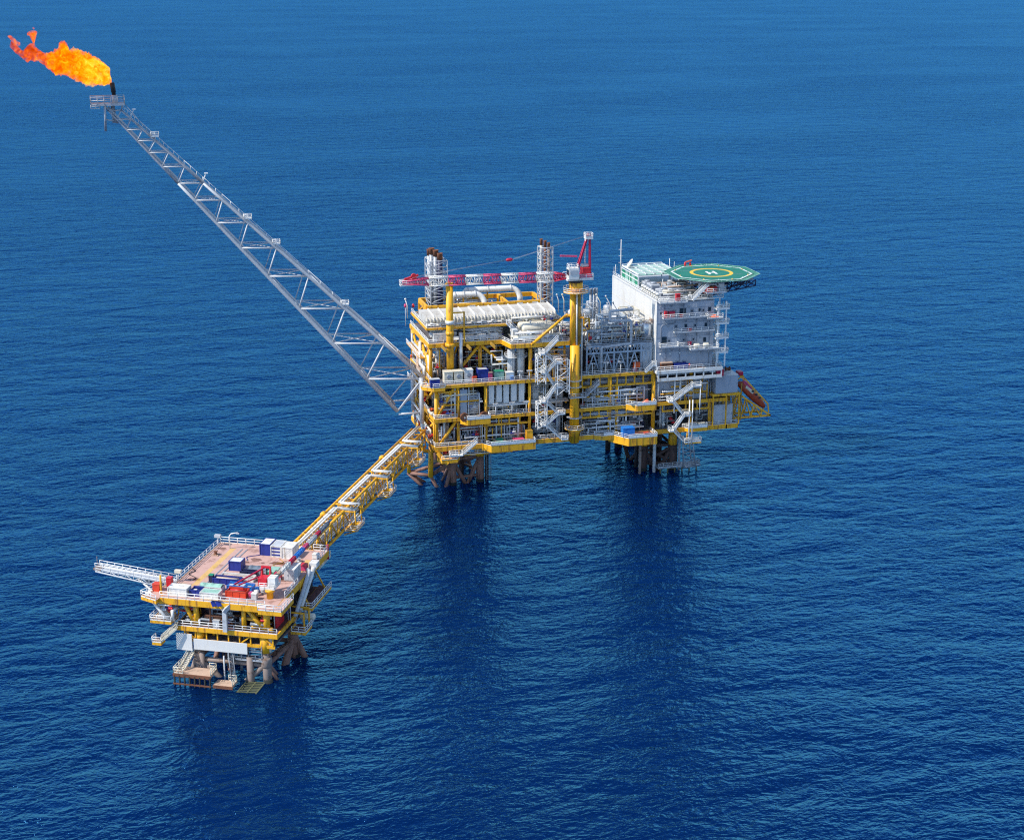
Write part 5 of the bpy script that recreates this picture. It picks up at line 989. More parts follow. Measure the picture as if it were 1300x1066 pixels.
[cabinet(f'low white cabinet under the cooler deck, {ORD[k]} from the left of three', 10.5+3.4*k, 12.9+3.4*k, 7.2, 8.3, L4+.02, 1.2+.15*k, 'white', doors=2) for k in range(3)]; cabinet('white cabinet at the left end of the upper deck', 1.6, 5.6, 8, 9.2, L4+.02, 2.2, 'white', doors=3)
cabinet('tall white cabinet where the upper deck steps out', 22.8, 24.2, 3.2, 5.4, L4+.02, 3.2, 'white', doors=1)
# orange lifebuoy boxes and red cabinets
for k, (x, z, w_, h_, m, lab) in enumerate(((65.4, 46.02, .7, 1.8, 'red', 'narrow bright red locker on the top front balcony'), (66.6, 46.02, 1.7, 1.7, 'crane_red', 'wide dark red locker on the top front balcony'), (69.9, 46.02, 1.0, .8, 'red', 'small red box on the top balcony below the wide window'), (72.4, 41.82, 1.1, .8, 'red', 'small red box on the second balcony'), (72.6, 37.82, .9, .9, 'crane_red', 'small red box on the lower balcony beside the life rafts'), (68.6, HR+.5, 1.2, 1.9, 'red', 'bright red locker on the accommodation roof edge'), (81.4, 27.9+.2, 2.2, 1.9, 'crane_red', 'dark red locker on the roof of the grey equipment room'))):
    box_thing('red_locker', lab, 'locker', x, x+w_, -1.4, -.6, z, h_, m, m)
box_thing('storage_box', 'rusty brown container box under the lower balcony', 'box', 64.6, 68.0, -.0-1.6, -.5, H0+.02, 1.9, 'rust', 'wood')
basket('blue skip with striped white cover on the accommodation front deck', 68.4, 72.4, -2.0, -.6, H0+.02, 1.5, 'blue', 'pipes', fcol=('white', 'light_grey'), seed=8)
t = thing('fire_extinguisher', 'red wheeled fire extinguisher beside the blue skip', 'extinguisher', (73.1, -1.5, H0)); MB().lathe((73.1, -1.5, H0+.1), (73.1, -1.5, H0+1.4), [(0, .3), (1.0, .3), (1.2, .15), (1.3, .1)], 12).build('cylinder', 'red', t); MB().lathe((72.8, -1.5, H0+.22), (73.4, -1.5, H0+.22), [(0, .22), (.1, .22), (.11, .05), (.49, .05), (.5, .22), (.6, .22)], 10).build('wheels', 'black', t)
for k, x in enumerate((74.8, 77.6)):
    lr = thing('life_raft', f'white barrel-shaped life raft canister, {("left", "right")[k]} one on the lower balcony', 'life raft', (x, -2.2, 37), 'life raft canisters'); MB().vessel((x-.9, -2.1, 37.9), (x+.9, -2.1, 37.9), .55, 14).build('canister', 'cream', lr)
    for e in (-.5, .5): ob_box('cradle', 'light_grey', lr, x+e-.1, x+e+.1, -2.6, -1.6, 36.9, 37.4)
t = thing('orange_rescue_boat', 'orange and white rescue raft tray on the top right balcony', 'raft', (80, -2, 45.5)); heap('raft', 'orange', t, 78.2, 81.8, -2.4, -1, 45.52, .9, 3); ob_box('tray', 'white', t, 78, 82, -2.45, -.9, 45.505, 45.7)
# orange waste skip on the third deck in front of the grey module
t = thing('orange_hopper', 'orange and red hopper in front of the grey module', 'hopper', (58, .9, L3)); MB().prism([(57.2, .3), (59, .3), (59, 1.2), (57.2, 1.2)], L3+1.2, L3+2.6).build('bin', 'orange', t); ob_box('base', 'red', t, 57, 58.2, .35, 1.15, L3+.05, L3+1.19)
# floodlight poles
for k, px in enumerate((629, 650, 668)): floodlight('on the second deck rail before the stairs', k, fx(px, 520, -.2), -.25, L2, 3.2)
for k, px in enumerate((752, 777, 795)): floodlight('on the second deck rail right of the crane', k, fx(px, 512, -.2), -.25, L2, 3.2)
for k, px in enumerate((752, 769, 788, 806)): floodlight('on the third deck rail before the grey module', k, fx(px, 470, -.2), -.25, L3, 3.4)
for k, px in enumerate((757, 775)): floodlight('on the lowest deck rail right of the crane', k, fx(px, 545, -.2), -.25, L1, 3.4)
for k, px in enumerate((660, 672)): floodlight('at the third deck rail near the stair tower', k, fx(px, 470, -.2), -.25, L3, 2.6)
# slim stand pipes that rise above the skyline of the upper decks
for k, (px, py, Y, h, m) in enumerate(((517, 395, 31, 3.4, 'rail_white'), (716, 388, 5, 3.0, 'cream'), (709, 388, 8, 3.0, 'light_grey'), (762, 392, 10, 4.0, 'cream'), (774, 394, 9, 4, 'light_grey'), (783, 402, 8, 4, 'steel'))):
    t = thing('vent_pipe', ('thin white lamp post on the rear left corner of the cooler deck', 'cream vent pipe with knob just left of the crane column', 'grey vent pipe with hooked end near the drums', 'cream vent pipe above the grey module near the vent tower', 'grey vent pipe above the middle of the grey module', 'dark vent pipe leaning near the white block')[k], 'vent pipe', onY(px, py, Y)); q = t.location.copy()
    MB().pipe([q-Vector((0, 0, 2)), q+Vector((0, 0, h*.5)), q+Vector((-.5 if k < 3 else -1.2, 0, h))], .14, 6).build('pipe', m, t); MB().lathe(q+Vector((-.5 if k < 3 else -1.2, 0, h-.1)), q+Vector((-.5 if k < 3 else -1.2, 0, h+.5)), [(0, .2), (.3, .34), (.55, .1)], 8).build('cap', m, t)
for k, (px, y) in enumerate(((514.5, 31.5), (524.5, 31.5))):
    q = onY(px, 388, y); t = thing('wind_sock_pole', ('thin pole with a pink marker ball far left', 'thin pole with a red marker ball beside the yellow frame')[k], 'marker', (q.x, q.y, L4+4)); ob_tube('pole', 'rail_white', t, (q.x, q.y, L4-.5), (q.x, q.y, q.z), .06, 5); MB().lathe(q-Vector((0, 0, .6)), q+Vector((0, 0, .6)), [(0, .1), (.3, .4), (.8, .4), (1.2, .1)], 10).build('marker', ('pink_red', 'red')[k], t)

# ------------------------------------------------------------------ stair towers on the front
def zig(lab, pts, y, lw=1.6, depth=1.8, frames=()):
    t = thing('stair_tower', lab, 'stair tower', (pts[-1][0], y, pts[-1][1]))
    for k in range(len(pts)-1):
        (xa, za), (xb, zb) = pts[k], pts[k+1]; s = 1 if xb > xa else -1; yy = y+(.55 if k % 2 else -.55)
        stair(t, (xa+s*.3, yy, za), (xb-s*.3, yy, zb), 1.0)
        landing(t, xb-.9 if s < 0 else xb-.3, xb+.3 if s < 0 else xb+1.6, y-1.2, y+1.2, zb)
    return t
pz_ = [(fx(a, b_, -2.6), fz(a, b_, -2.6)) for a, b_ in ((709, 430), (689, 448.6), (705.5, 460), (691, 473), (705.5, 491), (690, 509.5), (709, 524.5), (691, 539), (713, 556.5))]
zt = zig('tall white zigzag stair tower left of the crane column', pz_, -2.6)
for x0, x1, z0, z1 in ((pz_[1][0]-1.7, pz_[1][0]+.6, 30.2, 38.4), (pz_[5][0]-1.9, pz_[5][0]+.7, 17.4, 25.0), (pz_[4][0]+.2, pz_[4][0]+3.6, 26.8, 36.5)):
    q = MB(); C4 = [(x0, -3.7), (x1, -3.7), (x1, -1.5), (x0, -1.5)]
    for c in C4: q.bar((*c, z0), (*c, z1), .22)
    for k in range(4):
        a, b_ = C4[k], C4[(k+1) % 4]; A = [Vector((*a, z0+(z1-z0)*i/4)) for i in range(5)]; Bq = [Vector((*b_, z0+(z1-z0)*i/4)) for i in range(5)]; q.lattice(A, Bq, .09, 4, 'z')
    q.build('frame_tower', 'rail_white', zt)
for z in (38, 30.4, 24, 17): MB().bar((pz_[1][0]-.4, -1.5, z), (pz_[1][0]-.4, -.1, z), .25).build('tie_beam', 'rail_white', zt)
pr2 = [(fx(a, b_, -2.2), fz(a, b_, -2.2)) for a, b_ in ((879, 489), (851, 508.5), (868, 526), (852, 545.5), (868, 559.5))]
z2 = zig('white zigzag stair tower in front of the grey walls at the right', pr2, -2.6)
for x in (fx(875, 520, -3.4), fx(879, 520, -3.4)): ob_tube('post', 'rail_white', z2, (x, -3.6, 9.5), (x, -3.6, 22.5), .16, 6)
xx = fx(878, 489, -2.4); landing(z2, xx, xx+2.6, -3.6, -1.4, pr2[0][1]); ob_tube('post', 'rail_white', z2, (xx+2.3, -3.4, 18), (xx+2.3, -3.4, pr2[0][1]), .14, 6); ob_tube('post', 'rail_white', z2, (fx(858, 500, -2.4), -1.4, 18.3), (fx(858, 500, -2.4), -1.4, 28.8), .2, 6)
xx = pr2[4][0]; o = landing(z2, xx, xx+4.8, -3.6, -1.4, pr2[4][1], m='rail_white'); ob_box('yellow_base', 'yellow', z2, xx, xx+4.8, -3.6, -1.4, pr2[4][1]-.6, pr2[4][1]-.183)
for x in (xx+1.2, xx+2.6): ob_tube('hanger', 'yellow', z2, (x, -1.6, pr2[4][1]), (x, -1.6, 12.2), .18, 6)
s3 = thing('corner_stair', 'short white stair descending beside the lower left corner platform', 'stair', (10, -1.6, 10)); stair(s3, (fx(606, 560, -1.6), -1.6, fz(606, 560, -1.6)), (fx(587, 577, -1.6), -1.6, fz(587, 577, -1.6)), 1.2); landing(s3, fx(571, 578, -1.6), fx(587, 577, -1.6), -2.6, -.8, fz(587, 577, -1.6))
s4 = thing('corner_stair', 'short white stair at the third deck step beside the white block', 'stair', (61, -1.2, L3)); stair(s4, (fx(819, 472, -1), -1, L3), (fx(828, 464, -1), -1, L3+1.9), 1.0); landing(s4, fx(828, 464, -1), fx(833, 466, -1), -1.6, -.4, L3+1.9); stair(s4, (fx(832, 466, -1), -1.1, L3+1.9), (fx(836, 480, -1), -1.1, 27.9), 1.0)
s5 = thing('corner_stair', 'grey stair wrapping round the yellow crane column below the third deck', 'stair', (43, -1.4, 25.4)); stair(s5, (46.4, -1.4, 28.6), (42.6, -1.4, 25.4), .9, m='light_grey'); landing(s5, 37.6, 42.4, -2.8, -1.6, 25.4, m='light_grey', open_sides=('b',))
s6 = thing('roof_stair', 'white stair dropping from the cooler deck to the drums', 'stair', (23, 6, L4)); stair(s6, (22.6, 8.0, 45.2), (26.2, 1.6, L4+.1), 1.0)
# caisson frame and boat access under the right end
bf = thing('boat_access_frame', 'grey lattice boat landing hanging at the right-hand legs', 'boat landing', (74, 2, 1.5))
for x in (72.8, 76.6): 
    for y in (.2, 3.4): ob_tube('frame_leg', 'steel', bf, (x-(1.4 if x > 74 else .4), y, 10.5), (x, y, 1.2), .18, 6)
q = MB(); A = [Vector((72.4+.1*i, .2, 10.5-2.3*i)) for i in range(5)]; Bq = [Vector((75.2+.36*i, .2, 10.5-2.3*i)) for i in range(5)]; q.lattice(A, Bq, .12, 5, 'x'); q.build('lattice', 'steel', bf)
ob_box('landing_deck', 'steel', bf, 65.2, 78.2, .4, 3.6, 1.4, 1.8); MB().rail([(65.4, .5, 1.8), (78, .5, 1.8), (78, 3.4, 1.8)], 1.2, 1.4, .08).build('handrail', 'light_grey', bf)
for k in range(6): ob_tube('fender_pile', 'weed', bf, (66+2.2*k, .7, -2), (66+2.2*k, .7, 1.4), .22, 8)
# ------------------------------------------------------------------ lifeboat and its launching frame
lf = thing('lifeboat_ramp', 'yellow triangular launching frame jutting out at the right end', 'lifeboat ramp', (94, 4, 14.6))
ra, rb = Vector((fx(933, 497, 3), 3, fz(933, 497, 3))), Vector((fx(975, 525, 3), 3, fz(975, 525, 3))); rc = Vector((fx(925, 529, 3), 3, fz(925, 529, 3)))
ra2 = Vector((fx(930, 478, 5), 3, fz(930, 478, 5)))
for y in (1.4, 6.0):
    a, b_, c = [Vector((v_.x, y, v_.z)) for v_ in (ra, rb, rc)]
    for p, q in ((a, b_), (c, b_), (a, c)): MB().bar(p, q, .5).build('ramp_chord', 'yellow', lf)
    for i in (1, 2, 3): q = MB(); q.bar(a.lerp(b_, i/4), c.lerp(b_, i/4), .3); q.bar(a.lerp(b_, (i-1)/4), c.lerp(b_, i/4), .3); q.build('ramp_web', 'yellow', lf)
for i in range(6): f = i/5; p = rc.lerp(rb, f); MB().bar((p.x, 1.5, p.z), (p.x, 5.9, p.z), .3).build('cross_beam', 'ochre', lf)
for i in range(4): p = ra.lerp(rb, i/4); MB().bar((p.x, 1.5, p.z), (p.x, 5.9, p.z), .26).build('cross_beam', 'yellow', lf)
for p, q in (((88.8, 1.4, 25), (ra.x, 1.4, ra.z)), ((88.8, 6, 25), (ra.x, 6, ra.z)), ((88.8, 1.4, 20), (rc.x, 1.4, rc.z)), ((88.8, 6, 20), (rc.x, 6, rc.z)), ((86, 1.4, 21.8), (ra.x, 1.4, ra.z)), ((86, 6, 17.5), (rc.x, 6, rc.z))): MB().bar(p, q, .35).build('tie_beam', 'yellow', lf)
q = MB()
for k in range(9): z = 15+k*1.0; q.bar((86.2, .9, z), (90.2, .9, z), .12)
q.bar((90.2, .9, 14), (90.2, .9, 25), .3); q.bar((88, .9, 14), (88, .9, 25), .3); q.build('access_ladder', 'ochre', lf)
lb = thing('lifeboat', 'red and white enclosed lifeboat tilted nose down on the yellow frame', 'lifeboat', (94, 3.7, 19))
p0, p1 = Vector((fx(938, 486, 3.7), 3.7, fz(938, 486, 3.7))), Vector((fx(971, 517, 3.7), 3.7, fz(971, 517, 3.7))); d = (p1-p0); LL = d.length; d.normalize(); sd = Vector((0, 1, 0)); uu = sd.cross(d)*-1
if uu.z < 0: uu = -uu
def hull(prof, name, m, par, zs=1.0, zo=0.0):
    q = MB(); n = 16
    for t, wv, hv in prof:
        c = p0+d*(t*LL)+uu*zo
        for k in range(n): a = 2*math.pi*k/n; ca, sa = math.cos(a), math.sin(a); q.v.append(tuple(c+sd*(wv*math.copysign(abs(ca)**.7, ca))+uu*(hv*math.copysign(abs(sa)**.75, sa)*zs)))
    for i in range(len(prof)-1):
        for k in range(n): q.f.append((i*n+k, i*n+(k+1) % n, (i+1)*n+(k+1) % n, (i+1)*n+k)); q.sm.append(True)
    q.f.append(tuple(range(n-1, -1, -1))); q.sm.append(False); q.f.append(tuple((len(prof)-1)*n+k for k in range(n))); q.sm.append(False); return q.build(name, m, par)
hull([(0, .8, .7), (.06, 1.15, .95), (.3, 1.35, 1.15), (.65, 1.35, 1.15), (.85, 1.0, .95), (.96, .5, .6), (1, .08, .1)], 'hull', 'boat_red', lb)
hull([(.06, .7, .6), (.10, .95, .85), (.28, 1.0, .95), (.36, .7, .6)], 'wheelhouse', 'pink_red', lb, 1, .9)
hull([(.16, 1.40, .45), (.17, 1.42, .6), (.42, 1.42, .6), (.43, 1.40, .45)], 'white_panel', 'cream', lb, 1, .5)
for k in range(3): c = p0+d*(LL*(.38+.13*k))-sd*1.5+uu*.9; MB().box(c.x-.35, c.x+.35, c.y-.06, c.y+.02, c.z-.25, c.z+.25).build('window', 'glass', lb)
dv = thing('lifeboat_davit', 'pair of yellow inclined davit beams above the lifeboat', 'davit', (92, 3.7, 22))
for y in (1.9, 5.5): a = p0-d*1.6+uu*2.0; b_ = p1-d*1.0+uu*1.2; MB().bar((a.x, y, a.z), (b_.x, y, b_.z), .34).build('davit_beam', 'yellow', dv); MB().bar((b_.x, y, b_.z), (b_.x+.3, y, b_.z-2.6), .3).build('davit_leg', 'yellow', dv); MB().bar((a.x, y, a.z), (88.6, y, a.z-1.5), .3).build('davit_leg', 'yellow', dv)
a = p0-d*1.2+uu*2.1; MB().bar((a.x, 1.9, a.z), (a.x, 5.5, a.z), .4).build('davit_crossbar', 'ochre', dv); MB().box(a.x-1.2, a.x+.2, 2.6, 4.8, a.z+.2, a.z+1.2).build('winch', 'crane_red', dv)
for k, (x, y) in enumerate(((84.4, 2), (86.6, 3))):
    t = thing('winch', ('grey winch on the roof of the pale equipment room', 'rusty winch beside the lifeboat davit')[k], 'winch', (x, y, 28.2)); MB().lathe((x-.7, y, 29), (x+.7, y, 29), [(0, .7), (.12, .7), (.13, .4), (1.27, .4), (1.28, .7), (1.4, .7)], 14).build('drum', ('steel', 'rust')[k], t); ob_box('base', 'light_grey', t, x-.9, x+.9, y-.5, y+.5, 28.15, 28.5)
# ------------------------------------------------------------------ bridge (wellhead frame)
bg_ = thing('access_bridge', 'long yellow truss bridge carrying white looped pipes between the two platforms', 'bridge', (6.4, 62, 12), F=W)
V0, V1, ZT, ZB = 15.9, 108.5, 17.0, 12.3
bc = lambda v: 5.4+1.9*(v-15)/94
nb = 22; vs = [V0+(V1-V0)*i/nb for i in range(nb+1)]
ch = {(s, z): [Vector((bc(v)+s*1.9, v, z)) for v in vs] for s in (-1, 1) for z in (ZB, ZT)}
for (s, z), pts in ch.items(): MB(W).pipe([pts[0], pts[-1]], .36, 10).build('chord', 'yellow', bg_)
for s in (-1, 1):
    for k in range(nb):
        a, b_ = ch[(s, ZB)], ch[(s, ZT)]; q = MB(W); q.tube(a[k+1], b_[k+1], .16, 6); q.tube(*((a[k], b_[k+1]) if k % 2 else (b_[k], a[k+1])), .19, 6); q.build('side_bracing', 'yellow', bg_)
for k in range(nb):
    q = MB(W); a, b_ = ch[(-1, ZT)], ch[(1, ZT)]; q.tube(a[k+1], b_[k+1], .18, 6); q.tube(a[k], b_[k+1], .13, 6); q.build('top_bracing', 'yellow', bg_)
q = MB(W)
for k in range(nb): a, b_ = ch[(-1, ZB)], ch[(1, ZB)]; q.tube(a[k+1], b_[k+1], .16, 6); q.tube(b_[k], a[k+1], .12, 5)
q.build('floor_bracing', 'ochre', bg_)
q = MB(W); q.bar((bc(V0)-.9, V0, ZB+.5), (bc(V1)-.9, V1, ZB+.5), 1.5, .12); q.build('walkway', 'grating', bg_)
q = MB(W); q.rail([(bc(V0)-.2, V0, ZB+.56), (bc(V1)-.2, V1, ZB+.56)], 1.1, 2.1, .06); q.build('handrail', 'rail_white', bg_)
for k, (o_, z, r, m) in enumerate(((.1, ZB+.7, .2, 'light_grey'), (.6, ZB+.7, .28, 'white'), (1.2, ZB+.7, .18, 'cream'), (1.5, ZB+2.2, .2, 'wood'), (1.3, ZB+3.0, .14, 'light_grey'), (.4, ZB+2.4, .16, 'cream'), (-1.5, ZB+2.6, .18, 'white'), (.9, ZB+3.6, .15, 'ochre'))):
    MB(W).tube((bc(V0)+o_, V0-2, z), (bc(V1)+o_, V1+2, z), r, 8).build('service_pipe', m, bg_)
loops = [wuv(465, 604, 17.5)[1], wuv(434, 635, 17.5)[1]-2, wuv(508, 563, 17.5)[1]]
lv = sorted([(wuv(470, 600, 17.6)[1]), (wuv(428, 641, 17.6)[1]), (wuv(510, 562, 17.6)[1])])
for j, (o_, r, dz) in enumerate(((-.55, .26, .55), (.15, .2, .55))):
    pts = [(bc(V0)+o_, V0-3, ZT+dz)]; out = 4.6-.75*j
    for v in lv:
        c = bc(v); g = 4.2-j*1.3
        pts += [(c+o_, v-g/2-j*.0, ZT+dz), (c+out, v-g/2, ZT+dz), (c+out, v+g/2, ZT+dz), (c+o_, v+g/2, ZT+dz)]
    pts += [(bc(V1)+o_, V1+1.5, ZT+dz)]
    MB(W).pipe(pts, r, 8).build('looped_pipe', 'white', bg_)
for v in lv:
    c = bc(v); q = MB(W)
    q.box(c+2.0, c+5.4, v-3.0, v+3.0, ZB+.1, ZB+.35); q.build('loop_platform', 'yellow', bg_)
    q = MB(W); q.rail([(c+2.3, v-3, ZB+.35), (c+5.4, v-3, ZB+.35), (c+5.4, v+3, ZB+.35), (c+2.3, v+3, ZB+.35)], 1.2, 1.5, .07); q.build('handrail', 'rail_white', bg_)
    q = MB(W)
    for e in (-2.2, 2.2): q.tube((c+5.0, v+e, ZB+.3), (c+4.6, v+e, ZT+.3), .16, 6); q.tube((c+1.9, v+e, ZT), (c+5, v+e, ZT), .18, 6); q.tube((c+1.9, v+e, ZB-1.2), (c+5.2, v+e, ZB+.1), .16, 6)
    q.build('loop_support', 'yellow', bg_)
    for j in range(3): q = MB(W); x = c+2.6+.8*j; q.pipe([(x, v-2.6, ZB+1.6+.3*j), (x, v-1.0+.6*j, ZB+1.6+.3*j), (x+.6, v-1+.6*j, ZB+2.6), (x+.6, v+2.6, ZB+2.6)], .16, 7); q.build('loop_pipe', ('cream', 'white', 'light_grey')[j], bg_)
for v in (38, 82): MB(W).lathe((bc(v)-1.9, v-.7, ZT), (bc(v)-1.9, v+.7, ZT), [(0, .4), (.2, .75), (1.2, .75), (1.4, .4)], 10).build('chord_joint', 'yellow', bg_)
q = MB(W); q.rail([(bc(V0)+2.2, V0+1, ZB), (bc(V0)+4.6, V0+1, ZB), (bc(V0)+4.6, V0+9, ZB)], 1.2, 1.6, .08); q.box(bc(V0)+2.2, bc(V0)+4.7, V0+.9, V0+9, ZB-.3, ZB-.02); q.build('end_landing', 'cream', bg_)

# ------------------------------------------------------------------ WELLHEAD PLATFORM
DZ, LZ = 17.0, 11.0
wp = thing('wellhead_platform', 'small square wellhead platform with salmon-red deck standing in the foreground', 'oil platform', (0, 0, 0), F=W)
def wb(name, m, *a): return MB(W).box(*a).build(name, m, wp)
def wt(name, m, p, q, r, n=10, r2=None): return MB(W).tube(p, q, r, n, r2).build(name, m, wp)
dk = wb('main_deck', 'deck_salmon', -12.4, 12.4, -15.9, 15.7, DZ-.4, DZ)
for a in ((-12.7, 12.7, -16.25, -15.93), (-12.7, 12.7, 15.73, 16.05)): MB(W).box(*a, DZ-1.25, DZ-.02).build('edge_beam', 'yellow', dk)
for a in ((-12.73, -12.43, -15.92, 15.72), (12.43, 12.73, -15.92, 15.72)): MB(W).box(*a, DZ-1.25, DZ-.02).build('edge_beam', 'yellow', dk)
for k in range(7): MB(W).box(-12.3, 12.3, -14+4.6*k, -13.6+4.6*k, DZ-1.2, DZ-.41).build('deck_beam', 'ochre', dk)
for r_ in ([(-12.5, 15.8), (-12.5, -9.5)], [(-12.5, 15.8), (3.5, 15.8)], [(9.3, 15.8), (12.5, 15.8), (12.5, 9)], [(-12.5, -16.1), (10.2, -16.1)], [(12.5, -3), (12.5, -11)]):
    MB(W).rail([(*p, DZ) for p in r_], 1.35, 1.9, .085).build('handrail', 'rail_white', dk)
# corner platforms standing out
for poly, rl in (([(9.4, -18.0), (14.4, -18.0), (14.4, -11), (12.75, -11), (12.75, -16.27), (9.4, -16.27)], [(9.4, -18, DZ), (14.4, -18, DZ), (14.4, -11, DZ)]), ([(-16.8, -16.0), (-12.75, -17.6), (-12.75, -9.5), (-14.2, -9.5)], [(-12.75, -17.6, DZ-.2), (-16.8, -16, DZ-.2), (-14.2, -9.5, DZ-.2)])):
    o = MB(W).prism(poly, DZ-.9, DZ-.02).build('corner_deck', 'yellow', wp); MB(W).rail(rl, 1.3, 1.7, .085).build('handrail', 'rail_white', o)
    pp = [(x*.985, y*.985) for x, y in poly]; MB(W).prism(pp, DZ-.016, DZ+.0).build('corner_floor', 'deck_salmon', o)
# yellow hatching and dark rail strips on the deck
q = MB(W); n = 46
for k in range(n): v = -9+22*k/n; q.face([(-8.9, v, DZ+.006), (-7.7, v+.25, DZ+.006), (-7.7, v+.5, DZ+.006), (-8.9, v+.25, DZ+.006)])
for k in range(34): u = -4+13.5*k/34; q.face([(u, -15.3, DZ+.006), (u+.2, -15.3, DZ+.006), (u+.35, -14.3, DZ+.006), (u+.15, -14.3, DZ+.006)])
for k in range(26): v = 1+9*k/26; q.face([(9.6, v, DZ+.006), (11.2, v+.2, DZ+.006), (11.2, v+.38, DZ+.006), (9.6, v+.18, DZ+.006)])
q.build('hatch_marking', 'mark_yellow', dk)
for u in (-6.3, -5.2): MB(W).box(u, u+.22, -8, 13, DZ+.002, DZ+.09).build('skid_rail', 'steel', dk)
q = MB(W); q.face([(2.4, 6.2, DZ+.005), (6.4, 5.8, DZ+.005), (6.8, 7.2, DZ+.005), (3.4, 7.6, DZ+.005)]); q.build('stain', 'rust', dk)
rs = random.Random(77)
for k in range(14):
    u, v, r = rs.uniform(-11.5, 11), rs.uniform(-10, 14), rs.uniform(.3, 1.3); q = MB(W); q.face([(u+r*(.6+.5*rs.random())*math.cos(t)*1.6, v+r*(.6+.5*rs.random())*math.sin(t), DZ+.003+.0002*k) for t in [i*math.pi/6 for i in range(12)]]); q.build('stain', ('deck_red', 'wood', 'brown')[k % 3], dk)
for k, (u0, v0, m, lab) in enumerate(((-9.8, -6, 'black', 'black hose snaking along the left side of the salmon deck'), (4.6, 3.2, 'ochre', 'ochre hose lying near the three rear containers'), (-3.4, 7, 'blue', 'dark blue hose on the open middle of the salmon deck'))):
    t = thing('hose', lab, 'hose', (u0, v0, DZ), F=W); MB(W).pipe([(u0+.8*math.sin(i*.9+k)+.25*i*(k-1), v0+.55*i, DZ+.09) for i in range(12)], .08, 6).build('tube', m, t); MB(W).lathe((u0+.8*math.sin(k), v0-.4, DZ+.1), (u0+.8*math.sin(k), v0, DZ+.1), [(0, .14), (.3, .14)], 8).build('coupling', 'steel', t)
for k, (u, v) in enumerate(((7.6, 5.6), (-10.6, 8.4), (8.6, 8.4))):
    t = thing('wood_pallet', ('wooden pallet with a pale reel near the rear right containers', 'wooden pallet with a rusty reel by the left rail of the salmon deck', 'wooden pallet with a dark reel between the bridge and rear containers')[k], 'pallet', (u, v, DZ), F=W)
    for i in range(4): MB(W).box(u-.7+.38*i, u-.42+.38*i, v-.7, v+.7, DZ+.14, DZ+.2).build('slat', 'wood', t)
    for i in range(3): MB(W).box(u-.7, u+.75, v-.7+.62*i, v-.55+.62*i, DZ+.01, DZ+.137).build('bearer', 'wood', t)
    MB(W).lathe((u, v, DZ+.2), (u, v, DZ+.9), [(0, .5), (.08, .5), (.09, .3), (.6, .3), (.61, .5), (.7, .5)], 12).build('reel', ('light_grey', 'rust', 'steel')[k], t)
# lower decks
ld_ = wb('lower_deck', 'deck_red', -9.6, 12.2, -15.6, 10, LZ-.3, LZ)
for a in ((-9.9, 12.5, -15.95, -15.63), (12.23, 12.53, -15.62, 10), (-9.93, -9.63, -15.62, 10)): MB(W).box(*a, LZ-.95, LZ-.02).build('edge_beam', 'yellow', ld_)
MB(W).rail([(-9.8, -8, LZ), (-9.8, -15.8, LZ), (12.4, -15.8, LZ)], 1.2, 1.9, .08).build('handrail', 'rail_white', ld_)
cl = wb('cellar_deck', 'grating', -8.5, 11.5, -15.2, 2, 8.0, 8.25); MB(W).box(-8.7, 11.7, -15.5, -15.23, 7.6, 8.23).build('edge_beam', 'yellow', cl)
for k in range(9): u = -8+2.4*k; wb('cellar_post', 'yellow', u, u+.25, -15.55, -15.3, 8.25, LZ-.97)
q = MB(W)
for a, b_ in (((-7.9, -15.5, 10), (-5.6, -15.5, 8.3)), ((4.4, -15.5, 8.3), (6.6, -15.5, 10)), ((9.3, -15.5, 10), (11.4, -15.5, 8.3))): q.bar(a, b_, .25)
q.build('cellar_brace', 'yellow', wp)
wb('inner_wall', 'dark', -8, 11.5, -7, -6.7, LZ+.01, DZ-1.3); wb('inner_wall', 'shaded_recess_wall', -6, 4.5, -11.6, -11.3, LZ+.01, DZ-1.3); wb('inner_wall', 'red', -7.4, -6.1, -11.6, -11.3, LZ+.01, DZ-1.3); wb('inner_wall', 'red', 11.0, 11.3, -13, -8.6, LZ+.01, DZ-1.3); wb('inner_wall', 'dark', 11.0, 11.3, -8.5, 9, LZ+.01, DZ-1.3)
for u, v, r in ((9.8, -14.6, .72), (5.0, -14.8, .5), (-5.4, -14.6, .6), (-5.4, -2.6, .6), (10.4, -2.6, .6), (-5.4, 9, .5), (10.4, 9, .5)): wt('column', 'yellow', (u, v, LZ), (u, v, DZ-.42), r, 14)
wt('diagonal_brace', 'yellow', (5.4, -14.8, DZ-1), (9.4, -14.7, LZ+.4), .5); wt('diagonal_brace', 'yellow', (-8, -14.9, DZ-1), (-5.8, -14.7, LZ+.4), .45); wt('diagonal_brace', 'yellow', (10.2, -3, LZ+.5), (10.2, -13.6, DZ-1), .4)
# jacket
WL4 = [(-5.4, -14.7), (9.6, -14.9), (10.8, -2.5), (-5.4, -2.5)]
for k, (u, v) in enumerate(WL4):
    c = Vector((2.4, -8.5, 0)); out = (Vector((u, v, 0))-c)*.06; lg = MB(W).tube((u-out.x, v-out.y, LZ-.3), (u+out.x, v+out.y, -6), .9, 18).build('jacket_leg', 'brown_grey' if k < 2 else 'brown', wp)
    MB(W).tube((u-out.x, v-out.y, LZ-.9), (u-out.x*.4, v-out.y*.4, 6.4), 1.05, 18).build('leg_cap', 'yellow', lg); MB(W).tube((u+out.x*.6, v+out.y*.6, .7), (u+out.x*.95, v+out.y*.95, -5), .95, 18).build('splash_band', 'growth', lg)
    MB(W).lathe((u-out.x*.3, v-out.y*.3, 3.2), (u, v, 5.6), [(0, .95), (.4, 1.15), (1.9, 1.15), (2.3, .95)], 18).build('leg_can', 'brown_grey' if k < 2 else 'brown', lg)
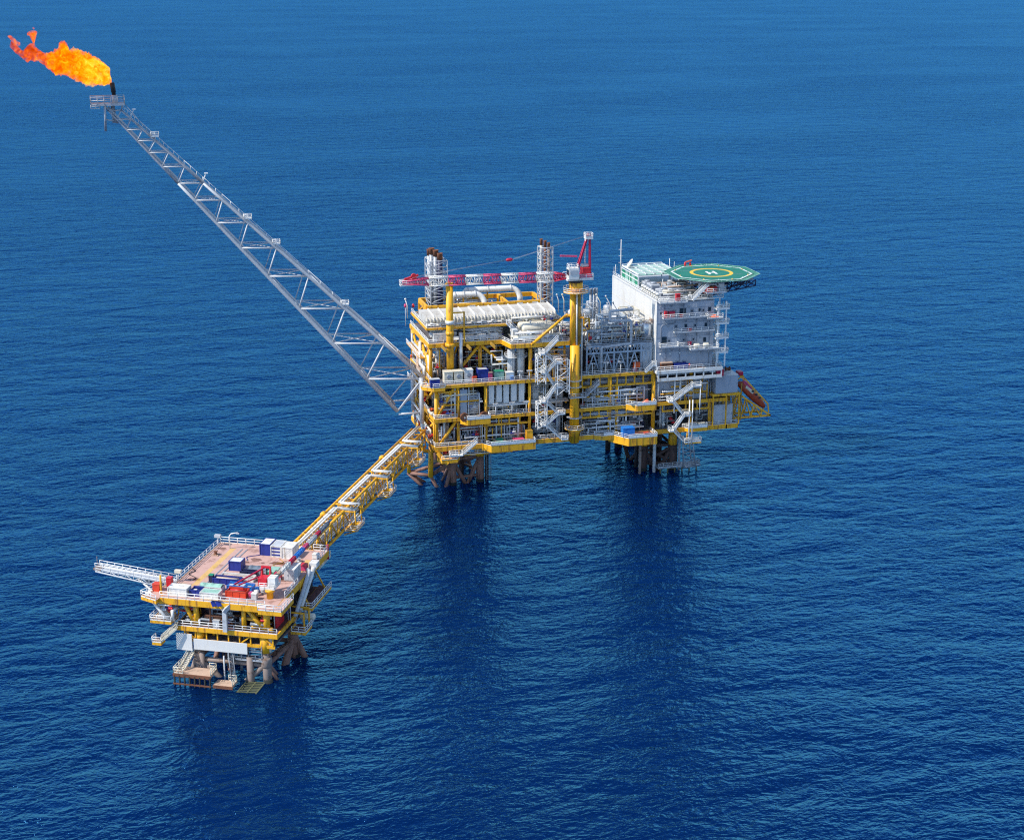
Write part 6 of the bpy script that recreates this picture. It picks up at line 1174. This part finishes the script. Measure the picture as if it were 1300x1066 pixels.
for k in range(4):
    a, b_ = Vector((*WL4[k], 3.6)), Vector((*WL4[(k+1) % 4], 3.6)); m = 'brown_grey' if k == 0 else 'brown'
    wt('jacket_brace', m, a, b_, .5, 10); mid = (a+b_)/2; mid.z = -3
    wt('jacket_brace', m, a+Vector((0, 0, .4)), mid, .56); wt('jacket_brace', m, b_+Vector((0, 0, .4)), mid, .56)
wt('jacket_brace', 'brown', (10.8, -2.5, 5), (14.2, -1.5, -3), .7); wt('jacket_brace', 'brown_grey', (-5.4, -14.7, 5), (-7.6, -16.0, -2), .55); wt('jacket_brace', 'brown_grey', (-5.4, -14.7, 5.2), (-2.6, -15.8, -2), .55); wt('jacket_brace', 'brown', (-5.4, -2.5, 5), (1.5, -14.6, 1.4), .5); wt('jacket_brace', 'brown', (10.8, -2.5, 5.4), (9.8, -8, -2), .6); wt('jacket_brace', 'brown', (10.8, -2.5, 7), (2, -8, 3.6), .45); wt('jacket_brace', 'brown', (9.6, -14.9, 3.4), (12.0, -12.8, -2), .4); wt('jacket_brace', 'brown', (10.4, -2.5, 6.6), (9.8, -14, 7), .4)
for u, v, r, m in ((6.2, -15.4, .75, 'brown_grey'), (-1.6, -11, .2, 'brown'), (.4, -12, .2, 'brown'), (2.4, -11, .3, 'steel'), (4.2, -12, .2, 'brown'), (.9, -16.4, .16, 'light_grey'), (1.2, -9, .35, 'dark'), (3, -9, .35, 'dark'), (-4.4, -15.2, .62, 'brown_grey')):
    wt('conductor', m, (u, v, -5), (u, v, 8 if abs(v) < 15 else 5.5), r)
hw = wb('hanging_walkway', 'light_grey', 1.4, 9.0, -15.8, -14.4, 4.6, 4.8); MB(W).rail([(1.5, -15.8, 4.8), (9, -15.8, 4.8)], 1.2, 1.5, .08).build('handrail', 'steel', hw); MB(W).rail([(1.5, -15.8, 6.6), (9, -15.8, 6.6)], 1.0, 1.5, .06).build('handrail', 'steel', hw)
for u in (1.6, 8.8): wb('hanger', 'steel', u, u+.15, -15.7, -15.5, 4.8, 8)
# sheet panels hanging in front of the cellar deck
sg = thing('blank_panel', 'blank square white panel hung below the lower deck, left of the long one', 'panel', (-7.6, -16.1, 6.4), F=W); MB(W).box(-9.4, -6.0, -16.3, -16.05, 5.9, 9.5).build('sheet', 'wall_white', sg); MB(W).box(-9.4, -6.0, -16.03, -15.96, 6.3, 9.2).build('backing_frame', 'steel', sg)
sg = thing('blank_panel', 'long blank white panel hung across the front below the lower deck', 'panel', (0, -16.1, 6.4), F=W); MB(W).box(-5.6, 6.0, -16.3, -16.05, 6.3, 8.6).build('sheet', 'wall_white', sg); MB(W).box(-5.5, 5.9, -16.03, -15.96, 6.5, 8.3).build('backing_frame', 'steel', sg)
# boat landing
bl_ = thing('boat_landing', 'rusty boat landing with handrails at the foot of the small platform', 'boat landing', (-5, -18, 1), F=W)
for a in ((-8.6, -.4, -20.4, -17.0, 2.3, 2.65), (.2, 4.4, -20.8, -18.2, .8, 1.05)): o = MB(W).box(*a).build('landing_deck', 'wood', bl_); MB(W).box(a[0]-.02, a[1]+.02, a[2]-.2, a[2]-.003, a[4]-.35, a[5]).build('edge_beam', 'rust', o)
MB(W).rail([(-8.5, -16.4, 2.65), (-8.5, -20.4, 2.65), (-6.4, -20.5, 2.65)], 1.3, 1.2, .09).build('handrail', 'cream', bl_); MB(W).rail([(-2.0, -17.1, 2.65), (-.5, -17.1, 2.65), (-.5, -20.3, 2.65)], 1.3, 1.2, .09).build('handrail', 'cream', bl_); MB(W).rail([(2.6, -18.3, 1.05), (4.3, -18.3, 1.05), (4.3, -20.7, 1.05)], 1.3, 1.2, .09).build('handrail', 'cream', bl_)
for k in range(8): u = -8.3+1.1*k; wt('fender_pile', 'growth', (u, -20.5, -3), (u, -20.5, 2.25), .2, 8).parent = bl_
for ob in [o for o in bpy.data.objects if o.name.startswith('fender_pile') and o.parent == bl_]:
    ob.location = Matrix.Rotation(WTH, 3, 'Z') @ (WL[ob.name][0]-WL[bl_.name][0])
o = MB(W).box(-8.6, -.4, -20.7, -20.55, .3, .6).build('fender_beam', 'rust', bl_)
stair(bl_, (-6.4, -15.6, 5.4), (-7.4, -18.8, 2.7), 1.3, W, 'cream'); stair(bl_, (2.0, -15.6, 6), (3.6, -18.4, 1.1), .9, W, 'steel')
for k in range(7): MB(W).bar((5.2+.1*k, -20.8+.75*k, .02), (9.4, -20.2+.75*k, .02), .34, .2).build('tidal_beam', 'weed', bl_)
for u in (5.4, 7.4, 9.3): MB(W).bar((u, -20.8, .02), (u, -15.8, .02), .3, .26).build('tidal_beam', 'weed', bl_)
# vent walkway boom to the left
vb = thing('vent_boom', 'slender grey walkway boom jutting out left over the sea', 'boom', (-13, -7.5, DZ), F=W)
ba, bb = Vector((-12.8, -8.2, DZ+.1)), Vector((*wuv(124, 720.5, DZ+.6), DZ+.6)); s_d = (bb-ba).normalized(); n_d = Vector((-s_d.y, s_d.x, 0))*.85
q = MB(W); q.bar(ba, bb, 1.7, .25); q.build('walkway', 'light_grey', vb)
for s in (-1, 1):
    q = MB(W); q.rail([ba+n_d*s+Vector((0, 0, .12)), bb+n_d*s+Vector((0, 0, .12))], 1.3, 1.9, .075); q.build('handrail', 'rail_white', vb)
    a_, b2 = ba+n_d*s-Vector((0, 0, 1.3)), bb+n_d*s-Vector((0, 0, .5)); q = MB(W); q.tube(a_, b2, .16, 6); A = [(ba+n_d*s).lerp(bb+n_d*s, i/10) for i in range(11)]; Bq = [a_.lerp(b2, i/10) for i in range(11)]; q.lattice(A, Bq, .08, 5, 'z'); q.build('side_truss', 'light_grey', vb)
q = MB(W); m1 = ba.lerp(bb, .52); q.tube(m1, (-13.2, -10.4, DZ-4.6), .26, 8); q.tube(m1+Vector((.6, .9, 0)), (-12.9, -8.8, DZ-4.6), .26, 8); q.build('strut', 'white', vb)
q = MB(W); q.bar(bb-s_d*1.4, bb+s_d*.5, 1.8, .4); q.tube(bb, bb+Vector((0, 0, 2.6)), .08, 5); q.build('end_frame', 'brown_grey', vb)
q = MB(W)
for dv_ in (0, 1.1): q.tube((-16.0, -15.4+dv_, DZ+.4), (-10.2, -16.4+dv_, 11.6), .36, 10)
q.build('corner_strut', 'white', wp)
# side platforms
for nm, a, z, rl in (('left_balcony', (-14.6, -10.0, -17.0, -13.0), 12.2, [(-10, -17), (-14.6, -17), (-14.6, -13)]), ('stair_landing', (-13.8, -11.8, -18.4, -16.4), 8.0, [(-11.8, -18.4), (-13.8, -18.4), (-13.8, -16.4)]), ('right_balcony', (12.6, 15.4, -3, 9.5), 11.6, [(12.8, -3), (15.4, -3), (15.4, 2), (15.4, 9.5)]), ('right_balcony', (12.6, 15.8, -8.6, -4.5), 8.6, [(12.8, -8.6), (15.8, -8.6), (15.8, -4.5)])):
    o = MB(W).box(*a, z-.6, z).build('side_balcony', 'yellow', wp); MB(W).box(a[0]+.1, a[1]-.1, a[2]+.1, a[3]-.1, z+.003, z+.05).build('balcony_floor', 'deck_red' if a[0] > 0 else 'wood', o); MB(W).rail([(*p, z) for p in rl], 1.2, 1.6, .08).build('handrail', 'rail_white', o)
for p, q_ in (((14.8, 8, 11), (12.2, 8, 16)), ((14.8, -2, 11), (12.2, -2, 16)), ((15.4, -8, 8), (15.4, -8, 12.6)), ((15.4, -5, 8), (15.4, -5, 12.6))): MB(W).bar(p, q_, .28).build('hanger', 'yellow', wp)
MB(W).bar((15.4, -8, 12.6), (12.3, -8, 12.6), .28).build('hanger', 'yellow', wp); MB(W).bar((15.4, -5, 12.6), (12.3, -5, 12.6), .28).build('hanger', 'yellow', wp)
ws = thing('side_stair', 'cream stair slanting down from the left corner of the small platform', 'stair', (-11, -17.4, 8), F=W); stair(ws, (-8.8, -16.8, 11), (-12.2, -17.6, 8.0), 1.2, W, 'cream')
# two big white tubes leaning on the right side
rt_ = thing('leaning_tubes', 'pair of big white tubes leaning against the right side of the small platform', 'riser', (13.6, -2, 9), F=W)
for k, (v, du) in enumerate(((.2, 0), (-2.6, 0))): MB(W).pipe([(12.6, 5.6-2.9*k, DZ+.9), (13.2, 5.0-2.9*k, DZ+.7), (13.5, -5.3-2.6*k, 11.9)], .5-.08*k, 12).build('tube', ('white', 'light_grey')[k], rt_)
MB(W).box(12.2, 13.9, 4.6, 6.6, DZ+.5, DZ+1.6).build('hood', 'white', rt_)
q = MB(W); A = [Vector((13.1, 5-2.0*i, DZ-.2-1.1*i)) for i in range(6)]; Bq = [Vector((13.1, 2.6-2.0*i, DZ-1.6-1.1*i)) for i in range(6)]; q.lattice(A, Bq, .12, 5, 'x'); q.build('lattice', 'steel', rt_)
hvessel('cream horizontal vessel on the right lower balcony of the small platform', 12.8, 16.2, -3.4, 8.7, .75, 'cream', F=W)
t = thing('white_chute', 'white square chute leaning on the front of the small platform', 'chute', (1.6, -16.4, LZ), F=W); MB(W).bar((1.6, -16.5, LZ), (1.6, -16.4, DZ-1.6), .9, .7).build('trunk', 'light_grey', t); MB(W).bar((1.4, -16.6, DZ-1.7), (2.6, -15.7, DZ-.3), 1.0, .8).build('hood', 'light_grey', t)
t = thing('blue_cover', 'small blue folded cover hanging on the front rail', 'cover', (-.2, -16.5, DZ), F=W); q = MB(W); q.bar((-1.0, -16.2, DZ+.2), (-.3, -16.9, DZ-.5), .9, .16); q.bar((.1, -16.2, DZ+.3), (.8, -16.9, DZ-.4), .9, .16); q.build('flaps', 'blue', t); MB(W).box(-1.3, 1.2, -16.4, -16.22, DZ+.35, DZ+.5).build('bar', 'navy', t)
# wells and pipework below the deck
pipework('colourful pipes between the decks at the left of the small platform', -9, -5.6, -15, -11.8, LZ+.05, DZ-1.4, 16, 201, ['white', 'cream', 'yellow', 'rust', 'red', 'light_grey'], W)
pipework('dim pipes under the salmon deck behind the front rail', -5, 4.6, -15, -11.8, LZ+.05, DZ-1.4, 18, 202, ['light_grey', 'steel', 'silver', 'rust', 'dark'], W); pipework('pipes between yellow columns at the right of the small platform', 4.8, 11, -15.2, -11, LZ+.05, DZ-1.4, 12, 203, ['yellow', 'steel', 'light_grey', 'ochre'], W)
pipework('small pipes hanging below the lower deck of the small platform', -8, 11, -15, -10, 6.6, LZ-.9, 22, 204, ['light_grey', 'ochre', 'yellow', 'cream', 'steel'], W); pipework('dark pipes along the shaded right side of the small platform', 11.4, 12.6, -12, 9, LZ, DZ-1.4, 12, 205, ['steel', 'light_grey', 'dark', 'yellow'], W); pipework('white and yellow pipes on the left corner of the small platform', -13.6, -9.6, -16.6, -12.4, 12.3, DZ-1.2, 16, 206, ['white', 'cream', 'yellow', 'light_grey'], W)
pipework('rusty pipes where the bridge meets the small platform', 6.6, 10.4, 16.3, 25, 12.6, 16, 18, 207, ['yellow', 'rust', 'brown', 'cream', 'red'], W)
box_thing_W = lambda name, lab, cat, x0, x1, y0, y1, z, h, m, lid=None: (lambda t: (MB(W).box(x0, x1, y0, y1, z+.1, z+h).build('body', m, t), MB(W).box(x0-.05, x1+.05, y0-.05, y1+.05, z+h+.003, z+h+.12).build('lid', lid or m, t), MB(W).box(x0+.1, x0+.3, y0, y1, z, z+.097).build('runner', 'steel', t), MB(W).box(x1-.3, x1-.1, y0, y1, z, z+.097).build('runner', 'steel', t)))(thing(name, lab, cat, ((x0+x1)/2, (y0+y1)/2, z), F=W))
box_thing_W('control_box', 'pale blue control box on the lower front rail', 'box', -1.6, -.2, -15.4, -14.6, LZ, 1.6, 'light_grey'); box_thing_W('red_locker', 'bright red locker on the left corner deck beside the walkway boom', 'locker', -13.2, -12.2, -11.4, -10.2, DZ, 2.2, 'red')
box_thing_W('red_locker', 'orange-red box beside the thin yellow post on the left corner', 'locker', -15.4, -13.9, -13.4, -12.0, DZ-.2, 1.7, 'vermilion'); wt('corner_post', 'yellow', (-12.9, -14.6, DZ), (-12.9, -14.6, DZ+4.2), .22, 8)
# deck cargo
def WB(px0, px1, py, z=DZ): a, b_ = wuv(px0, py, z), wuv(px1, py, z); return a, b_
container('long white container at the front left corner of the salmon deck', -11.4, -7.2, -14.9, -12.4, DZ+.01, 1.75, 'white', F=W)
basket('dark blue and white basket beside the long white container', -6.9, -4.7, -14.0, -11.8, DZ+.01, 1.2, 'blue', 'boxes', F=W, seed=3, fcol=('white', 'navy'))
container('low pale container with a green lid at the front rail', -4.3, -.3, -15.0, -12.7, DZ+.01, 1.4, 'white', 'pale_green', F=W, ribbed=True)
basket('green topped basket behind the low pale container', -6.0, -1.2, -11.4, -9.4, DZ+.01, 1.0, 'white', 'cover', F=W, fcol=('pale_green',))
basket('red half-height basket near the front rail', .6, 4.9, -13.2, -11.0, DZ+.01, 1.35, 'vermilion', 'pipes', F=W, seed=5, fcol=('red', 'vermilion', 'rust'))
basket('bright blue half-height basket in the middle of the cargo', -.6, 4.8, -9.6, -7.6, DZ+.01, 1.0, 'bright_blue', 'boxes', F=W, seed=6, fcol=('bright_blue', 'wood', 'light_grey'))
basket('long dark blue basket holding pale pipes', -4.8, 1.0, -7.0, -5.2, DZ+.01, 1.2, 'blue', 'pipes', F=W, seed=7, fcol=('wood', 'cream', 'white'))
basket('long low white basket of planks behind the dark blue basket', -4.2, 3.2, -4.6, -2.9, DZ+.01, .9, 'white', 'pipes', F=W, seed=8, fcol=('wood', 'cream', 'orange'))
container('blue container with white roof standing alone mid-deck', -4.4, -1.6, .6, 3.2, DZ+.01, 2.1, 'blue', 'white', F=W)
basket('grey covered basket behind the red crane frame', .6, 4.6, -1.0, 1.0, DZ+.01, 1.3, 'steel', 'cover', F=W, fcol=('tarp_grey',)); basket('dark basket of stores beside the lone blue container', -.6, 2.6, -2.4, -1.2, DZ+.01, 1.3, 'navy', 'boxes', F=W, seed=9, fcol=('tarp_grey', 'steel', 'wood'))
container('dark blue ribbed container, left of three at the rear', -1.2, 1.3, 10.4, 14.2, DZ+.01, 2.6, 'blue', 'white', F=W)
container('blue and white striped container, middle of three at the rear', 1.5, 3.9, 10.0, 13.8, DZ+.01, 2.5, 'white', 'light_grey', F=W, bands=(.12, .42, .72))
container('plain white container, right of three at the rear', 4.2, 6.8, 9.4, 13.2, DZ+.01, 2.6, 'white', 'white', F=W)
cabinet('pale cabin with ribbed side on the right edge of the salmon deck', 9.2, 11.5, -2.4, 1.6, DZ+.01, 2.6, 'light_grey_ribbed', F=W, doors=2, cat='cabin', name='deck_cabin', roof='white')
box_thing_W('storage_box', 'small green box among the cargo beside the crane boom', 'box', 5.2, 6.6, -1.4, -.2, DZ+.01, 1.3, 'green', 'pale_green'); box_thing_W('storage_box', 'pale green crate behind the red crane frame', 'box', 5.0, 6.8, .4, 2.0, DZ+.01, 1.1, 'pale_green'); box_thing_W('storage_box', 'dark red crate beside the small green box', 'box', 6.8, 8.2, -2.0, -.8, DZ+.01, 1.2, 'crane_red'); box_thing_W('storage_box', 'small green box at the left end of the dark blue basket', 'box', -5.9, -5.0, -6.6, -5.6, DZ+.01, 1.6, 'navy', 'green')
box_thing_W('storage_box', 'red tool box at the right edge beyond the pale cabin', 'box', 10.6, 11.8, 3.6, 5.2, DZ+.01, 1.2, 'pink_red', 'red'); box_thing_W('storage_box', 'small white box at the right rear corner of the salmon deck', 'box', 10.8, 12.0, 10.6, 12, DZ+.01, 1.0, 'white')
box_thing_W('storage_box', 'small grey box beside the red half-height basket', 'box', 6.2, 7.3, -13.4, -12.4, DZ+.01, 1.3, 'light_grey', 'white'); box_thing_W('storage_box', 'pink box touching the end of the red basket', 'box', 5.3, 6.0, -12.6, -11.6, DZ+.01, 1.0, 'pink_red')
for k, (u, v, m, lab) in enumerate(((6.4, -11.0, 'white', 'white drum near the crane winch on the salmon deck'), (7.4, -9.6, 'light_grey', 'grey drum beside the red crane house'), (6.0, -9.4, 'bright_blue', 'blue drum next to the bright blue basket'))):
    t = thing('oil_drum', lab, 'drum', (u, v, DZ), F=W); MB(W).lathe((u, v, DZ+.01), (u, v, DZ+1.2), [(0, .5), (.4, .5), (.43, .54), (.5, .5), (.8, .5), (.83, .54), (.9, .5), (1.15, .5), (1.18, .42)], 14).build('body', m, t); MB(W).lathe((u+.2, v, DZ+1.18), (u+.2, v, DZ+1.26), [(0, .1), (.07, .1)], 8).build('cap', 'steel', t)
# deck crane
wc = thing('deck_crane', 'small red deck crane with its red, white and blue boom lying over the bridge', 'crane', (9.0, -9.4, DZ), F=W)
MB(W).lathe((9.6, -11.6, DZ-3), (9.6, -11.6, DZ+2.0), [(0, .7), (4.4, .7), (4.5, 1.0), (5.0, 1.0)], 18).build('pedestal', 'yellow', wc)
MB(W).box(7.6, 10.8, -12.2, -8.6, DZ+2.02, DZ+2.4).build('turntable', 'white', wc); MB(W).box(7.0, 8.8, -11.4, -9.2, DZ+2.43, DZ+4.0).build('winch_house', 'red', wc); MB(W).box(9.2, 10.8, -11.6, -9.6, DZ+2.43, DZ+4.4).build('operator_cab', 'white', wc); MB(W).box(9.4, 10.6, -9.57, -9.5, DZ+3.1, DZ+4.2).build('windscreen', 'glass', wc)
for u in (7.3, 9.1): 
    MB(W).bar((u, -10.6, DZ+2.4), (u-.5, -8.4, DZ+5.4), .26).build('frame_leg', 'red', wc); MB(W).bar((u-.2, -8.6, DZ+2.4), (u-.5, -8.4, DZ+5.4), .3).build('frame_leg', 'red', wc)
MB(W).bar((6.7, -8.4, DZ+5.4), (8.7, -8.4, DZ+5.4), .4).build('head_beam', 'red', wc)
q = MB(W)
q.bar((7.6, -8.4, DZ+5.4), (2.2, -12.2, DZ+2.6), .26); q.bar((7.6, -8.6, DZ+3.9), (3.0, -12.0, DZ+2.4), .22); q.build('folded_strut', 'crane_red', wc)
for k in range(5): MB(W).rail([(7.6, -12.2, DZ+2.4), (10.8, -12.2, DZ+2.4), (10.8, -8.6, DZ+2.4)], 1.0, 1.2, .07).build('handrail', 'rail_white', wc) if k == 0 else None
r0 = Vector((9.6, -8.0, DZ+3.2)); r1v = wuv(417, 663.5, DZ+4.2); r1 = Vector((*r1v, DZ+4.2)); cs = [0, .07, .24, .34, .50, .58, .74, .82, .98, 1]; cc = ['wood', 'white', 'crane_red', 'bright_blue', 'pink_red', 'light_grey', 'crane_red', 'tarp_grey', 'navy']
bdv = (r1-r0).normalized(); bsv = Vector((-bdv.y, bdv.x, 0)).normalized()
for k in range(9):
    a, b_ = r0.lerp(r1, cs[k]+.001), r0.lerp(r1, cs[k+1]-.001); q = MB(W); h = .3 if k < 8 else .22; C4 = []
    for s in (-1, 1):
        for s2 in (-1, 1): pts = [a.lerp(b_, i/3)+bsv*(s*h)+Vector((0, 0, s2*h)) for i in range(4)]; q.tube(pts[0], pts[-1], .11, 6); C4.append(pts)
    q.lattice(C4[0], C4[1], .09, 4, 'x'); q.lattice(C4[2], C4[3], .09, 4, 'x'); q.lattice(C4[1], C4[3], .09, 4, 'x'); q.lattice(C4[0], C4[2], .09, 4, 'x'); seg = q.build('boom_segment', cc[k], wc)
    q = MB(W); q.bar(a-bsv*(.0)+Vector((0, 0, -h-.02)), b_+Vector((0, 0, -h-.02)), .7, .08); q.build('catwalk', cc[k], seg)
for s in (-.4, .4): MB(W).tube((8.2+s, -8.4, DZ+5.5), r0.lerp(r1, .86)+Vector((0, 0, .5)), .035, 4).build('pendant_rope', 'steel', wc)
# rail corner lamps and signs on the small deck
for k, (px, py, lab) in enumerate(((272, 692, 'white lamp box on the rear left corner of the salmon deck rail'), (292, 696, 'bent white lamp post on the rear rail of the salmon deck'), (217, 737, 'cream lamp on the rail where the walkway boom starts'))):
    u, v = wuv(px, py, DZ); u = max(-12.3, u); v = min(15.5, v); t = thing('rail_lamp', lab, 'lamp', (u, v, DZ), F=W)
    if k == 1: MB(W).pipe([(u, v, DZ), (u, v, DZ+3.0), (u+.4, v, DZ+3.5), (u+2.0, v, DZ+3.9)], .12, 6).build('post', 'rail_white', t); MB(W).box(u+1.6, u+2.3, v-.15, v+.15, DZ+3.6, DZ+3.82).build('lamp', 'light_grey', t)
    else: MB(W).tube((u, v, DZ), (u, v, DZ+2.0), .12, 6).build('post', 'rail_white', t); MB(W).box(u-.7, u+.7, v-.4, v+.4, DZ+2.0, DZ+2.6).build('lamp', ('light_grey', '', 'cream')[k], t)
dup = {k: v for k, v in LABELS.items() if len(v) > 1}
bad = [k for k in LABELS if not 4 <= len(k.split()) <= 16]
print('DUP', dup, 'LEN', bad, 'OBJ', len(bpy.data.objects), 'TRIS', sum(len(o.data.polygons) for o in bpy.data.objects if o.type == 'MESH'))
